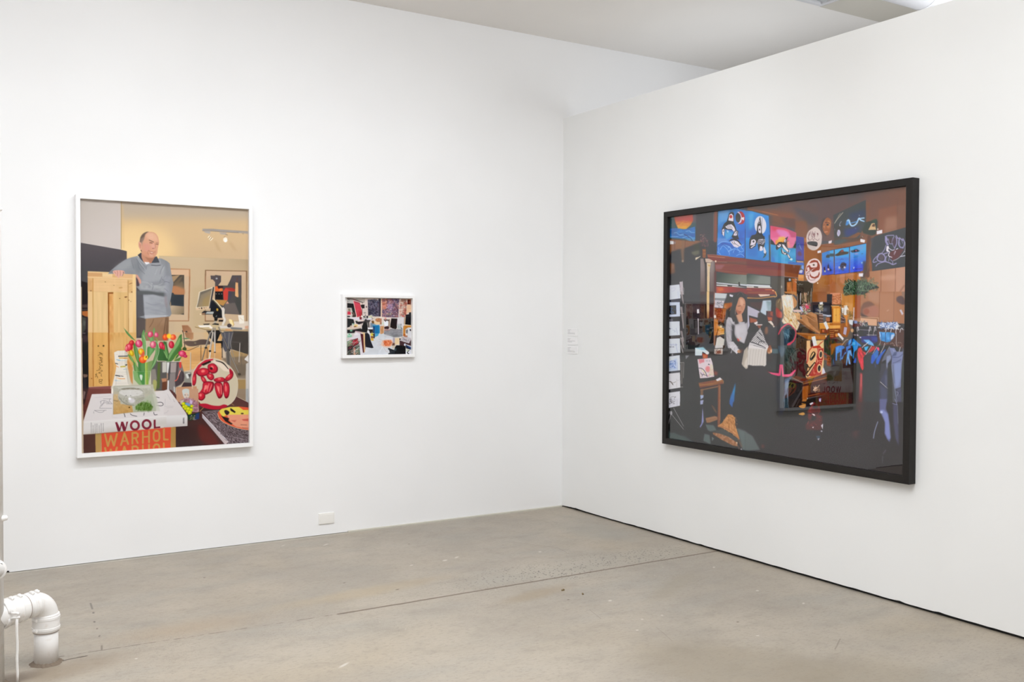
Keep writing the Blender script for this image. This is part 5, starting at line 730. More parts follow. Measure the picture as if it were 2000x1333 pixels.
    F('4860c0', '200,480 520,460 520,520 200,540', b=1, a=.4); F('3a3038', '320,640 350,590 410,575 460,620 450,680 400,760 360,770 320,720', sm=1, b=.3); E_('d4c0b4', 295, 705, 22, 30, b=.3); E_('c8c0c4', 420, 700, 24, 26, b=.4); F('2c3a58', '20,600 50,680 100,750 140,760 60,790 20,720', b=.4); E_('d8b8b8', 38, 740, 18, 26, b=.3); E_('a8b8e0', 640, 705, 14, 30, rot=30, b=.3); L('22284c', 12, '680,740 820,730', b=.3); E_('9ac0d8', 830, 590, 18, 24, b=.4); L('1c2444', 8, '610,710 620,750', b=.2); F('222c58', '0,760 100,770 40,830', b=.5)
    c.speck(['3a6ae0', '2844b0', '5a86e8'], 60, 200, 540, 520, 840, 24, 44, ang=-8, asp=1.4, a=.3); c.speck(['3a6ae0', '3350c0', '5a86e8'], 60, 560, 480, 850, 780, 24, 45, ang=-8, asp=1.4, a=.3)
    F('565050', '850,560 920,540 960,780 900,960 790,960 860,800', b=1.2, a=.8); F('dcd8e4', '755,840 860,835 850,915 755,915', b=.2)
    V(1460, 465, k)
    F('3c7cc4', '1760,360 1945,300 1945,860 1765,890', g=('3450b8', 0, 500, 0, 760), n=(6, 10, 10)); F('3c4a50', '1860,420 1900,390 1945,400 1945,470 1860,470', b=.4); F('202840', '1800,700 1830,680 1850,800 1810,810', b=.4); F('20283c', '1890,680 1915,600 1940,760 1900,790', b=.4); E_('b0c0a8', 1832, 790, 18, 24, b=.4); E_('c8b0c8', 1915, 745, 20, 26, b=.4)
    # round drum with raven
    F('d8c5c6', '1560,490 1650,500 1720,570 1755,700 1750,850 1700,980 1600,1060 1520,1070 1440,1030 1380,920 1370,780 1400,640 1460,540', sm=1, b=.2)
    rd = '8a3a34'
    F(rd, '1460,600 1510,540 1580,520 1660,540 1710,640 1715,720 1690,780 1560,810 1500,790 1560,740 1640,690 1650,620 1600,590', sm=0, b=.2); F(rd, '1400,680 1460,640 1500,660 1530,700 1640,690 1500,760 1440,740 1400,800 1380,780', sm=0, b=.3); F('d8c5c6', '1480,610 1600,575 1650,600 1640,680 1560,700 1500,690', sm=1, b=.2); E_('3a3030', 1567, 640, 24, 22, b=.2); E_('7a7060', 1567, 642, 10, 10)
    F('d8c5c6', '1410,700 1450,690 1470,730 1410,770', b=.2); F(rd, '1480,830 1510,900 1580,930 1660,890 1700,790 1710,860 1680,930 1600,970 1520,950 1470,900', sm=0, b=.2); L(rd, 9, '1400,840 1510,740', b=.1); L('4a3434', 8, '1390,840 1500,770 1530,730', b=.1); L(rd, 8, '1400,860 1480,820', b=.1); F('d8c5c6', '1510,830 1640,770 1700,770 1650,870 1560,900', sm=0, b=.3); L('6a3430', 8, '1380,880 1430,890 1440,960 1500,1000 1600,990', sm=1, b=.1); L(rd, 9, '1440,880 1460,980', b=.2); E_('f0e0c8', 1660, 1070, 14, 16, b=.3)
    # plant on shelf
    V(1615, 465, k)
    F('334038', '400,1160 500,1060 600,1030 740,1050 780,1000 900,990 980,1060 1180,1130 1240,1180 1000,1240 900,1300 860,1340 440,1340 380,1240', sm=0, b=.6, n=(10, 3, 3)); c.speck(['2a3a30', '4f6a50', '6f8a74', '22302a', '7c9478', '3a4a40'], 190, 420, 1020, 900, 1330, 30, 51, asp=1.3, a=.75); c.speck(['5a6a58', '6c7c68', '7a8474'], 80, 760, 980, 1180, 1250, 34, 52, asp=1.4, a=.6); c.speck(['c8d8c0', 'a8bca4'], 14, 480, 1040, 920, 1300, 16, 53, a=.8); L('5c5c48', 22, '1210,1170 1180,1230', b=.5, a=.8); F('7c6a5c', '800,1000 900,930 960,960 860,1040', b=1.5, a=.6)
    V(1615, 570, k); F('343f38', '380,0 1000,0 880,60 660,50 440,100', b=.8); c.speck(['2a3a30', '4f6a50', '6f8a74'], 50, 400, -10, 900, 70, 24, 54, asp=1.3, a=.7); L('5c6048', 26, '890,60 900,150', b=.6, a=.8)
    # basket, drawers
    F('b06a4a', '130,50 330,60 330,310 120,310', b=.2, n=(22, 3, 3)); c.speck(['d8a078', '8a4a34', 'e0b090'], 120, 130, 60, 320, 300, 14, 55, ang=5, a=.6); L('d89a84', 30, '90,50 300,45', b=.6, a=.7); L('e0b89c', 8, '345,50 350,200', b=.2); F('2c2224', '0,60 120,60 110,320 130,740 0,740', b=.3); L('3a2418', 16, '110,312 340,318', b=.3)
    L('e8b070', 16, '105,340 345,345', b=.1); F('c88038', '115,350 335,350 320,750 130,750', b=.2, n=(8, 3, 20)); F('dfa04c', '155,400 300,395 300,715 155,715', b=.2); L('a86a30', 6, '225,400 222,710', a=.8); F('8a4c20', '115,400 150,400 140,720 125,720', b=.3, a=.6); E_('704020', 216, 560, 9, b=.2)
    F('a8602c', '0,750 330,750 330,1000 0,1100', b=.2); F('dca054', '50,800 318,798 315,860 60,880', b=.2); L('e4a860', 12, '0,740 120,740'); F('6a3418', '60,880 320,880 320,1060 60,1120', b=.4); for_ = [L('d09050', 12, [[70, y], [160, y]], b=.3) for y in (920, 970, 1020, 1060)]; L('f0b878', 14, '185,925 260,925', b=.2); E_('c88848', 230, 1030, 34, 40, b=.5); F('5c7890', '0,540 95,540 95,600 0,600', b=.5, a=.5); L('d8e0ec', 26, '10,580 90,570', b=.6); F('9a5830', '0,620 75,620 70,710 0,710', b=.3)
    c.speck(['e8e0d8', 'c8c0b8', '4a3428', '6a5a4c', 'a0785c'], 60, 330, 330, 500, 560, 26, 56, a=.85); F('e8e4e0', '410,370 470,340 495,380 450,460 460,550 405,550', b=.3); F('f0f0ec', '350,390 400,380 390,520 370,500', b=.3, a=.8); c.speck(['4a3a28', '6c5838', '8a7450', 'c8a878'], 70, 480, 470, 640, 660, 22, 57, a=.8); L('d8d0dc', 18, '640,380 630,680', b=.3); F('c8d0e0', '520,670 620,670 610,800 520,760', b=.4); F('8a98c0', '640,680 720,690 720,760 650,770', b=.5); F('4a3840', '330,590 410,600 420,720 340,760', b=.4); L('d8c8c0', 8, '330,610 400,640', b=.2); L('d8c8c0', 8, '330,700 410,710', b=.2); F('8a5030', '320,760 520,720 560,900 480,1080 340,1060', b=.6); F('c87c3c', '440,560 490,560 485,840 450,800', b=.5); F('a8a0b8', '410,840 480,850 450,1030 385,1000', b=.2); E_('e0b080', 600, 920, 34, 46, b=.5, a=.8)
    F('e4dce8', '255,990 290,980 400,1110 375,1155 260,1030', b=.15); F('6a4438', '620,760 780,760 780,830 600,830', b=.5)
    L('c8ac90', 10, '790,600 1225,620 1215,820', b=.2); F('cfa588', '800,620 1190,650 1185,810 980,800 960,720 790,740', b=.2); L('7a5a4a', 8, '800,615 1190,650 1185,810', b=.2); c.speck(['e0dce0', '5c6470', 'b07878', '3c4a48', 'a8b8b0'], 60, 785, 700, 960, 820, 18, 58, a=.9)
    # rack rail and hangers
    F('48454b', '780,820 1840,880 1835,1340 1200,1340 780,1200', b=1, a=.9); F('3c3840', '720,880 980,900 980,1060 800,1060', b=1); F('58525c', '840,900 980,905 980,1040 840,1040', b=1, a=.6); F('68524c', '1200,900 1840,900 1820,1340 1200,1340', b=1.5, a=.8); L('b8b4bc', 8, '750,900 1000,912', b=.2); L('9a8c88', 8, '1190,860 1840,905', b=.2)
    F('8a9cc0', '1240,740 1660,720 1710,820 1640,880 1260,850', b=.5); c.speck(['e0e4f0', '3c4c80', 'b8c4e0', '5c78b0', 'f0f0f8'], 120, 1240, 740, 1690, 870, 26, 59, asp=1.4, a=.8); L('8a6858', 14, '1350,700 1640,710', b=.6, a=.6); L('e8e0e0', 12, '1640,730 1700,820', b=.2)
    for x in (720, 1010, 1130): L('ded8dc', 12, [[x-5, 940], [x, 850], [x+20, 840], [x+30, 920]], sm=1, b=.15)
    for x in (1410, 1530, 1650, 1750): L('d8d4da', 13, [[x-20, 960], [x-5, 890], [x+30, 870], [x+50, 900]], sm=1, b=.15)
    L('d8d4d8', 8, '995,900 985,1200'); L('c8b8bc', 8, '1110,930 1085,1180'); L('c8c4c8', 10, '950,1025 1175,1030', b=.2)
    F('5898d4', '1240,950 1330,960 1480,960 1600,980 1610,1040 1500,1180 1420,1200 1280,1160 1250,1060', b=.4, n=(20, 5, 5)); F('b8c8ec', '1530,1020 1600,1010 1560,1120 1500,1140', b=.5); L('e0e0ee', 14, '1245,960 1260,1060', b=.2); L('24346c', 9, '1385,980 1390,1180', b=.2); L('24346c', 9, '1495,1000 1500,1170', b=.2); L('30407c', 9, '1290,980 1300,1140', b=.2); L('1c2c28', 9, '1400,960 1390,1000'); L('d0c8cc', 7, '1240,1060 1270,1180 1240,1260', sm=1); L('c8c0c0', 8, '1640,960 1640,1200 1660,1300', b=.2); L('d8d0d0', 8, '1630,950 1635,1000')
    c.speck(['8a6a5c', 'a8887c', '5c4844', 'c8b0a0'], 60, 1380, 1200, 1820, 1330, 16, 60, a=.6)
    F('38447a', '800,1060 1170,1040 1200,1180 1080,1250 820,1200', b=.6, n=(14, 8, 8)); F('4a5a98', '1040,1060 1200,1080 1190,1180 1060,1160', b=.8, a=.7); F('6fa8dc', '860,1140 1000,1140 1090,1220 1120,1290 980,1250', b=.5); F('d0c8ea', '770,1070 810,1070 810,1100 770,1095', b=.4); F('b8a8b4', '620,1020 720,1010 760,1040 700,1050', b=.5); L('241c28', 16, '690,870 700,1130', b=.4); L('2c2430', 20, '700,1070 760,1150', b=.5)
    F('2c241e', '0,1110 240,1120 380,1200 240,1260 90,1260 0,1340', b=.5); F('8a4e24', '95,1240 230,1220 440,1230 340,1280 220,1340 95,1340', b=.5); L('d8ccc0', 8, '500,1130 440,1160 340,1290', sm=1, b=.15); F('3c88d0', '240,1300 330,1280 440,1290 520,1160 560,1130 600,1110 640,1120 830,1290 820,1340 220,1340', b=.4, n=(16, 5, 8)); L('1a2448', 26, '600,1110 590,1200 560,1250', sm=1, b=.4); F('1c2c60', '440,1280 520,1160 500,1300', b=.5, a=.8); F('7ac4e8', '600,1200 660,1180 680,1320 620,1320', b=.6, a=.7)
    L('e0dce4', 12, '990,1190 830,1330', b=.15); L('d8d0d8', 10, '1370,1220 1340,1320', b=.15); F('c83a5c', '800,1300 900,1290 870,1340 780,1340', b=.4); F('c04860', '1040,1300 1160,1290 1220,1340 1020,1340', b=.4); L('48a080', 8, '1180,1290 1280,1260', b=.2)
    # clothes
    V(1615, 675, k)
    F('302c2c', '95,60 500,0 1100,40 1500,0 1700,60 1500,400 1300,600 700,620 95,600', b=1.5); F('8a5024', '95,0 240,0 190,60 140,200 95,240', b=.4); F('6c2c20', '0,250 110,290 80,500 0,480', b=.8); c.speck(['c8783c', 'a04828', '3a2018'], 30, 0, 260, 90, 480, 16, 61, a=.7); F('202022', '0,40 80,40 80,240 0,240', b=.3)
    F('3474c4', '205,40 300,0 400,20 430,60 360,100 340,330 310,380 320,150 240,200 240,360 205,360', b=.4); F('4a90d8', '215,60 290,30 250,160 225,330 215,280', b=.5, a=.8); F('1b2038', '110,350 190,180 205,480 140,500', b=.4, a=.8); L('3c70b0', 14, '150,340 160,440', b=.4, a=.8); F('1c2244', '380,140 500,60 560,0 600,60 520,100 450,200 330,350', b=.4); F('4a86cc', '330,330 440,150 460,180 400,230 370,330', b=.4); F('3c74c4', '450,40 560,-10 560,60 500,90 470,200', b=.4); F('5b9ade', '500,120 570,110 600,260 560,240 540,180 530,280 560,450 520,440 500,300 470,480 450,460 480,200', b=.4); F('4a90d4', '610,0 740,0 720,90 650,160 630,340 610,280 630,120', b=.4); F('3a6cc0', '680,270 700,330 690,420 620,410', b=.5); L('c8d8f0', 8, '500,280 545,440', a=.6, b=.3); L('c8d8f0', 6, '320,60 322,240', a=.5, b=.3)
    F('4a3034', '340,360 440,340 440,460 360,440', b=1.5, a=.6)
    F('cc3a4c', '740,80 800,40 850,140 930,180 900,240 860,290 870,400 880,540 840,600 800,520 780,430 760,400 720,220', sm=0, b=.3, n=(14, 5, 5)); L('8a2430', 12, '750,150 800,240 820,300', b=.3); L('f07a80', 8, '740,160 760,260 750,330', b=.3, a=.7); L('f09090', 8, '800,380 850,480', b=.4, a=.6); F('b84448', '960,180 1060,30 1150,40 1140,90 1060,150', b=.4); E_('e0607c', 1210, 90, 34, 50, b=.5); L('3c2c30', 26, '840,160 880,240', b=.5, a=.6)
    F('b8585a', '790,650 835,670 835,980 830,1340 750,1340 780,960', b=1.2, g=('6c4c4a', 0, 960, 0, 1300)); L('d87070', 16, '815,690 810,960', b=.8, a=.8)
    for q in ('890,-10 830,60', '1060,10 920,220', '1180,40 1090,190', '1360,10 1270,190', '1480,30 1365,240', '1740,40 1710,150'): L('d8d4dc', 11, q, b=.15)
    F('5ab0e0', '880,40 990,20 940,130 900,120', b=.5); F('4e5052', '880,300 1000,180 1080,180 1240,460 1240,1340 870,1340 870,600', b=1); L('8a8484', 8, '960,210 1020,175 1080,190', sm=1, b=.2)
    F('4f78bc', '1060,240 1190,80 1230,160 1210,260 1100,380 1060,430 1050,330', b=.5, n=(8, 6, 6)); F('4468c0', '1100,200 1150,330 1080,440 1040,420 1060,250', b=.5); F('3f6cc0', '1170,330 1250,210 1380,90 1400,100 1300,250 1220,440 1180,450 1160,400', b=.5, n=(8, 6, 6)); L('7c9cdc', 12, '1210,240 1170,330', b=.5, a=.7); L('5a5ea0', 14, '1145,450 1150,520', b=.5, a=.8); F('7a5c58', '1300,300 1330,330 1290,440 1270,430', b=.8, a=.6)
    F('6c6e7c', '1480,30 1560,80 1600,160 1540,240 1520,350 1440,440 1430,580 1390,560 1400,340 1290,400 1340,250', b=.7); F('8a92b0', '1420,260 1500,230 1520,300 1440,420 1430,540 1400,500 1410,360', b=.7); F('54545a', '1260,420 1400,400 1400,580 1320,800 1240,900', b=1.5); F('56586a', '1380,580 1440,560 1430,1000 1260,850 1330,700', b=1.2); F('787c9c', '1380,700 1430,720 1430,990 1390,960', b=1.2, a=.5); L('b8b4bc', 14, '1265,865 1440,1025', b=.15); F('5c6078', '1250,900 1440,1040 1430,1340 1260,1340', b=2, a=.8); F('585a66', '1420,600 1530,500 1540,1340 1430,1340', b=2, a=.8); F('4c4c48', '1440,560 1530,450 1560,900 1600,1200 1620,1340 1440,1340', b=1, a=.8)
    F('7d84a8', '1480,60 1600,60 1650,150 1790,150 1800,60 1800,240 1780,400 1760,600 1750,990 1630,1030 1600,1010 1570,700 1540,600 1530,430 1540,260', sm=0, b=.5, n=(5, 10, 10)); F('8c98c0', '1600,430 1760,400 1750,760 1700,960 1620,1010 1600,700', b=1.2, a=.8); L('565a78', 12, '1560,280 1700,280 1800,200', sm=1, b=.5); L('5a5e7c', 12, '1560,420 1640,400 1760,330', sm=1, b=.5); L('9aa4c8', 14, '1540,460 1560,700 1620,1100 1660,1340', b=.6); L('505470', 10, '1560,460 1600,900', b=.4); L('b0b4d0', 8, '1560,100 1620,180', b=.4); L('a8acc4', 6, '1770,280 1760,560', b=.3, a=.6); F('4a5068', '1600,150 1660,160 1640,240 1540,260', b=.6, a=.6)
    F('5e5e70', '1640,1040 1760,1000 1770,1340 1660,1340', b=1, n=(10, 5, 5)); L('a0a4bc', 8, '1640,1100 1690,1120 1660,1200', sm=1, b=.3); F('585a58', '1780,400 1830,300 1810,1340 1770,1340', b=1); F('747888', '1530,440 1580,440 1640,1340 1560,1340', b=1, a=.5)
    V(1610, 780, 8.331)
    F('6a6c90', '900,0 1020,0 1000,160 1040,240 1080,620 1060,700 1020,650 980,560 990,400 960,240 900,230', b=.8); F('8890c4', '900,180 960,170 1030,240 1060,400 1076,640 1040,660 990,560 990,380', b=1, a=.85); E_('b8c0e0', 930, 212, 22, 20, b=.4); L('a8b0d8', 9, '870,370 820,520 800,640', sm=1, b=.5); L('70767c', 6, '1060,400 1075,620', b=.2); L('787480', 10, '1000,830 960,890', b=.8, a=.7); L('66686a', 12, '950,930 945,1040', b=.6, a=.6)
    F('5c5c72', '1120,80 1190,100 1205,500 1210,760 1160,640 1130,400', b=1.2, a=.9); L('9090b8', 8, '1150,0 1185,95 1110,70', b=.3); L('8a8ea0', 6, '1190,110 1200,400', b=.3, a=.7)
    L('745050', 60, '590,0 500,600', b=4, a=.45); L('4e3638', 40, '565,0 520,300', b=3, a=.4)
    # chair back with cushion, wooden drawer, lower middle
    V(1460, 675, k)
    F('2c2222', '1160,0 1400,0 1400,700 1380,800 1070,760 1140,700', b=.6); F('33211f', '1200,100 1390,400 1380,740 1200,740', b=3, a=.6)
    F('e2b888', '1395,0 1805,0 1805,330 1790,700 1640,740 1380,760 1400,400', b=.2)
    rb = 'a83a34'
    F(rb, '1500,40 1640,20 1650,140 1620,380 1440,720 1560,740 1740,700 1760,420 1790,300 1800,60 1700,80 1640,40', b=.2); F('d8a878', '1450,60 1560,50 1620,100 1640,220 1560,380 1460,540 1440,480 1410,380 1440,180', sm=0, b=.2); L(rb, 24, '1520,50 1440,160 1425,330 1400,420', sm=1, b=.2); L('e8b8a0', 8, '1440,20 1410,200 1405,380', b=.3)
    F('241c1a', '1480,280 1520,180 1570,145 1610,190 1590,270 1510,360 1480,340', sm=1, b=.15); F('d8b47c', '1500,270 1560,170 1580,190 1550,240 1500,300', sm=1, b=.2); F('241c1a', '1400,600 1590,390 1610,420 1440,740 1400,735 1380,650', b=.2); F('dfb488', '1400,690 1590,420 1600,440 1430,720', b=.15); F('241c1a', '1380,430 1420,440 1450,500 1480,530 1440,620 1390,600 1370,500', b=.3); F('d0a070', '1420,530 1470,530 1440,600 1410,600', b=.2)
    for cx, cy, rx, ry in ((1735, 215, 50, 100), (1698, 545, 54, 105)): E_('dfb488', cx, cy, rx, ry, 4, b=.15); E_('2a201c', cx, cy, rx*.62, ry*.68, 4, b=.15)
    L('e8b088', 12, '1640,300 1660,380 1640,420', b=.2); L('e0a888', 12, '1660,370 1790,360', b=.2); L('e0a888', 9, '1700,400 1790,440', b=.2); L('dba080', 8, '1560,650 1620,660', b=.2); L('e0a888', 10, '1680,0 1660,200', b=.2); L('d89a80', 9, '1560,560 1580,680', b=.3)
    F('b07038', '1390,770 1480,740 1700,700 1800,690 1700,740 1400,810', b=.4); F('c8c4d4', '1780,520 1800,530 1850,660 1780,700 1765,640', b=.3)
    F('5c3026', '1070,760 1320,860 1900,700 1920,640 1850,650 1480,810 1160,720', b=.3); F('6c3c28', '1310,870 1915,720 1915,770 1320,925', b=.2); L('c08a64', 8, '1060,765 1310,890', b=.2); L('b07a50', 10, '1320,915 1900,760', b=.3); F('241f1e', '980,790 1300,900 1300,1340 960,1340', b=.4); F('3c3620', '1000,1000 1140,1000 1140,1150 1000,1150', b=2, a=.5)
    F('4a2a1e', '1300,930 1910,780 1945,900 1940,1150 1430,1240 1300,1300', b=.3); F('96562c', '1300,980 1450,950 1430,1180 1410,1290 1295,1300', b=.3, n=(8, 3, 12)); F('3c241c', '1450,960 1900,860 1900,1100 1440,1180', b=.5); F('7c4a24', '1440,960 1500,960 1480,1140 1440,1150', b=.8, a=.7); c.speck(['d8b090', 'a87850', '8a6850', 'f0d0b8'], 26, 1560, 950, 1700, 1070, 24, 64, a=.8); L('a05838', 14, '1430,1200 1700,1140', b=.3); E_('f0e8d0', 1418, 1265, 10, 20, b=.2); F('232028', '1310,1300 1900,1160 1945,1340 1310,1340', b=.5); F('3a2a28', '1750,1200 1945,1150 1945,1340 1750,1340', b=1); E_('9090d8', 1722, 1290, 30, 40, b=.6); F('481f18', '1850,850 1945,820 1945,1000 1860,1000', b=1, a=.7); L('96342c', 20, '1810,190 1945,260', b=.5); F('a85838', '1800,280 1900,320 1940,380 1810,340', b=.6, a=.7); F('28201e', '1810,0 1945,0 1945,180 1810,160', b=.3)
    V(1615, 675, k); F('3a2220', '-10,0 0,1340 40,1340 60,500', b=.6, a=.01); F('302422', '0,640 90,600 700,620 700,1340 0,1340', b=.4); F('302b2a', '90,600 420,600 420,980 60,980', b=1.5, a=.7); F('4e2a22', '0,1000 30,900 60,1340 0,1340', b=1, a=.7)
    V(1610, 780, 8.331); F('37221f', '0,0 520,0 500,170 0,210', b=.8); F('4c4a4b', '0,212 540,160 600,500 0,600', b=1.2)
    V(1455, 780, 8.8875)
    F('2b2826', '760,0 1140,0 1422,0 1422,230 670,270 680,150', b=.5); L('4a4a48', 12, '950,0 830,260', b=.6, a=.6); F('c08a50', '940,120 1040,90 1060,130 1020,160 960,150', sm=1, b=.3); F('a86c38', '1000,0 1080,0 1060,40 990,40', b=.3); L('a87038', 16, '990,80 1050,90', b=.3); F('c89860', '930,260 1010,230 1040,260 1000,282', sm=1, b=.3); F('1c1a30', '1050,120 1100,80 1130,200 1060,190', b=1, a=.8)
    F('6c2428', '1070,230 1130,150 1200,60 1300,120 1320,230 1100,245', b=.6, n=(16, 3, 3)); F('6c4444', '1080,250 1240,240 1340,300 1340,500 1300,540 1060,530 1050,440 1150,380', b=1.2, a=.65); E_('3a2222', 1220, 120, 50, 34, b=.6); E_('3a2626', 1180, 330, 56, 40, b=.8, a=.7); E_('7c3a3c', 1125, 310, 34, 56, b=.8, a=.6); L('9c4444', 20, '1110,200 1200,60', b=1, a=.6); F('d8d0e0', '1120,80 1170,55 1190,70 1140,105', b=.2); F('b8b0e0', '1285,0 1320,0 1315,50 1290,40', b=.3); F('dcd0d4', '1155,255 1200,258 1222,285 1200,292', b=.2); F('c8c4cc', '1320,460 1355,425 1350,525', b=.25); F('d8cccc', '1165,490 1195,478 1185,508', b=.2); E_('a8a4b4', 1330, 558, 16, 12, b=.4); F('52606e', '1230,640 1310,640 1275,720', b=.8, a=.8); F('aca8b4', '1260,690 1295,680 1275,720', b=.4); c.speck(['8a4444', '5a2c2c', 'a85c5c'], 30, 1080, 140, 1320, 480, 18, 65, a=.5)
    F('6c7474', '0,560 130,640 260,880 0,905', b=1.2, a=.9); E_('7a5450', 310, 820, 26, 30, b=1.5, a=.6)
    # hanging rope coil / bag, person left
    V(1300, 570, k)
    F('c4c8cc', '1165,30 1455,50 1450,165 1165,155', b=.2); F('8a8c90', '1165,155 1450,165 1390,240 1165,220', b=.8); F('46434a', '1455,60 1520,60 1620,150 1500,260 1400,250', b=1); F('dcd8ea', '1515,60 1600,85 1585,130 1515,110', b=.2); F('c8c0c8', '1165,200 1390,220 1350,390 1160,370', b=.4); c.speck(['5c6068', '8a8a90'], 26, 1210, 220, 1340, 370, 24, 71, a=.6); F('b07040', '1390,280 1570,260 1580,360 1480,430 1370,380', sm=0, b=.8, n=(10, 6, 6)); F('46444a', '1480,400 1600,340 1600,560 1480,700 1440,600', b=1.5); L('d8a070', 12, '1550,390 1515,455', b=.3)
    F('7a3c20', '1165,385 1370,400 1350,770 1250,790 1165,560', b=.3, n=(16, 3, 3)); c.speck(['a85c30', '5c2c18', 'c07840'], 120, 1175, 400, 1350, 760, 16, 72, a=.6); F('a86438', '1350,400 1440,400 1400,660 1350,780', b=.6); L('4c2818', 12, '1400,560 1360,780', b=.5); F('c07a3c', '1150,650 1240,660 1245,1030 1150,1040', b=.2, n=(12, 3, 8)); F('c8883c', '1240,800 1390,880 1385,1010 1240,1040', b=.4, n=(14, 4, 3)); L('e0b878', 16, '1280,900 1370,870', b=.3); L('e8c080', 14, '1290,995 1385,1000', b=.2); F('2c241e', '1240,680 1400,760 1390,830 1330,800 1250,780', b=.5, a=.8); E_('e8e0d8', 1170, 590, 24, 40, b=.5); E_('dcc8a8', 1310, 830, 26, 30, b=.5); L('5a3018', 14, '1240,890 1200,1040 1150,1330', b=.3)
    F('2c2826', '1240,1040 1390,1010 1380,1120 1220,1080', b=.4); F('cac6c0', '1200,1100 1290,1060 1390,1130 1400,1090 1370,1340 1160,1340', b=.4); L('3c3230', 12, '1215,1050 1165,1330', b=.2); L('5c5650', 10, '1280,1330 1390,1335')
    # woman (left): hair, face, grey top
    F('474348', '1700,20 1760,0 1850,30 1880,120 1940,300 1945,700 1860,820 1640,800 1560,780 1420,620 1500,500 1590,300 1620,120', sm=0, b=.5); L('8c7c78', 14, '1700,90 1740,30 1800,20 1860,110', sm=1, b=.5, a=.7)
    F('c08e76', '1740,150 1800,130 1860,170 1890,260 1880,380 1820,510 1740,545 1690,500 1660,400 1700,260', sm=1, b=.4); F('d8ae94', '1760,180 1830,200 1850,300 1780,330', sm=1, b=1, a=.7); F('a86c58', '1670,420 1740,460 1790,500 1740,545 1690,520', sm=1, b=.8, a=.8); L('4c342c', 8, '1710,345 1780,335', b=.3); L('6c4438', 6, '1840,300 1870,310', b=.3); L('8c4a40', 12, '1740,480 1790,470', b=.4); L('9c6450', 6, '1800,350 1810,420', b=.4)
    F('c89a80', '1650,560 1800,520 1830,700 1740,740 1660,680', b=.5); L('e8c8b0', 7, '1650,430 1650,540', b=.3)
    F('b6b2b8', '1480,600 1560,620 1600,720 1680,680 1740,720 1830,720 1940,700 1945,960 1860,1230 1780,1200 1700,1130 1640,1080 1620,900 1570,1180 1600,1340 1480,1340 1440,1160 1420,900 1440,680', sm=0, b=.4, n=(5, 8, 10)); F('4b484c', '1560,760 1640,800 1620,1000 1700,1150 1900,1260 1860,1340 1620,1340 1560,1180', b=1.2); F('c6c2c8', '1650,820 1860,760 1920,900 1840,1200 1740,1150 1670,1000', b=1, a=.8, n=(5, 8, 8)); L('85828a', 8, '1530,800 1570,960 1520,1180', sm=1, b=.4, a=.6); F('4d494b', '1600,560 1660,540 1740,760 1640,780', b=1); F('4d4a4e', '1830,540 1945,480 1945,720 1880,760', b=.8); c.speck(['8c888e', 'd0ccd2'], 26, 1440, 700, 1580, 1330, 30, 73, asp=1.5, ang=70, a=.35); F('c06460', '1690,1090 1750,1140 1740,1190 1700,1160', b=.6); F('d8a898', '1740,1080 1800,1100 1770,1150', b=.6, a=.7)
    F('c4c0c6', '1480,1200 1600,1180 1720,1330 1560,1340', b=.5)
    V(1460, 570, k)
    F('413f42', '0,190 700,170 700,560 400,900 0,960', b=.8); F('5c4a48', '40,240 360,240 340,400 280,440 60,340', b=.8); F('b9c6d2', '360,210 560,200 550,560 440,580 300,480 330,380', b=.8); F('8ea0a8', '440,220 560,240 540,460 480,500', b=1, n=(14, 5, 5)); L('8a5c48', 26, '-10,20 640,30 680,80', b=.4, a=.6); L('dca060', 18, '0,150 300,155 640,110', b=.25, sm=1); L('8c5838', 6, '0,165 620,130', b=.2); F('e0c4b4', '245,60 530,65 520,95 300,120', b=.2); F('70504a', '0,50 250,60 290,120 0,130', b=.4, a=.8); L('e4b070', 14, '660,0 690,100 640,130', sm=1, b=.2); F('94665a', '0,0 640,0 640,40 0,40', b=.5, a=.6)
    F('b5b1c0', '0,330 100,380 290,470 240,620 30,560 50,800 0,920', b=.4, n=(4, 8, 8)); F('434144', '250,500 430,560 480,700 440,840 300,800 240,700', b=.8); F('a06450', '50,610 230,660 220,720 60,740', b=.6); F('dfd8d8', '150,740 240,700 240,760 180,780', b=.4); L('e0d0cc', 26, '210,790 340,785', b=.4); F('8a5c50', '230,800 330,800 300,880 250,860', b=.5); L('8c7468', 8, '240,580 270,500', b=.5)
    F('6c4a3c', '440,460 620,460 620,700 480,700', b=.5); F('9c5c4c', '540,470 610,480 600,580 540,560', b=.4); F('b06850', '470,600 580,610 580,680 490,680', b=.5); L('1c1c1e', 22, '460,470 450,570', b=.3); F('dccfc6', '480,710 560,690 650,820 620,850 520,740', b=.3); L('5a5448', 14, '600,820 500,730', b=.3); F('5a423a', '610,500 700,500 790,660 700,800 620,820', b=.8); E_('b88468', 445, 920, 34, 90, b=1.2, a=.85); F('5c4a44', '380,820 480,860 470,1060 400,1000', b=1.5, a=.4)
    # patterned cloth with fringe
    F('c9c5c6', '300,860 370,1010 420,1160 500,1300 480,1340 20,1340 40,1230 160,1050', b=.3)
    c.clip('300,860 370,1010 420,1160 500,1300 380,1240 60,1180 160,1050')
    for i in range(16):
        for j in range(18):
            if (i+j) % 2: F('3f3c40', [[60+i*28+j*2, 860+j*22], [84+i*28+j*2, 864+j*22], [80+i*28+j*2, 880+j*22], [58+i*28+j*2, 876+j*22]], a=.8)
    c.clip(None)
    L('3c3a40', 22, '70,1190 200,1230 420,1330', b=.2); L('3c3a40', 18, '230,1070 300,1140 400,1200', b=.2); L('45434a', 14, '250,1250 280,1180 340,1180', b=.2); L('3f3d42', 12, '260,950 350,1050', b=.3); L('c8c4c8', 10, '60,1230 300,1290 460,1340', b=.3)
    V(1460, 675, k)
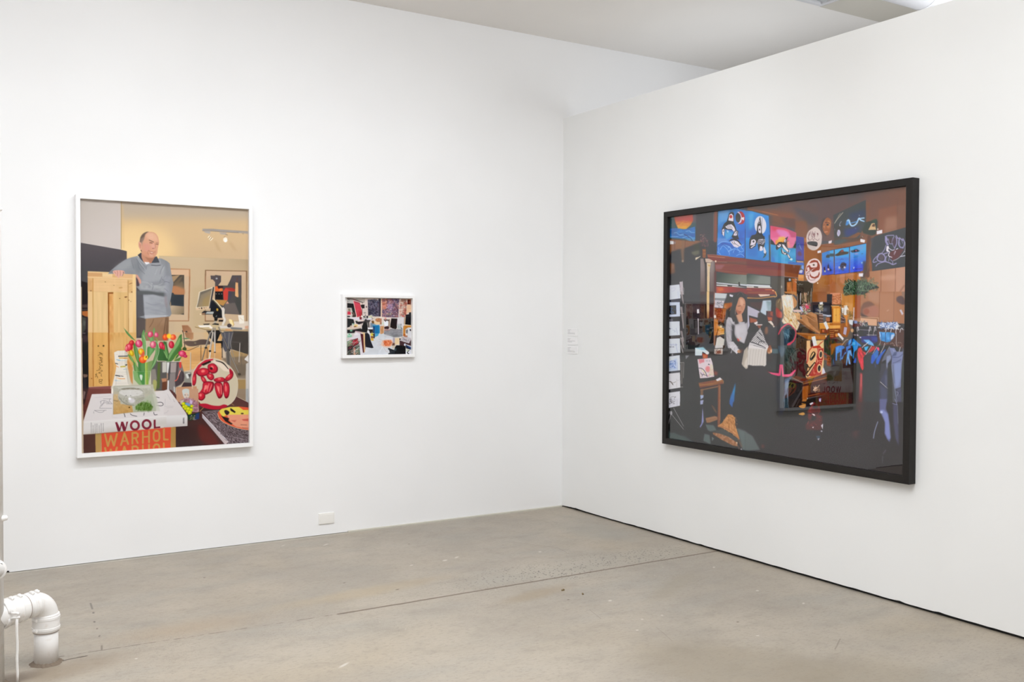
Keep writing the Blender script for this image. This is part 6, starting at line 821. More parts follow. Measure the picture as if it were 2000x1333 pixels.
    F('cfc9c5', '30,0 490,40 450,160 445,460 400,500 360,480 280,480 120,480 30,460 0,480 0,150', b=.4); F('d9d4d4', '30,0 490,40 470,110 20,60', b=.4); L('4c4a52', 14, '310,0 430,65', b=.3); L('55525a', 8, '140,0 300,40 420,80', b=.3)
    for i in range(34):
        x = 5+i*13; L(('a69c90', 'e4e0dc', 'b8aea2', '8c8278', 'ece8e4')[i % 5], 7, [[x+40, 90], [x+10, 300], [x+6*math.sin(i), 470+20*math.sin(i*2.3)]], sm=1, b=.2, a=.55)
    V(1300, 675, k); F('b8aea2', '1945,20 1860,120 1800,440 1840,500 1900,560 1945,540', b=.5); F('d8d0c8', '1945,250 1880,380 1860,500 1945,520', b=.6, a=.7); L('8a7c70', 10, '1900,100 1830,400', b=.5, a=.6)
    F('c9c5cb', '1490,0 1620,0 1760,110 1700,190 1680,200 1560,90', b=.3); c.speck(['a8a4ac', 'e0dce2'], 14, 1530, 20, 1700, 170, 30, 74, ang=120, a=.5); F('c09070', '1700,130 1750,100 1790,140 1760,180 1710,170', sm=1, b=.3); F('6c5048', '1740,90 1840,100 1800,200 1760,190', b=.8, a=.6)
    F('c8c4c4', '1170,0 1380,0 1360,60 1170,70', b=.3); L('2c2824', 9, '1160,75 1350,66'); F('beb4ae', '1150,85 1355,75 1345,215 1150,200', b=.3); F('8a5c50', '1180,150 1300,110 1310,190 1200,210', b=.6); c.speck(['c8a890', '5c4440', 'd8d0c8'], 26, 1170, 90, 1340, 200, 16, 75, a=.7); F('3a2c26', '1360,0 1410,0 1380,120 1350,100', b=.4)
    F('27292a', '440,0 1160,0 1150,130 440,120', b=.4); L('5a5856', 12, '430,135 1150,140', b=.4); F('d0dcec', '700,60 880,50 1000,140 1030,180 990,210 870,150 860,240 700,240', sm=0, b=.3); F('7cb4c4', '690,60 900,40 960,110 860,110', b=.8, a=.8); E_('e4e8f4', 985, 180, 42, 36, b=.3); F('b4602c', '870,190 1000,220 990,310 880,310', b=.4); F('c8803c', '890,230 960,230 950,300 900,300', b=.6, a=.7); F('8c8c92', '470,240 560,240 480,330', b=.5)
    # magazine on a small wooden stool
    F('dccdd4', '755,330 1070,300 1110,420 1150,740 980,770 815,780 780,540', b=.2); F('d88890', '770,330 915,325 915,400 870,410 800,440 790,360', b=.5, a=.85); E_('d87c80', 1000, 560, 58, 70, b=1, a=.85); F('e0d8c0', '820,560 900,580 960,700 960,740 880,620', b=.5); L('4c4a54', 14, '790,540 860,550 930,620 990,745', sm=1, b=.2); F('4a4a54', '1000,460 1020,430 1050,465', b=.2); F('d8ceb4', '1060,430 1120,480 1140,700 1000,740 1050,620', b=.8, a=.7); c.speck(['c85c6c', '7c5c98', 'c8a860', '5c5c68', 'e8b0b8'], 60, 810, 560, 1140, 740, 16, 76, a=.5); L('4c4c58', 11, '860,700 910,690 970,720', b=.2); L('5c5c68', 8, '820,640 870,700 860,740', b=.2); c.word('a8a8b8', 6, 'HOLD'[:0], (950, 340), (20, 0), (0, 40)); 
    for x in (955, 975, 1000, 1035, 1048): L('7c7c8c', 7, [[x, 350], [x+4, 385]], a=.8)
    for y in (350, 372, 392): L('b85c68', 5, [[790, y], [905, y-6]], a=.6)
    F('a05a40', '1150,600 1230,640 1210,720 1150,690', b=1.5, a=.8)
    F('8e6449', '780,890 1180,820 1300,770 1370,830 1370,910 820,1010 800,980', b=.4, n=(10, 14, 2)); L('b5835a', 14, '800,950 1200,880 1350,830', b=.4, a=.7); F('dcd6da', '1190,810 1290,760 1340,810 1220,850', b=.4); L('c89a6c', 7, '1370,840 1368,900', b=.2); F('5a4a44', '800,1000 1360,900 1300,960 840,1040', b=.6, a=.7); L('94745c', 24, '830,1060 1240,975', b=.5); L('8f6f5a', 60, '860,1060 855,1170', b=.6, a=.8); L('8e6450', 60, '1270,960 1265,1340', b=.2); L('a87860', 14, '1285,970 1290,1340', b=.3); L('6f5046', 10, '1245,990 1240,1340', b=.3)
    F('a8b4d0', '820,1180 900,1180 890,1240 830,1280', b=.5); F('8c94b0', '820,1310 900,1290 890,1340 830,1340', b=.5); F('3c78b0', '1655,880 1640,1050 1620,1340 1510,1340 1540,1200 1620,1000', b=.8); F('5e9cc8', '1650,900 1645,1060 1610,1200 1600,1080', b=1, a=.6)
    V(1295, 780, k)
    L('8a6250', 60, '1328,0 1320,640', b=.2); L('a87c68', 12, '1348,0 1350,500', b=.3); L('6f5046', 10, '1302,0 1290,640', b=.3); F('a4a8c8', '880,40 950,25 945,120 880,130', b=.4); F('8c90c0', '935,180 945,300 960,520 930,600 880,680 870,650 910,580 920,460', b=.5); L('b0b0d0', 8, '940,280 945,420 955,560', b=.4, a=.7)
    F('3870ac', '1590,0 1670,0 1640,200 1570,110', b=.7); F('7d6858', '1130,120 1200,180 1270,300 1270,350 1200,260', b=1, a=.8); F('96745e', '1005,450 1230,400 1290,430 1290,490 1100,560 1030,560', b=.4); L('b89478', 8, '1010,480 1280,420', b=.3, a=.7)
    # woven hat
    F('c08a5c', '1540,360 1640,370 1705,440 1710,620 1810,940 1800,960 1640,820 1430,700 1290,640 1400,560 1440,500', sm=0, b=.4, n=(14, 3, 3)); c.speck(['a06c44', 'dca878', '8c5c3c', 'e4b888'], 260, 1420, 400, 1750, 860, 14, 77, ang=60, a=.4, el=.3); L('a8765a', 26, '1320,640 1560,730 1800,950', sm=1, b=.5, a=.8)
    F('595a58', '1130,770 1260,740 1400,700 1600,820 1790,960 1740,1010 1500,900 1230,790', b=.8); F('a4795e', '1180,790 1350,820 1560,900 1760,1040 1760,1120 1650,1100 1380,960 1180,830', b=.5, n=(20, 3, 3)); c.speck(['c89a80', '7c5848', 'd8b098'], 160, 1200, 800, 1750, 1090, 14, 78, ang=30, a=.0); E_('e0cca8', 1748, 1035, 12, 24, b=.3); L('8c7460', 40, '1780,960 1860,1120', b=1, a=.5); L('7a6a5c', 20, '1770,1100 1810,1190', b=.6, a=.8); F('d8d4dc', '1820,1215 1850,1170 1890,1225', b=.2)
    # second woman: hair, vest
    V(1460, 570, k)
    F('45393a', '560,200 700,140 780,150 700,500 600,560 600,300', b=1, a=.7); F('7a6a5a', '680,200 760,150 830,180 830,400 760,440 680,420 660,300', sm=0, b=.6); L('c8b088', 10, '720,260 760,180', b=.4); L('c09868', 10, '790,260 800,420', b=.5); F('a4544c', '680,380 760,440 820,520 810,620 700,600 670,500', b=.6, sm=1); F('c06858', '740,480 810,500 800,600 740,590', b=.8, a=.7, sm=1)
    F('d8c4b0', '800,100 860,75 1050,80 1130,160 1180,260 1160,340 1090,400 1060,460 1130,560 1180,700 1240,740 1220,860 1160,920 1120,860 980,750 860,760 810,700 860,580 840,400 820,220', sm=0, b=.4); F('e8dcd8', '830,120 980,90 1060,200 1050,360 940,380 860,300', b=1, a=.9); F('d0b078', '940,340 1060,380 1020,480 880,600 840,460', b=1, a=.7); c.speck(['ece0c8', 'c09858', 'f0e8d8', 'b08850', 'dcc498', 'a07c50'], 170, 850, 480, 1200, 880, 36, 79, ang=70, asp=1.4, a=.5, el=.2); c.speck(['ece0d0', 'c8a878', 'f4ece4'], 80, 840, 120, 1080, 480, 44, 80, ang=80, asp=1.5, a=.4, el=.15); c.clip('1050,80 1130,160 1180,260 1150,350 1100,400 1080,200'); F('c08a58', '1050,80 1180,80 1180,400 1050,400', a=.8)
    for i in range(12): L('7c4c2c', 6, [[1050, 110+i*26], [1190, 130+i*26]], a=.8)
    c.clip(None)
    E_('b08030', 1030, 680, 30, 20, b=.6); F('b07c60', '660,420 690,600 680,440', b=.4, a=.4)
    F('464b50', '780,690 840,760 1000,770 1130,900 1160,1000 1140,1340 700,1340 720,1100 740,900', b=.5); F('2c3c4a', '860,860 1000,860 1060,1000 1060,1100 980,1300 850,1340 840,1000', b=1, n=(12, 6, 10)); F('54788c', '880,940 960,900 1000,1000 960,1100 900,1050', b=1.5, a=.6); c.speck(['6f98ac', '8cacbc', '3c5868'], 26, 860, 880, 1060, 1100, 44, 81, ang=70, asp=1.4, a=.45, el=.2); F('262a2e', '1000,860 1100,900 1120,1000 1060,1180 1000,1120', b=1, a=.8)
    L('c04a5c', [24, 40, 34, 22, 22, 30, 50], '735,1010 800,880 920,780 1000,780 1120,900 1145,1000 1090,1160 960,1260', sm=1, b=.2); L('e88090', 8, '800,860 900,790 980,770', sm=1, b=.2, a=.8); F('20282c', '1000,1040 1060,1020 1080,1120 1000,1200 970,1180', b=.6, a=.7); F('c0405c', '950,1220 1030,1200 1060,1160 1020,1260 960,1280', b=.3)
    V(1460, 675, k)
    F('3f4546', '600,0 1150,0 1160,500 1130,600 1000,730 860,720 740,680 560,630 580,200', b=.6); F('232e2e', '890,60 1140,60 1150,560 1080,700 880,690', b=1); F('5a6a70', '560,80 720,80 740,200 600,200', b=.8); F('4a5a68', '720,0 930,0 900,160 820,300 740,150', b=.6, a=.8)
    for i in range(9): L('8fa0b0', 5, [[720+i*22, 20+i*6], [800+i*10, 280-i*22]], a=.6, b=.1)
    F('a87458', '480,60 560,40 580,100 560,180 500,200 460,150', b=.5, n=(14, 4, 4)); F('e0b898', '540,110 580,90 575,170 550,180', b=.4); F('8c5c48', '500,0 560,0 540,80 500,60', b=.6); E_('c09878', 510, 180, 30, 26, b=.6); c.speck(['3a4c4c', '4c5c5c', '2a3636'], 60, 900, 80, 1120, 560, 40, 82, ang=70, asp=1.5, a=.5)
    F('4b4b4a', '450,210 740,200 740,640 480,600', b=1.2); F('5a4c48', '470,200 600,220 560,420 470,380', b=1.5, a=.5)
    pk = 'd8587c'
    F(pk, '480,620 600,650 740,660 760,455 835,455 860,690 1000,680 1130,570 1142,600 1060,720 960,748 820,742 800,520 780,715 730,726 560,680', b=.25); F('e87c98', '860,700 1000,700 1100,630 1060,700 960,735', b=.4, a=.7); L('a83c5c', 8, '795,470 785,700', b=.2); L('f090a8', 6, '500,640 720,690', b=.4, a=.5); F('6a4448', '450,600 520,620 560,660 480,650', b=.8, a=.6)
    F('5b6c80', '880,800 1060,730 970,880 960,1340 850,1340 870,1000', b=.8); F('8898b8', '890,860 980,800 950,1000 890,1080', b=1, a=.7); F('4c5c6c', '700,760 870,770 860,1340 700,1340', b=4, a=.25); L('a8b8cc', 7, '980,880 880,1200 870,1330', sm=1, b=.4, a=.8); L('8c9cac', 7, '930,1100 960,1340', b=.4, a=.7); L('8c9090', 6, '740,780 720,850', b=.3, a=.6); F('263038', '880,1200 930,1150 950,1340 880,1340', b=.5)
    V(1455, 780, 8.8875)
    F('45505c', '590,0 700,0 660,260 590,300', b=2, a=.5); F('2c3c44', '690,0 740,0 770,240 680,260', b=.6); L('8c9ca8', 7, '690,10 680,200', b=.4, a=.8); L('7c8c98', 6, '740,30 765,230', b=.4, a=.7)
    # conical hat, shelf items
    V(1460, 570, k)
    F('b07848', '1170,0 1165,120 1100,60 900,40 860,0', b=.4); F('261f1e', '1170,0 1520,0 1530,240 1300,300 1190,420 1170,300', b=.4); L('c8c0b0', 12, '1180,60 1190,400', b=.3); L('e0dcd8', 16, '1260,40 1250,300', b=.3); F('b08870', '1330,20 1410,30 1400,260 1340,220', b=.6); L('c8a078', 12, '1290,40 1300,260', b=.5); L('c8c8c0', 8, '1440,0 1430,80'); L('d8dcd4', 9, '1505,0 1500,260', b=.2); F('121820', '1190,200 1250,200 1240,420 1190,400', b=.6, a=.8); c.speck(['8a7c60', '4c4434', 'b8a888', '3c3828'], 60, 1290, 60, 1500, 320, 24, 83, ang=80, asp=1.5, a=.6)
    F('8a5430', '1530,0 1880,0 1880,250 1530,240', b=.3, n=(10, 8, 12)); F('2c2a30', '1500,250 1945,250 1945,560 1500,480', b=.4); F('5c6070', '1600,400 1880,380 1880,470 1620,480', b=1.5, a=.8); F('a8703c', '1880,0 1945,0 1945,40 1880,60', b=.5, a=.5)
    c.speck(['d8ccbc', '6c7c54', 'c83c5c', 'a83050', 'e8e4dc', '3c4430', '8ca070', 'b0907c'], 130, 1280, 290, 1480, 540, 22, 84, a=.85); F('c84464', '1370,320 1440,330 1450,400 1380,390', sm=1, b=.5); F('b0b4dc', '1230,350 1270,350 1330,480 1270,460', b=.4); F('d0b8b4', '1080,430 1280,430 1270,490 1100,480', b=.4); F('d0a478', '1100,500 1245,510 1250,660 1170,670 1130,560', b=.3); F('b88858', '1180,580 1250,560 1245,660', b=.5, a=.7)
    F('b07c54', '1170,660 1300,640 1240,560 1400,540 1500,480 1640,540 1660,700 1720,1000 1600,960 1400,840 1240,720', sm=0, b=.3, n=(8, 4, 4)); F('7a5034', '1170,660 1290,690 1400,800 1600,940 1730,1010 1690,990 1500,930 1250,740', b=.4)
    for i in range(9): L('4c2c1c', 9, [[1420+i*22-i*i*1.2-70, 540+i*14-(i < 3)*30+i*8], [1620+i*12, 640+i*40]], b=.2, a=.75)
    F('2a1c1a', '1240,760 1400,860 1600,980 1480,1000 1160,960', b=.6); F('3c2622', '1640,540 1700,560 1710,960 1680,880', b=.4, a=.9)
    c.speck(['d8d0c0', 'b8a070', '5c5c44', '8c7c50'], 70, 1670, 300, 1790, 460, 18, 85, a=.85); F('dcdce6', '1700,260 1780,240 1785,300 1720,310', b=.25); F('5c4034', '1690,530 1790,530 1790,730 1690,730', b=.4); L('c0a090', 14, '1700,560 1790,570', b=.3); L('c09888', 12, '1700,630 1790,640', b=.3); L('b08878', 10, '1700,700 1780,705', b=.3); L('d8d4d8', 16, '1720,440 1710,520 1780,520', b=.4, a=.8); L('b8bcd0', 26, '1790,550 1945,575', b=.6); F('a06038', '1850,610 1945,610 1945,700 1860,700', b=.5); L('c8a880', 20, '1600,500 1700,520', b=.6, a=.7)
    F('c88a40', '1700,745 1945,740 1945,870 1870,880 1850,940 1710,960', b=.3); L('e8b468', 12, '1700,750 1945,745', b=.2); F('6a3a20', '1720,880 1945,880 1945,1000 1720,990', b=.6); F('e0dce8', '1800,740 1860,700 1925,860 1875,910', b=.15); E_('c86c40', 1790, 930, 26, 30, b=.5)
    F('8a5028', '1170,970 1430,980 1890,1030 1880,1090 1860,1140 1430,1140 1300,1060 1170,1000', b=.3, n=(10, 14, 3)); F('b87838', '1430,1040 1880,1050 1860,1130 1430,1130', b=.4, a=.8); L('c88848', 10, '1170,985 1450,1010 1890,1025', b=.3); E_('f0d8b0', 1860, 1060, 16, 24, b=.4); F('2c1e1c', '1160,1010 1430,1140 1400,1340 1150,1340', b=.5); F('e0b080', '1400,1160 1490,1160 1480,1340 1395,1340', b=.3); F('e4bc88', '1620,1160 1805,1150 1805,1340 1640,1340', b=.3); F('dcdcea', '1515,1075 1600,1050 1645,1270 1560,1290', b=.15); F('3a2822', '1490,1160 1530,1160 1560,1290 1490,1320', b=.5); F('b0302c', '1540,1300 1700,1270 1760,1340 1540,1340', b=.3); L('a83830', 14, '1700,1260 1790,1170', b=.3); L('a83830', 10, '1640,1310 1740,1200', b=.3); F('28201e', '1890,1040 1945,1000 1945,1340 1810,1340 1810,1160', b=.4)
    return c


# measured on a black test print: light reaching the prints, reflection standing in each pane
VEIL_L, GAIN_L = 0.014, 0.99
VEIL_S, GAIN_S = 0.008, 0.98
GAIN_B = 0.72
def veil_black(P):
    # reflection of the white wall, except where the two pictures opposite are mirrored
    d = P-np.array(CAM); y, z = P[..., 1], P[..., 2]
    t = -y/d[..., 1]; xm = P[..., 0]-t*d[..., 0]; zm = z+t*d[..., 2]
    v = 0.0885+0.010*(y+1.7)+0.011*(z-1.95)
    m1 = (xm > -3.563) & (xm < -2.539) & (zm > 0.679) & (zm < 2.2205)
    m2 = (xm > -1.8465) & (xm < -1.3465) & (zm > 1.2475) & (zm < 1.649)
    return np.where(m1, 0.018, np.where(m2, 0.010, v))

# ---------------------------------------------------------------- helpers
def mat(name, col=(0.8, 0.8, 0.8), rough=0.5, spec=0.5, metal=0.0):
    m = bpy.data.materials.new(name); m.use_nodes = True
    b = m.node_tree.nodes['Principled BSDF']
    b.inputs['Base Color'].default_value = (*col, 1); b.inputs['Roughness'].default_value = rough
    b.inputs['Specular IOR Level'].default_value = spec; b.inputs['Metallic'].default_value = metal
    return m
def srgb(r, g, b):
    return tuple(((c/255+0.055)/1.055)**2.4 if c > 10 else c/255/12.92 for c in (r, g, b))
class NT:
    def __init__(s, m): s.t = m.node_tree; s.n = s.t.nodes; s.b = s.n['Principled BSDF']; s.P = None
    def new(s, ty, **kw):
        n = s.n.new(ty)
        for k, v in kw.items(): setattr(n, k, v)
        return n
    def link(s, a, b): s.t.links.new(a, b)
    def pos(s):
        if s.P is None: s.P = s.new('ShaderNodeNewGeometry').outputs['Position']
        return s.P
    def math(s, op, a, b=None, c=None, clamp=False):
        n = s.new('ShaderNodeMath', operation=op, use_clamp=clamp)
        for i, v in enumerate((a, b, c)):
            if v is None: continue
            if isinstance(v, (int, float)): n.inputs[i].default_value = v
            else: s.link(v, n.inputs[i])
        return n.outputs[0]
    def noise(s, scale, detail=3, rough=0.5, stretch=None, off=(0, 0, 0)):
        n = s.new('ShaderNodeTexNoise'); n.inputs['Scale'].default_value = scale
        n.inputs['Detail'].default_value = detail; n.inputs['Roughness'].default_value = rough
        v = s.pos()
        if stretch or off != (0, 0, 0):
            mp = s.new('ShaderNodeMapping'); mp.inputs['Scale'].default_value = stretch or (1, 1, 1)
            mp.inputs['Location'].default_value = off; s.link(v, mp.inputs['Vector']); v = mp.outputs[0]
        s.link(v, n.inputs['Vector']); return n.outputs['Fac']
    def ramp(s, f, a, b):                       # smooth 0..1 between a and b
        n = s.new('ShaderNodeMapRange', interpolation_type='SMOOTHSTEP')
        n.inputs['From Min'].default_value = a; n.inputs['From Max'].default_value = b
        s.link(f, n.inputs['Value']); return n.outputs['Result']
    def mix(s, f, a, b, mode='MIX'):
        n = s.new('ShaderNodeMix', data_type='RGBA', blend_type=mode)
        for sock, v in ((n.inputs[0], f), (n.inputs[6], a), (n.inputs[7], b)):
            if isinstance(v, (int, float)): sock.default_value = v
            elif isinstance(v, tuple): sock.default_value = (*v, 1)
            else: s.link(v, sock)
        return n.outputs[2]
    def xyz(s):
        if not hasattr(s, '_x'):
            n = s.new('ShaderNodeSeparateXYZ'); s.link(s.pos(), n.inputs[0]); s._x = n.outputs
        return s._x
    def seg(s, x0, y0, x1, y1, w, soft=0.6, jit=None):   # mask of a scratch between two floor points
        X, Y, _ = s.xyz(); d = (x1-x0, y1-y0); L = math.hypot(*d); u = (d[0]/L, d[1]/L)
        dx = s.math('SUBTRACT', X, x0); dy = s.math('SUBTRACT', Y, y0)
        if jit is not None: dy = s.math('ADD', dy, jit)
        al = s.math('ADD', s.math('MULTIPLY', dx, u[0]), s.math('MULTIPLY', dy, u[1]))
        ac = s.math('ABSOLUTE', s.math('SUBTRACT', s.math('MULTIPLY', dy, u[0]), s.math('MULTIPLY', dx, u[1])))
        ov = s.math('MAXIMUM', s.math('SUBTRACT', s.math('ABSOLUTE', s.math('SUBTRACT', al, L/2)), L/2), 0.0)
        return s.math('SUBTRACT', 1.0, s.ramp(s.math('ADD', ac, ov), w*soft, w))
    def ell(s, cx, cy, rx, ry, rot=0.0, a=0.5, wob=None):
        X, Y, _ = s.xyz(); c, d = math.cos(rot), math.sin(rot)
        dx = s.math('SUBTRACT', X, cx); dy = s.math('SUBTRACT', Y, cy)
        p = s.math('DIVIDE', s.math('ADD', s.math('MULTIPLY', dx, c), s.math('MULTIPLY', dy, d)), rx)
        q = s.math('DIVIDE', s.math('SUBTRACT', s.math('MULTIPLY', dy, c), s.math('MULTIPLY', dx, d)), ry)
        r = s.math('SQRT', s.math('ADD', s.math('MULTIPLY', p, p), s.math('MULTIPLY', q, q)))
        if wob is not None: r = s.math('ADD', r, wob)
        return s.math('SUBTRACT', 1.0, s.ramp(r, a, 1.0))

def link(name, bm, m, parent=None, smooth=False):
    me = bpy.data.meshes.new(name)
    if isinstance(bm, bmesh.types.BMesh):
        bmesh.ops.recalc_face_normals(bm, faces=bm.faces); bm.to_mesh(me); bm.free()
    o = bpy.data.objects.new(name, me); C.objects.link(o); me.materials.append(m)
    if parent is not None: o.parent = parent; o.matrix_parent_inverse = Matrix.Translation(-Vector(parent.location)) @ Matrix.Identity(4) if parent.rotation_euler[2] == 0 else parent.matrix_world.inverted()
    if smooth:
        for p in me.polygons: p.use_smooth = len(p.vertices) <= 4
    return o
def thing(name, loc, label, cat, group=None):
    o = bpy.data.objects.new(name, None); C.objects.link(o); o.location = loc; o.empty_display_size = 0.05
    tag(o, label, cat, group); return o
def tag(o, label, cat, group=None):
    o['label'] = label; o['category'] = cat
    if group: o['group'] = group
def structure(o): o['kind'] = 'structure'; return o
def box(bm, x0, x1, y0, y1, z0, z1, bev=0.0, seg=2):
    b2 = bmesh.new()
    v = [b2.verts.new((x, y, z)) for x in (x0, x1) for y in (y0, y1) for z in (z0, z1)]
    for f in ((0, 1, 3, 2), (4, 6, 7, 5), (0, 4, 5, 1), (2, 3, 7, 6), (0, 2, 6, 4), (1, 5, 7, 3)): b2.faces.new([v[i] for i in f])
    bmesh.ops.recalc_face_normals(b2, faces=b2.faces)
    if bev: bmesh.ops.bevel(b2, geom=b2.edges[:], offset=bev, segments=seg, profile=0.6, affect='EDGES')
    me = bpy.data.meshes.new('t'); b2.to_mesh(me); b2.free(); bm.from_mesh(me); bpy.data.meshes.remove(me)
def tube(bm, pts, rad, n=32, caps=True):
    pts = [Vector(p) for p in pts]; rad = rad if isinstance(rad, (list, tuple)) else [rad]*len(pts)
    rings = []; up = None
    for i, p in enumerate(pts):
        t = (pts[min(i+1, len(pts)-1)]-pts[max(i-1, 0)]).normalized()
        if up is None: up = t.orthogonal().normalized()
        up = (up-t*up.dot(t)).normalized(); w = t.cross(up)
        rings.append([bm.verts.new(p+(up*math.cos(2*PI*k/n)+w*math.sin(2*PI*k/n))*rad[i]) for k in range(n)])
    for a, b in zip(rings, rings[1:]):
        for k in range(n): bm.faces.new((a[k], a[(k+1) % n], b[(k+1) % n], b[k]))
    if caps: bm.faces.new(rings[0]); bm.faces.new(rings[-1])
def new(): return bmesh.new()

# ---------------------------------------------------------------- materials
def wall_mat(name, base):
    m = mat(name, base, 0.62, 0.25); n = NT(m)
    f = n.ramp(n.noise(1.3, 2), 0.3, 0.7)
    n.link(n.mix(f, tuple(c*0.985 for c in base), tuple(min(1, c*1.01) for c in base)), n.b.inputs['Base Color'])
    bp = n.new('ShaderNodeBump'); bp.inputs['Strength'].default_value = 0.03; bp.inputs['Distance'].default_value = 0.002
    n.link(n.noise(160, 2), bp.inputs['Height']); n.link(bp.outputs[0], n.b.inputs['Normal']); return m
M_wall = wall_mat('matte white wall paint', (0.865, 0.865, 0.87))
M_part = wall_mat('matte white partition paint', (0.835, 0.84, 0.838))
M_ceil = wall_mat('ceiling paint', (0.80, 0.775, 0.745))
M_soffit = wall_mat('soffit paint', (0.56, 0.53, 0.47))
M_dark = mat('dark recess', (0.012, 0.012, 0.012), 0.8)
M_duct = mat('painted sheet metal', (0.60, 0.595, 0.61), 0.5)
M_black = mat('black lacquered wood', srgb(28, 25, 23), 0.5, 0.3)
n = NT(M_black); n.link(n.mix(n.noise(90, 3, 0.6, (1, 0.05, 1)), srgb(25, 22, 20), srgb(33, 29, 27)), n.b.inputs['Base Color'])
M_white = mat('white lacquered wood', (0.87, 0.865, 0.865), 0.38, 0.5)
M_board = mat('white mount board', (0.90, 0.90, 0.905), 0.7)
M_plate = mat('white plastic plate', (0.86, 0.845, 0.81), 0.35)
M_pipe = mat('thick white gloss paint on iron', (0.83, 0.815, 0.80), 0.4, 0.5)
n = NT(M_pipe); f = n.ramp(n.noise(34, 4, 0.6), 0.55, 0.72)
n.link(n.mix(f, (0.84, 0.825, 0.81), (0.78, 0.735, 0.70)), n.b.inputs['Base Color'])
bp = n.new('ShaderNodeBump'); bp.inputs['Strength'].default_value = 0.25; bp.inputs['Distance'].default_value = 0.003
n.link(n.noise(45, 3), bp.inputs['Height']); n.link(bp.outputs[0], n.b.inputs['Normal'])
M_rust = mat('grimy joint line', (0.30, 0.24, 0.20), 0.8)
M_ink = mat('grey printed text', (0.42, 0.41, 0.41), 0.8)
M_paper = mat('label card', (0.84, 0.835, 0.84), 0.6)
M_leaf = mat('dry leaf', (0.16, 0.11, 0.045), 0.8)
M_caulk = mat('grey filler strip', srgb(208, 204, 192), 0.7)

def glass_mat(name, k):
    # picture glazing: both faces of the pane reflect, the rest passes straight through; k = strength
    # left by the anti-reflection coating
    m = bpy.data.materials.new(name); m.use_nodes = True; t = m.node_tree; t.nodes.clear()
    out = t.nodes.new('ShaderNodeOutputMaterial'); mx = t.nodes.new('ShaderNodeMixShader')
    tr = t.nodes.new('ShaderNodeBsdfTransparent'); gl = t.nodes.new('ShaderNodeBsdfGlossy'); gl.inputs['Roughness'].default_value = 0.0
    fr = t.nodes.new('ShaderNodeFresnel'); fr.inputs['IOR'].default_value = 1.5
    ge = t.nodes.new('ShaderNodeNewGeometry'); inv = t.nodes.new('ShaderNodeMath'); inv.operation = 'SUBTRACT'; inv.inputs[0].default_value = 1
    a = t.nodes.new('ShaderNodeMath'); a.operation = 'MULTIPLY'; a.inputs[1].default_value = 2*k
    b = t.nodes.new('ShaderNodeMath'); b.operation = 'MULTIPLY'
    L = t.links.new
    L(fr.outputs[0], a.inputs[0]); L(ge.outputs['Backfacing'], inv.inputs[1]); L(a.outputs[0], b.inputs[0]); L(inv.outputs[0], b.inputs[1])
    L(b.outputs[0], mx.inputs[0]); L(tr.outputs[0], mx.inputs[1]); L(gl.outputs[0], mx.inputs[2]); L(mx.outputs[0], out.inputs[0])
    return m

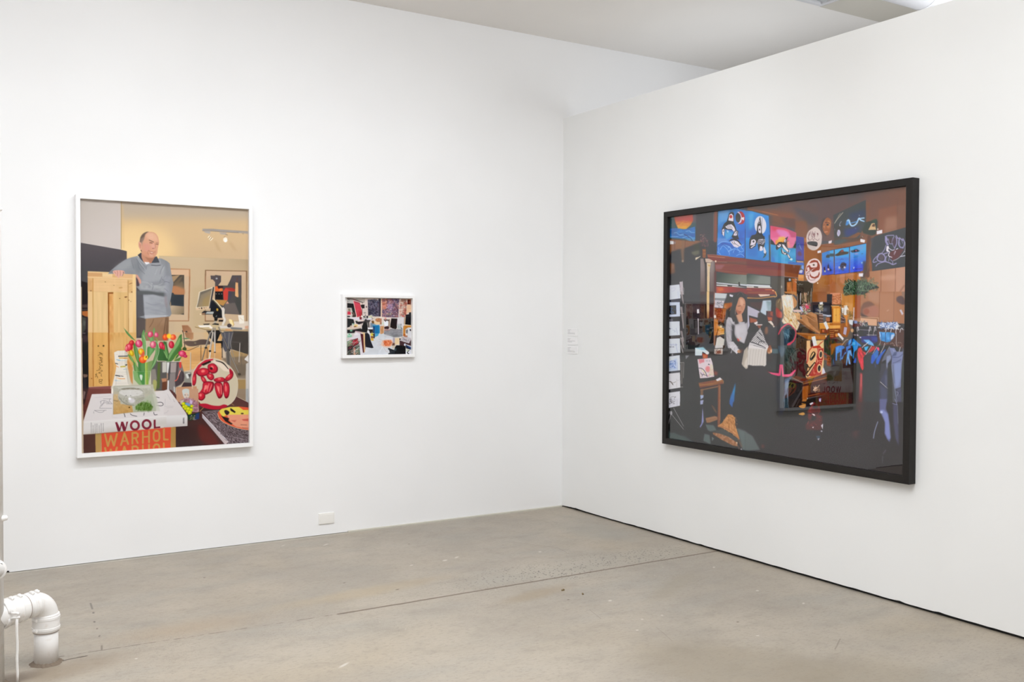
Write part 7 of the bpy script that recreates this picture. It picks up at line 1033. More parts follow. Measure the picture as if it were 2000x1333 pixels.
def floor_mat():
    m = mat('old polished concrete', (0.5, 0.45, 0.38), 0.5, 0.35); n = NT(m)
    X, Y, Z = n.xyz()
    c = n.mix(n.ramp(n.noise(1.1, 4, 0.55), 0.36, 0.64), srgb(172, 162, 149), srgb(186, 175, 160))
    c = n.mix(n.math('MULTIPLY', n.ramp(n.noise(2.2, 4, 0.6, (0.5, 1.3, 1), (3, 1, 0)), 0.45, 0.75), 0.55), c, srgb(166, 162, 154))
    c = n.mix(n.math('MULTIPLY', n.ramp(n.noise(0.8, 3, 0.5, None, (7, 2, 0)), 0.5, 0.75), 0.5), c, srgb(186, 170, 146))
    c = n.mix(n.math('MULTIPLY', n.ramp(n.noise(9, 5, 0.65, (0.6, 1, 1)), 0.45, 0.75), 0.42), c, srgb(150, 141, 129))
    # trowel grain and fine pits
    c = n.mix(n.math('MULTIPLY', n.ramp(n.noise(70, 3, 0.7, (0.5, 1, 1)), 0.48, 0.72), 0.42), c, srgb(140, 131, 120))
    c = n.mix(n.math('MULTIPLY', n.ramp(n.noise(110, 2, 0.6, None, (1, 5, 0)), 0.6, 0.75), 0.35), c, srgb(205, 198, 186))
    # stains and darker brownish patches with their own outline
    wob = n.math('MULTIPLY', n.math('SUBTRACT', n.noise(4, 4, 0.6), 0.5), 0.7)
    for cx, cy, rx, ry, rot, a, col, k in ((-1.42, -3.35, 0.42, 0.62, 0.55, 0.4, srgb(150, 137, 116), 0.42), (-1.05, -3.75, 0.5, 0.4, 0.2, 0.3, srgb(156, 144, 124), 0.4),
            (-1.55, -1.98, 0.36, 0.10, 0.2, 0.2, srgb(164, 147, 122), 0.6), (-0.8, -2.25, 0.5, 0.10, 0.5, 0.2, srgb(165, 154, 136), 0.5),
            (-2.3, -1.45, 0.7, 0.13, 0.1, 0.2, srgb(184, 166, 138), 0.6), (-3.3, -1.6, 0.6, 0.2, 0, 0.1, srgb(178, 158, 134), 0.5), (-3.9, -1.9, 0.5, 0.16, 0.3, 0.1, srgb(150, 133, 112), 0.6), (-4.10, -1.90, 0.16, 0.10, 0.3, 0.2, srgb(104, 88, 74), 0.7),
            (-0.3, -0.9, 0.3, 0.45, 0, 0.3, srgb(165, 161, 152), 0.5), (-2.6, -3.3, 0.7, 0.4, 0.3, 0.1, srgb(176, 160, 140), 0.5)):
        c = n.mix(n.math('MULTIPLY', n.ell(cx, cy, rx, ry, rot, a, wob), k), c, col)
    # exposed aggregate along the saw cut
    vo = n.new('ShaderNodeTexVoronoi'); vo.inputs['Scale'].default_value = 52; n.link(n.pos(), vo.inputs['Vector'])
    sp = n.math('SUBTRACT', 1.0, n.ramp(vo.outputs['Distance'], 0.15, 0.33))
    pick = n.math('GREATER_THAN', n.math('FRACT', n.math('MULTIPLY', vo.outputs['Color'], 7.31)), 0.22)
    vo2 = n.new('ShaderNodeTexVoronoi'); vo2.inputs['Scale'].default_value = 95; n.link(n.pos(), vo2.inputs['Vector'])
    sp2 = n.math('SUBTRACT', 1.0, n.ramp(vo2.outputs['Distance'], 0.12, 0.26))
    band = n.math('SUBTRACT', 1.0, n.ramp(n.math('ADD', n.math('ABSOLUTE', n.math('ADD', Y, 1.62)), n.math('MULTIPLY', n.math('SUBTRACT', n.noise(2.6, 3), 0.5), 0.45)), 0.04, 0.26))
    xr = n.math('MULTIPLY', n.ramp(X, -2.3, -1.2), n.math('SUBTRACT', 1.0, n.ramp(X, -0.35, 0.1)))
    bx = n.math('MULTIPLY', band, n.math('MAXIMUM', xr, 0.10))
    m1 = n.math('MULTIPLY', n.math('MULTIPLY', sp, pick), bx)
    c = n.mix(n.math('MULTIPLY', bx, 0.25), c, srgb(190, 184, 170))
    c = n.mix(n.math('MULTIPLY', m1, 0.95), c, srgb(74, 70, 66))
    wide = n.math('SUBTRACT', 1.0, n.ramp(n.math('ABSOLUTE', n.math('ADD', Y, 1.8)), 0.1, 0.6))
    c = n.mix(n.math('MULTIPLY', n.math('MULTIPLY', n.math('MULTIPLY', sp2, n.ramp(n.noise(3, 3), 0.40, 0.6)), wide), 0.50), c, srgb(110, 104, 96))
    # saw-cut joint
    jit = n.math('MULTIPLY', n.math('SUBTRACT', n.noise(14, 3), 0.5), 0.012)
    jl = n.seg(-2.6, -1.755, 0.03, -1.755, 0.014, 0.3, jit)
    c = n.mix(n.math('MULTIPLY', jl, 0.85), c, srgb(112, 96, 80))
    jl2 = n.seg(-3.9, -1.70, -2.55, -1.755, 0.008, 0.2, jit)
    c = n.mix(n.math('MULTIPLY', n.math('MULTIPLY', jl2, n.ramp(n.noise(25, 2), 0.42, 0.6)), 0.7), c, srgb(108, 96, 84))
    # cracks, scratches, paint drips
    j2 = n.math('MULTIPLY', n.math('SUBTRACT', n.noise(9, 3, 0.6), 0.5), 0.03)
    for x0, y0, x1, y1, w, col, k in ((-1.02, -0.82, -0.83, -1.15, 0.003, srgb(128, 118, 106), 0.7), (-0.83, -1.15, -0.86, -1.33, 0.003, srgb(128, 118, 106), 0.6),
            (-1.46, -2.35, -1.50, -2.5, 0.003, srgb(140, 129, 116), 0.6), (-1.35, -2.75, -1.42, -2.95, 0.003, srgb(140, 130, 118), 0.5),
            (-3.895, -1.765, -3.78, -1.748, 0.009, srgb(72, 60, 52), 0.9), (-3.640, -0.90, -3.648, -1.02, 0.007, srgb(118, 112, 104), 0.8), (-3.652, -1.08, -3.655, -1.10, 0.008, srgb(100, 94, 88), 0.8),
            (-3.672, -1.24, -3.674, -1.26, 0.007, srgb(100, 94, 88), 0.8), (-3.678, -1.36, -3.68, -1.375, 0.007, srgb(110, 98, 90), 0.7), (-3.70, -1.64, -3.71, -1.70, 0.006, srgb(110, 100, 90), 0.7), (-3.685, -1.48, -3.69, -1.50, 0.006, srgb(110, 100, 92), 0.7),
            (-0.86, -3.42, -0.72, -3.34, 0.005, srgb(132, 122, 108), 0.6)):
        c = n.mix(n.math('MULTIPLY', n.seg(x0, y0, x1, y1, w, 0.3, j2), k), c, col)
    for cx, cy, rx, ry in ((-1.62, -1.06, 0.032, 0.018), (-1.52, -1.03, 0.034, 0.014), (-0.99, -1.18, 0.02, 0.014), (-1.27, -2.28, 0.022, 0.014), (-1.33, -2.62, 0.012, 0.01), (-1.20, -2.62, 0.012, 0.01), (-1.46, -2.74, 0.014, 0.01),
            (-1.85, -1.06, 0.02, 0.012), (-0.45, -2.55, 0.016, 0.012), (-2.85, -2.45, 0.05, 0.012), (-3.6, -1.9, 0.01, 0.01), (-1.02, -3.1, 0.012, 0.012), (-0.3, -2.05, 0.02, 0.01), (-0.42, -2.85, 0.02, 0.01), (-2.1, -0.28, 0.04, 0.012), (-2.35, -0.16, 0.03, 0.008)):
        c = n.mix(n.math('MULTIPLY', n.ell(cx, cy, rx, ry, 0.6, 0.3), 0.7), c, srgb(222, 216, 206))
    for cx, cy, rx, ry in ((-2.35, -1.22, 0.012, 0.01), (-2.15, -1.5, 0.02, 0.01), (-1.45, -2.15, 0.012, 0.01), (-0.95, -2.9, 0.012, 0.009), (-3.0, -0.7, 0.01, 0.01), (-1.62, -0.55, 0.012, 0.01)):
        c = n.mix(n.math('MULTIPLY', n.ell(cx, cy, rx, ry, 0.4, 0.3), 0.75), c, srgb(96, 84, 66))
    vs = n.new('ShaderNodeTexVoronoi'); vs.inputs['Scale'].default_value = 5.5; n.link(n.pos(), vs.inputs['Vector'])
    c = n.mix(n.math('MULTIPLY', n.math('SUBTRACT', 1.0, n.ramp(vs.outputs['Distance'], 0.015, 0.035)), 0.55), c, srgb(218, 212, 202))
    # paint overspill at the foot of both walls
    ed = n.math('SUBTRACT', 1.0, n.ramp(n.math('ADD', n.math('ABSOLUTE', Y), n.math('MULTIPLY', n.noise(18, 3), 0.02)), 0.025, 0.055))
    c = n.mix(n.math('MULTIPLY', ed, 0.5), c, srgb(206, 203, 192))
    c = n.mix(1.0, c, (0.835, 0.84, 0.84), 'MULTIPLY')
    n.link(c, n.b.inputs['Base Color'])
    n.link(n.math('ADD', 0.42, n.math('MULTIPLY', n.noise(6, 3), 0.22)), n.b.inputs['Roughness'])
    bp = n.new('ShaderNodeBump'); bp.inputs['Strength'].default_value = 0.2; bp.inputs['Distance'].default_value = 0.003
    hh = n.math('SUBTRACT', n.noise(60, 4, 0.6), n.math('MULTIPLY', m1, 0.8)); hh = n.math('SUBTRACT', hh, n.math('MULTIPLY', jl, 1.5))
    n.link(hh, bp.inputs['Height']); n.link(bp.outputs[0], n.b.inputs['Normal'])
    return m

# ---------------------------------------------------------------- the room
X0, X1, Y0 = -7.0, 6.0, -13.0
bm = new(); box(bm, X0-0.3, X1+0.3, Y0-0.3, 0.3, -0.2, 0.0); structure(link('floor', bm, floor_mat()))
bm = new(); box(bm, X0-0.3, X1+0.3, Y0-0.3, 0.3, HC, HC+0.2); structure(link('ceiling', bm, M_ceil))
# back wall carrying the small pictures: cut slightly above the slab, a wider gap at its left
bm = new(); box(bm, -3.95, X1, 0.0, 0.2, 0.003, HC); box(bm, X0, -3.95, 0.0, 0.2, 0.012, HC); structure(link('wall_back', bm, M_wall))
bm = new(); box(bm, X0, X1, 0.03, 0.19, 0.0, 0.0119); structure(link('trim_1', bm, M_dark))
bm = new(); box(bm, -1.83, -0.002, -0.010, -0.0005, 0.0, 0.011, 0.002); structure(link('trim_2', bm, M_caulk))
bm = new(); box(bm, X0-0.2, X0, Y0, 0.2, 0, HC); structure(link('wall_left', bm, M_wall))
bm = new(); box(bm, X1, X1+0.2, Y0, 0.2, 0, HC); structure(link('wall_right', bm, M_wall))
bm = new(); box(bm, X0, X1, Y0-0.2, Y0, 0, HC); structure(link('wall_front', bm, M_wall))
# free-standing partition: lower than the ceiling, its board ends ragged above the slab
bm = new()
N = 170; PL = 5.6; rs = np.random.RandomState(3)
for sx in (0.0, 0.14):
    pass
top = []; bot = []
prev = 0.0163
for i in range(N+1):
    y = -PL*i/N; prev = 0.0163+0.75*(prev-0.0163)+rs.randn()*0.0007
    zb = prev if i > 3 else 0.010+0.0015*i
    if rs.rand() < 0.05: zb += 0.003
    bot.append((y, zb)); top.append((y, HP))
def strip(x):
    a = [bm.verts.new((x, y, z)) for y, z in bot]; b = [bm.verts.new((x, y, z)) for y, z in top]
    for i in range(N): bm.faces.new((a[i], a[i+1], b[i+1], b[i]))
    return a, b
a0, b0 = strip(0.0); a1, b1 = strip(0.14)
for i in range(N):
    bm.faces.new((b0[i], b0[i+1], b1[i+1], b1[i])); bm.faces.new((a0[i], a0[i+1], a1[i+1], a1[i]))
bm.faces.new((a0[0], b0[0], b1[0], a1[0])); bm.faces.new((a0[N], b0[N], b1[N], a1[N]))
structure(link('wall_partition', bm, M_part))
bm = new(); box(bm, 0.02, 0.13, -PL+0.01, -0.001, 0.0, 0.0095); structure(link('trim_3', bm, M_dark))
# lowered soffit and ceiling details beyond the partition
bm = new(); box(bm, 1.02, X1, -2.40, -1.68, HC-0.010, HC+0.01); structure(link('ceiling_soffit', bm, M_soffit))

vent = thing('ceiling_vent', (0.69, -2.01, HC), 'square ceiling panel with a grey grille and white frame above the partition', 'vent')
bm = new()
for q in ((0.39, 0.99, -1.745, -1.71), (0.39, 0.99, -2.31, -2.275), (0.39, 0.425, -2.275, -1.745), (0.955, 0.99, -2.275, -1.745)):
    box(bm, q[0], q[1], q[2], q[3], HC-0.022, HC, 0.003)
link('frame', bm, M_duct, vent)
bm = new()
for i in range(9): 
    y = -2.26+0.055*i+0.02
    box(bm, 0.425, 0.955, y, y+0.03, HC-0.014, HC-0.006)
link('grille', bm, mat('grey grille', (0.42, 0.43, 0.44), 0.5), vent)
duct = thing('ceiling_duct', (0.42, -2.56, 3.574), 'round white air duct running under the ceiling beyond the partition', 'duct')
bm = new(); tube(bm, [(0.42, -2.559, 3.574), (5.9, -2.559, 3.574)], 0.13, 40); link('pipe', bm, M_duct, duct, True)
for x in (0.43, 0.93, 2.2, 3.4, 4.6):
    bm = new(); tube(bm, [(x, -2.559, 3.574), (x+0.012, -2.559, 3.574)], 0.1335, 40); link('seam_band', bm, M_duct, duct)

# ---------------------------------------------------------------- framed photographs
AX_R, AX_U, AX_F = cam_axes()
def trace_xy(P):
    # where a point of the print lies in the traced photograph the shapes were digitised from
    v = P-np.array(CAM); z = v@AX_F
    return 1000+FPX*(v@AX_R)/z, 666.5-FPX*(v@AX_U)/z
def lin(c): c = c/255.0; return np.where(c <= 0.04045, c/12.92, ((c+0.055)/1.055)**2.4)

def print_mesh(name, o, u, v, nu, nv, cv, ink, soft=0.6):
    # sheet of paper spanned by u and v from corner o; ink(canvas rgb, x, y) -> albedo per vertex
    im = gauss(cv.im, soft)
    U, V2 = np.meshgrid(np.linspace(0, 1, nu+1), np.linspace(0, 1, nv+1))
    P = np.array(o)[None, None]+U[..., None]*np.array(u)+V2[..., None]*np.array(v)
    px, py = trace_xy(P)
    fx = np.clip((px-cv.x0)*cv.S-0.5, 0, cv.W-1.001); fy = np.clip((py-cv.y0)*cv.S-0.5, 0, cv.H-1.001)
    xi = fx.astype(int); yi = fy.astype(int); ax = (fx-xi)[..., None]; ay = (fy-yi)[..., None]
    col = (im[yi, xi]*(1-ax)+im[yi, xi+1]*ax)*(1-ay)+(im[yi+1, xi]*(1-ax)+im[yi+1, xi+1]*ax)*ay
    alb = ink(lin(np.clip(col, 0, 255)), P)
    me = bpy.data.meshes.new(name); nvt = (nu+1)*(nv+1)
    me.vertices.add(nvt); me.vertices.foreach_set('co', P.reshape(-1).astype(np.float32))
    I = np.arange(nvt).reshape(nv+1, nu+1)
    q = np.stack([I[:-1, :-1], I[:-1, 1:], I[1:, 1:], I[1:, :-1]], -1).reshape(-1, 4)
    me.loops.add(q.size); me.loops.foreach_set('vertex_index', q.reshape(-1).astype(np.int32))
    me.polygons.add(len(q)); me.polygons.foreach_set('loop_start', (np.arange(len(q))*4).astype(np.int32))
    me.polygons.foreach_set('loop_total', np.full(len(q), 4, np.int32))
    me.update(calc_edges=True)
    at = me.color_attributes.new('ink', 'FLOAT_COLOR', 'POINT')
    rgba = np.ones((nvt, 4), np.float32); rgba[:, :3] = np.clip(alb, 0.002, 0.92).reshape(-1, 3)
    at.data.foreach_set('color', rgba.reshape(-1))
    m = mat('photographic print '+name, (0.5,)*3, 0.6, 0.1); n = NT(m)
    a = n.new('ShaderNodeAttribute'); a.attribute_name = 'ink'; n.link(a.outputs['Color'], n.b.inputs['Base Color'])
    me.materials.append(m); ob = bpy.data.objects.new(name, me); C.objects.link(ob); return ob

def frame_mesh(mapf, a0, a1, z0, z1, w, t, rec):
    # mitred moulding: mapf(a, d, z) -> world; a along the wall, d out from it
    bm = new()
    prof = [(0, 0.0), (0, t-0.0015), (0.0015, t), (w-0.0015, t), (w, t-0.0015), (w, rec), (w*0.3, rec), (w*0.3, 0.0)]
    rings = []
    for ca, cz, sa, sz in ((a0, z0, 1, 1), (a1, z0, -1, 1), (a1, z1, -1, -1), (a0, z1, 1, -1)):
        rings.append([bm.verts.new(mapf(ca+sa*k, d, cz+sz*k)) for k, d in prof])
    for i in range(4):
        a, b = rings[i], rings[(i+1) % 4]
        for j in range(len(prof)): bm.faces.new((a[j], a[(j+1) % len(prof)], b[(j+1) % len(prof)], b[j]))
    return bm

onL = lambda a, d, z: (a, -d, z)          # back wall
onR = lambda a, d, z: (-d, a, z)          # partition
def picture(nm, label, mapf, a0, a1, z0, z1, w, t, M, pr, glass_k, cv, nu, nv, ink, mb=0.0, soft=0.6):
    ctr = mapf((a0+a1)/2, 0.0, (z0+z1)/2)
    root = thing('framed_photograph', ctr, label, 'framed photograph')
    root.name = 'framed_photograph'
    link('frame', frame_mesh(mapf, a0, a1, z0, z1, w, t, t-0.028), M, root)
    g = t-0.022; p = t-0.026
    def par(o):
        o.parent = root; o.matrix_parent_inverse = Matrix.Translation(-Vector(ctr)); return o
    bm = new(); c0 = mapf(a0+w*0.4, 0.002, z0+w*0.4); c1 = mapf(a1-w*0.4, p-0.002, z1-w*0.4)
    box(bm, min(c0[0], c1[0]), max(c0[0], c1[0]), min(c0[1], c1[1]), max(c0[1], c1[1]), c0[2], c1[2])
    link('backing_board', bm, M_board, root)
    o = np.array(mapf(pr[0], p, pr[3])); u = np.array(mapf(pr[1], p, pr[3]))-o; v = np.array(mapf(pr[0], p, pr[2]))-o
    par(print_mesh('print', o, u, v, nu, nv, cv, ink, soft))
    bm = new(); c0 = mapf(a0+w*0.6, g, z0+w*0.6); c1 = mapf(a1-w*0.6, g+0.002, z1-w*0.6)
    # pane: outward face only carries the reflection
    box(bm, min(c0[0], c1[0]), max(c0[0], c1[0]), min(c0[1], c1[1]), max(c0[1], c1[1]), c0[2], c1[2])
    link('glazing', bm, glass_mat('glazing '+nm, glass_k), root)
    if mb: 
        bm = new(); i0, i1, j0, j1 = pr[0], pr[1], pr[2], pr[3]; A0, A1, Z0, Z1 = a0+w*0.7, a1-w*0.7, z0+w*0.7, z1-w*0.7
        for q in ((A0, i0, Z0, Z1), (i1, A1, Z0, Z1), (i0, i1, Z0, j0), (i0, i1, j1, Z1)):
            c0 = mapf(q[0], p, q[2]); c1 = mapf(q[1], p+0.0018, q[3])
            box(bm, min(c0[0], c1[0]), max(c0[0], c1[0]), min(c0[1], c1[1]), max(c0[1], c1[1]), c0[2], c1[2])
        link('mount', bm, M_board, root)
    return root

def ink_left(c, P): return (c-VEIL_L)/GAIN_L
def ink_small(c, P): return (c-VEIL_S)/GAIN_S
def ink_black(c, P): return (c-veil_black(P)[..., None])/GAIN_B

picture('tall', 'tall white-framed photograph of a smiling man behind a crate, tulips and books', onL, -3.5855, -2.5165, 0.656, 2.2415, 0.025, 0.058, M_white,
        (-3.563, -2.539, 0.679, 2.2205), 0.42, paint_left(), 430, 650, ink_left, soft=0.7)
picture('small', 'small white-framed photograph of a cluttered artist studio', onL, -1.883, -1.326, 1.226, 1.671, 0.020, 0.040, M_white,
        (-1.8465, -1.3465, 1.2475, 1.649), 0.12, paint_small(), 300, 250, ink_small, mb=1, soft=1.6)
picture('large', 'large black-framed photograph of two women in a shop of native artworks', onR, -3.214, -1.279, 0.6535, 2.239, 0.0385, 0.055, M_black,
        (-1.313, -3.181, 0.687, 2.204), 1.12, paint_black(), 680, 660, ink_black, soft=0.7)

# three label cards beside the corner
rs = random.Random(4)
for i, (za, zb, wd) in enumerate(((1.373, 1.431, 'topmost'), (1.302, 1.360, 'middle'), (1.232, 1.289, 'lowest'))):
    root = thing('wall_label', (0, -0.144, (za+zb)/2), 'small white label card on the partition by the corner, %s of three' % wd, 'label', 'label cards by the corner')
    bm = new(); box(bm, -0.0045, 0.0, -0.213, -0.075, za, zb, 0.0004, 1); link('card', bm, M_paper, root)
    bm = new()
    lens = ((0.045,), (0.03, 0.0), (0.03,), (0.095,), (0.10,)) if i != 1 else ((0.042,), (0.03,), (0.098,), (0.06,))
    z = zb-0.008
    for k, q in enumerate(lens):
        y = -0.081
        L = q[0]
        while L > 0.004:
            w = min(L, rs.uniform(0.006, 0.016)); box(bm, -0.0048, -0.0044, y-w, y, z-0.0026, z); y -= w+0.002; L -= w+0.002
        z -= 0.0075 if k != 1 else 0.010
    link('printed_text', bm, M_ink, root)

# blank cover plate low on the back wall
root = thing('outlet_cover', (-1.99, 0, 0.115), 'blank cream-white outlet cover plate low on the back wall below the small photograph', 'outlet cover')
bm = new(); box(bm, -2.046, -1.933, -0.009, 0.0, 0.078, 0.153, 0.003, 3); link('plate', bm, M_plate, root)
bm = new(); box(bm, -2.036, -1.943, -0.0105, -0.0088, 0.088, 0.143, 0.0008, 2); link('inset_panel', bm, M_plate, root)
for x in (-2.040, -1.939):
    bm = new(); tube(bm, [(x, -0.0088, 0.1155), (x, -0.0102, 0.1155)], 0.0028, 12); link('screw', bm, M_plate, root)

# bits of dry leaf on the slab
def leaf(loc, s, rot, label):
    bm = new(); pts = [(-1, 0), (-0.5, 0.45), (0.1, 0.3), (0.5, 0.6), (1, 0.1), (0.4, -0.2), (0.1, -0.5), (-0.4, -0.25)]
    c, d = math.cos(rot), math.sin(rot); lo = []; hi = []
    for i, (x, y) in enumerate(pts):
        X, Y = (x*c-y*d)*s+loc[0], (x*d+y*c)*s+loc[1]; z = 0.001+0.004*(i % 2)
        lo.append(bm.verts.new((X, Y, 0.0))); hi.append(bm.verts.new((X, Y, z+0.0012)))
    bm.faces.new(hi); bm.faces.new(lo)
    for i in range(len(pts)): bm.faces.new((lo[i], lo[(i+1) % 8], hi[(i+1) % 8], hi[i]))
    o = link('leaf_fragment', bm, M_leaf); tag(o, label, 'leaf', 'dry leaf bits on the floor')
leaf((-1.372, -1.99), 0.016, 0.3, 'larger brown dry leaf bit on the concrete floor, nearer the floor joint')
leaf((-1.325, -2.11), 0.010, 0.9, 'small brown dry leaf bit on the floor right of the larger one')

# ---------------------------------------------------------------- drain pipework at the left
PB = Vector((-3.943, -1.755, 0))           # foot of the drop leg
R0 = 0.0505
HD = Vector((-0.83, -0.555, -0.0)).normalized()
root = thing('drain_pipe', (PB.x, PB.y, 0), 'white painted drain pipe with elbow, clamped joints and riser at the left edge', 'pipe')
ZC = 0.274; RB = 0.072                      # height of the run, bend radius
bm = new(); tube(bm, [(PB.x, PB.y, 0.0), (PB.x, PB.y, 0.165)], R0-0.002, 40); link('drop_leg', bm, M_pipe, root, True)
bm = new(); pts = [(PB.x, PB.y, 0.150)]
for i in range(15):
    a = PI/2*i/14
    h = RB*(1-math.cos(a)); pts.append((PB.x+HD.x*h, PB.y+HD.y*h, ZC-RB+RB*math.sin(a)))
e = Vector(pts[-1]); pts.append(tuple(e+HD*0.05)); tube(bm, pts, R0, 40); link('elbow', bm, M_pipe, root, True)
riser = Vector((-4.166, -1.918, 0))
bm = new(); tube(bm, [tuple(e+HD*0.03), tuple(Vector((riser.x, riser.y, ZC)))], R0-0.001, 40); link('horizontal_run', bm, M_pipe, root, True)
bm = new(); tube(bm, [(riser.x, riser.y, 0.0), (riser.x, riser.y, HC-0.002)], 0.0500, 40); link('riser', bm, M_pipe, root, True)
def coupling(c, ax, L, r, scr, side, lines=(1, 1), nm='coupling'):
    ax = ax.normalized(); a = c-ax*L/2; b = c+ax*L/2
    bm = new(); tube(bm, [a, a+ax*0.003, a+ax*0.007, b-ax*0.007, b-ax*0.003, b], [r-0.003, r, r+0.0008, r+0.0008, r, r-0.003], 44)
    cp = link(nm, bm, M_pipe, root, True)
    side = (side-ax*side.dot(ax)).normalized(); tg = ax.cross(side)
    for k in scr:
        q = a+ax*L*k
        bm = new(); tube(bm, [q-ax*0.0065, q-ax*0.005, q+ax*0.005, q+ax*0.0065], [r, r+0.0028, r+0.0028, r], 44); link('band', bm, M_pipe, cp)
        s0 = q+side*(r+0.006)
        bm = new(); tube(bm, [s0-tg*0.016, s0-tg*0.012, s0+tg*0.003, s0+tg*0.008], [0.0035, 0.0062, 0.0068, 0.004], 10)
        tube(bm, [s0+tg*0.004-ax*0.007, s0+tg*0.004+ax*0.007], 0.0045, 8); link('band_screw', bm, M_pipe, cp)
    for on, q in zip(lines, (a, b)):
        if on: bm = new(); tube(bm, [q-ax*0.0016, q+ax*0.0016], r-0.0018, 44, True); link('joint_line', bm, M_rust, cp)
up_cam = Vector((-0.15, -0.35, 0.93))
coupling(e-HD*0.003, HD, 0.052, R0+0.0015, (0.25, 0.75), up_cam, (0, 1))
coupling(e+HD*0.092, HD, 0.105, R0+0.005, (0.28, 0.66), up_cam, (1, 0))
coupling(Vector((PB.x, PB.y, 0.180)), Vector((0, 0, 1)), 0.078, R0+0.0035, (0.2, 0.78), Vector((-0.75, -0.65, 0)), (1, 0))
# split clamp round the run, its ears held by a rod standing on the slab
hc = e+HD*0.145; tg = Vector((-HD.y, HD.x, 0)).normalized()
if tg.dot(CAM-hc) < 0: tg = -tg
rp = Vector((-4.071, -1.940, 0)); ear = Vector((rp.x, rp.y, ZC+0.004)); pts = []
for i in range(25):
    a = math.radians(12+336*i/24); pts.append(hc+(tg*math.cos(a)+Vector((0, 0, 1))*math.sin(a))*(R0+0.0085))
bm = new()
for o in (-0.007, 0.0, 0.007): tube(bm, [q+HD*o for q in pts], 0.0042, 8)
for z in (0.008, -0.012):
    q0 = pts[0] if z > 0 else pts[-1]
    tube(bm, [q0, (q0+ear)/2+Vector((0, 0, z*0.3)), ear+Vector((0, 0, z)), ear+Vector((0, 0, z))+(ear-q0).normalized()*0.012], [0.0055, 0.0055, 0.006, 0.005], 10)
link('pipe_clamp', bm, M_pipe, root, True)
bm = new(); pts = [(rp.x+0.0010*math.sin(i*1.7), rp.y, (ZC-0.004)*i/8) for i in range(9)]
tube(bm, pts, 0.0056, 14); link('support_rod', bm, M_pipe, root, True)
# round cleanout cap facing the room, stub lever and hook on the riser
cc = Vector((-4.150, -1.978, 0.482)); dv = (CAM-cc); dv.z = 0; dv.normalize()
bm = new(); tube(bm, [cc-dv*0.05, cc-dv*0.006, cc-dv*0.001, cc+dv*0.003, cc+dv*0.003, cc-dv*0.002], [0.036, 0.040, 0.042, 0.040, 0.033, 0.031], 44); link('cleanout_cap', bm, M_pipe, root, True)
bm = new(); tube(bm, [(riser.x, riser.y, 0.680), (-4.122, -1.935, 0.681), (-4.106, -1.938, 0.684), (-4.101, -1.939, 0.685)], [0.014, 0.0125, 0.011, 0.005], 16); link('stub_lever', bm, M_pipe, root, True)
bm = new(); tube(bm, [(riser.x, riser.y, 1.940), (-4.118, -1.933, 1.940), (-4.112, -1.934, 1.940)], [0.012, 0.009, 0.004], 14); link('pipe_hook', bm, M_pipe, root, True)
# crumbled collar where the pipes enter the slab
for q, r in ((PB, 0.062), (riser, 0.06)):
    bm = new(); n_ = 40; ring = []; rr = random.Random(2)
    for i in range(n_):
        a = 2*PI*i/n_; r1 = r+rr.uniform(-0.004, 0.009)
        ring.append((bm.verts.new((q.x+math.cos(a)*0.045, q.y+math.sin(a)*0.045, 0.010+rr.uniform(0, 0.005))), bm.verts.new((q.x+math.cos(a)*r1, q.y+math.sin(a)*r1, 0.0005))))
    for i in range(n_): bm.faces.new((ring[i][0], ring[(i+1) % n_][0], ring[(i+1) % n_][1], ring[i][1]))
    link('mortar_collar', bm, mat('crumbled mortar', srgb(120, 106, 92), 0.9), root)

# ---------------------------------------------------------------- lamps of the gallery, added fill lights
def area(name, loc, tgt, sx, sy, power, col=(1, 1, 1), spread=PI):
    l = bpy.data.lights.new(name, 'AREA'); l.shape = 'RECTANGLE'; l.size = sx; l.size_y = sy; l.energy = power; l.color = col; l.spread = spread
    o = bpy.data.objects.new(name, l); C.objects.link(o); o.location = loc
    d = Vector(tgt)-Vector(loc); q = d.to_track_quat('-Z', 'Y'); o.rotation_euler = q.to_euler(); return o
def spot(name, loc, tgt, power, size, blend=0.8, rad=0.05, col=(1, 1, 1)):
    l = bpy.data.lights.new(name, 'SPOT'); l.energy = power; l.spot_size = math.radians(size); l.spot_blend = blend; l.shadow_soft_size = rad; l.color = col
    o = bpy.data.objects.new(name, l); C.objects.link(o); o.location = loc
    o.rotation_euler = (Vector(tgt)-Vector(loc)).to_track_quat('-Z', 'Y').to_euler(); return o
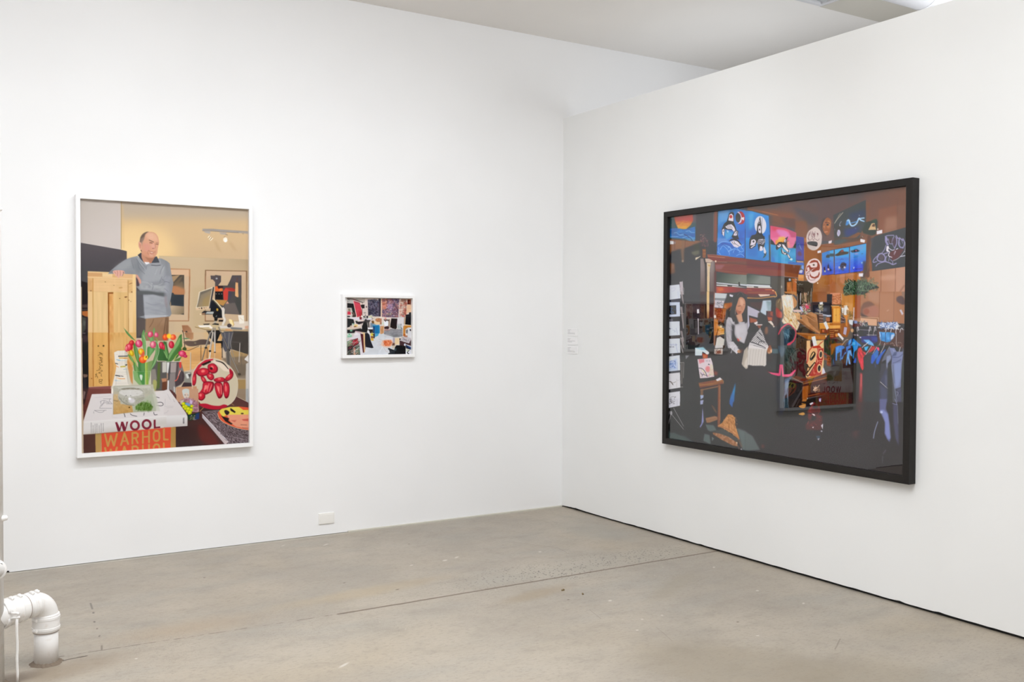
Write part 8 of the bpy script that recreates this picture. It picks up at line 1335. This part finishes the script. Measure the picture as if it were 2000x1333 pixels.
# linear wall-washers along the back wall and along the partition, a track spot in the next room;
# unseen uplights are added as fill to brighten the white ceiling
TC = (0.945, 0.985, 1.03)
area('wall_washer', (-3.5, -2.4, 3.60), (-3.5, 0.0, 0.3), 5.5, 0.16, 54, TC, 2.5)
area('wall_washer', (-3.0, -3.6, 3.60), (0.0, -3.6, 0.2), 0.16, 5.0, 22, TC, 2.6)
area('fill_downlight', (-3.2, -4.2, 3.62), (-3.2, -4.2, 0), 2.8, 2.8, 85, TC)  # added overhead fill, lifts the lower walls
area('fill_uplight', (-3.0, -4.4, 3.00), (-3.0, -4.4, 4), 2.8, 2.6, 100, TC)
area('fill_uplight', (1.25, -4.1, 2.70), (1.25, -4.1, 4), 1.6, 2.2, 90, TC)
area('fill_uplight', (0.85, -0.95, 2.65), (0.85, -0.95, 4), 1.1, 1.1, 7, TC)
area('fill_downlight', (-4.6, -8.4, 3.60), (-4.2, -6.4, 0), 2.4, 1.6, 150, TC)  # fill added behind the camera for low surfaces facing it
spot('track_light', (0.86, -2.6, 3.6), (-0.8, 0.0, 2.6), 105, 130, 0.6, 0.03, TC)
# ---------------------------------------------------------------- camera and render look
cd = bpy.data.cameras.new('camera'); cd.sensor_width = 36; cd.lens = FPX*36/2000; cd.clip_start = 0.05; cd.clip_end = 60
co = bpy.data.objects.new('camera', cd); C.objects.link(co)
M = Matrix(((AX_R[0], AX_U[0], -AX_F[0], CAM.x), (AX_R[1], AX_U[1], -AX_F[1], CAM.y), (AX_R[2], AX_U[2], -AX_F[2], CAM.z), (0, 0, 0, 1)))
co.matrix_world = M
bpy.context.scene.camera = co
sc = bpy.context.scene
w = bpy.data.worlds.new('world'); w.use_nodes = True; w.node_tree.nodes['Background'].inputs[0].default_value = (0.9, 0.92, 1, 1); w.node_tree.nodes['Background'].inputs[1].default_value = 0.3
sc.world = w
sc.view_settings.view_transform = 'Standard'; sc.view_settings.look = 'None'; sc.view_settings.exposure = -0.19; sc.view_settings.gamma = 1.0; sc.view_settings.use_curve_mapping = False
sc.cycles.max_bounces = 12; sc.cycles.diffuse_bounces = 8; sc.cycles.transparent_max_bounces = 12
sc.cycles.caustics_reflective = False
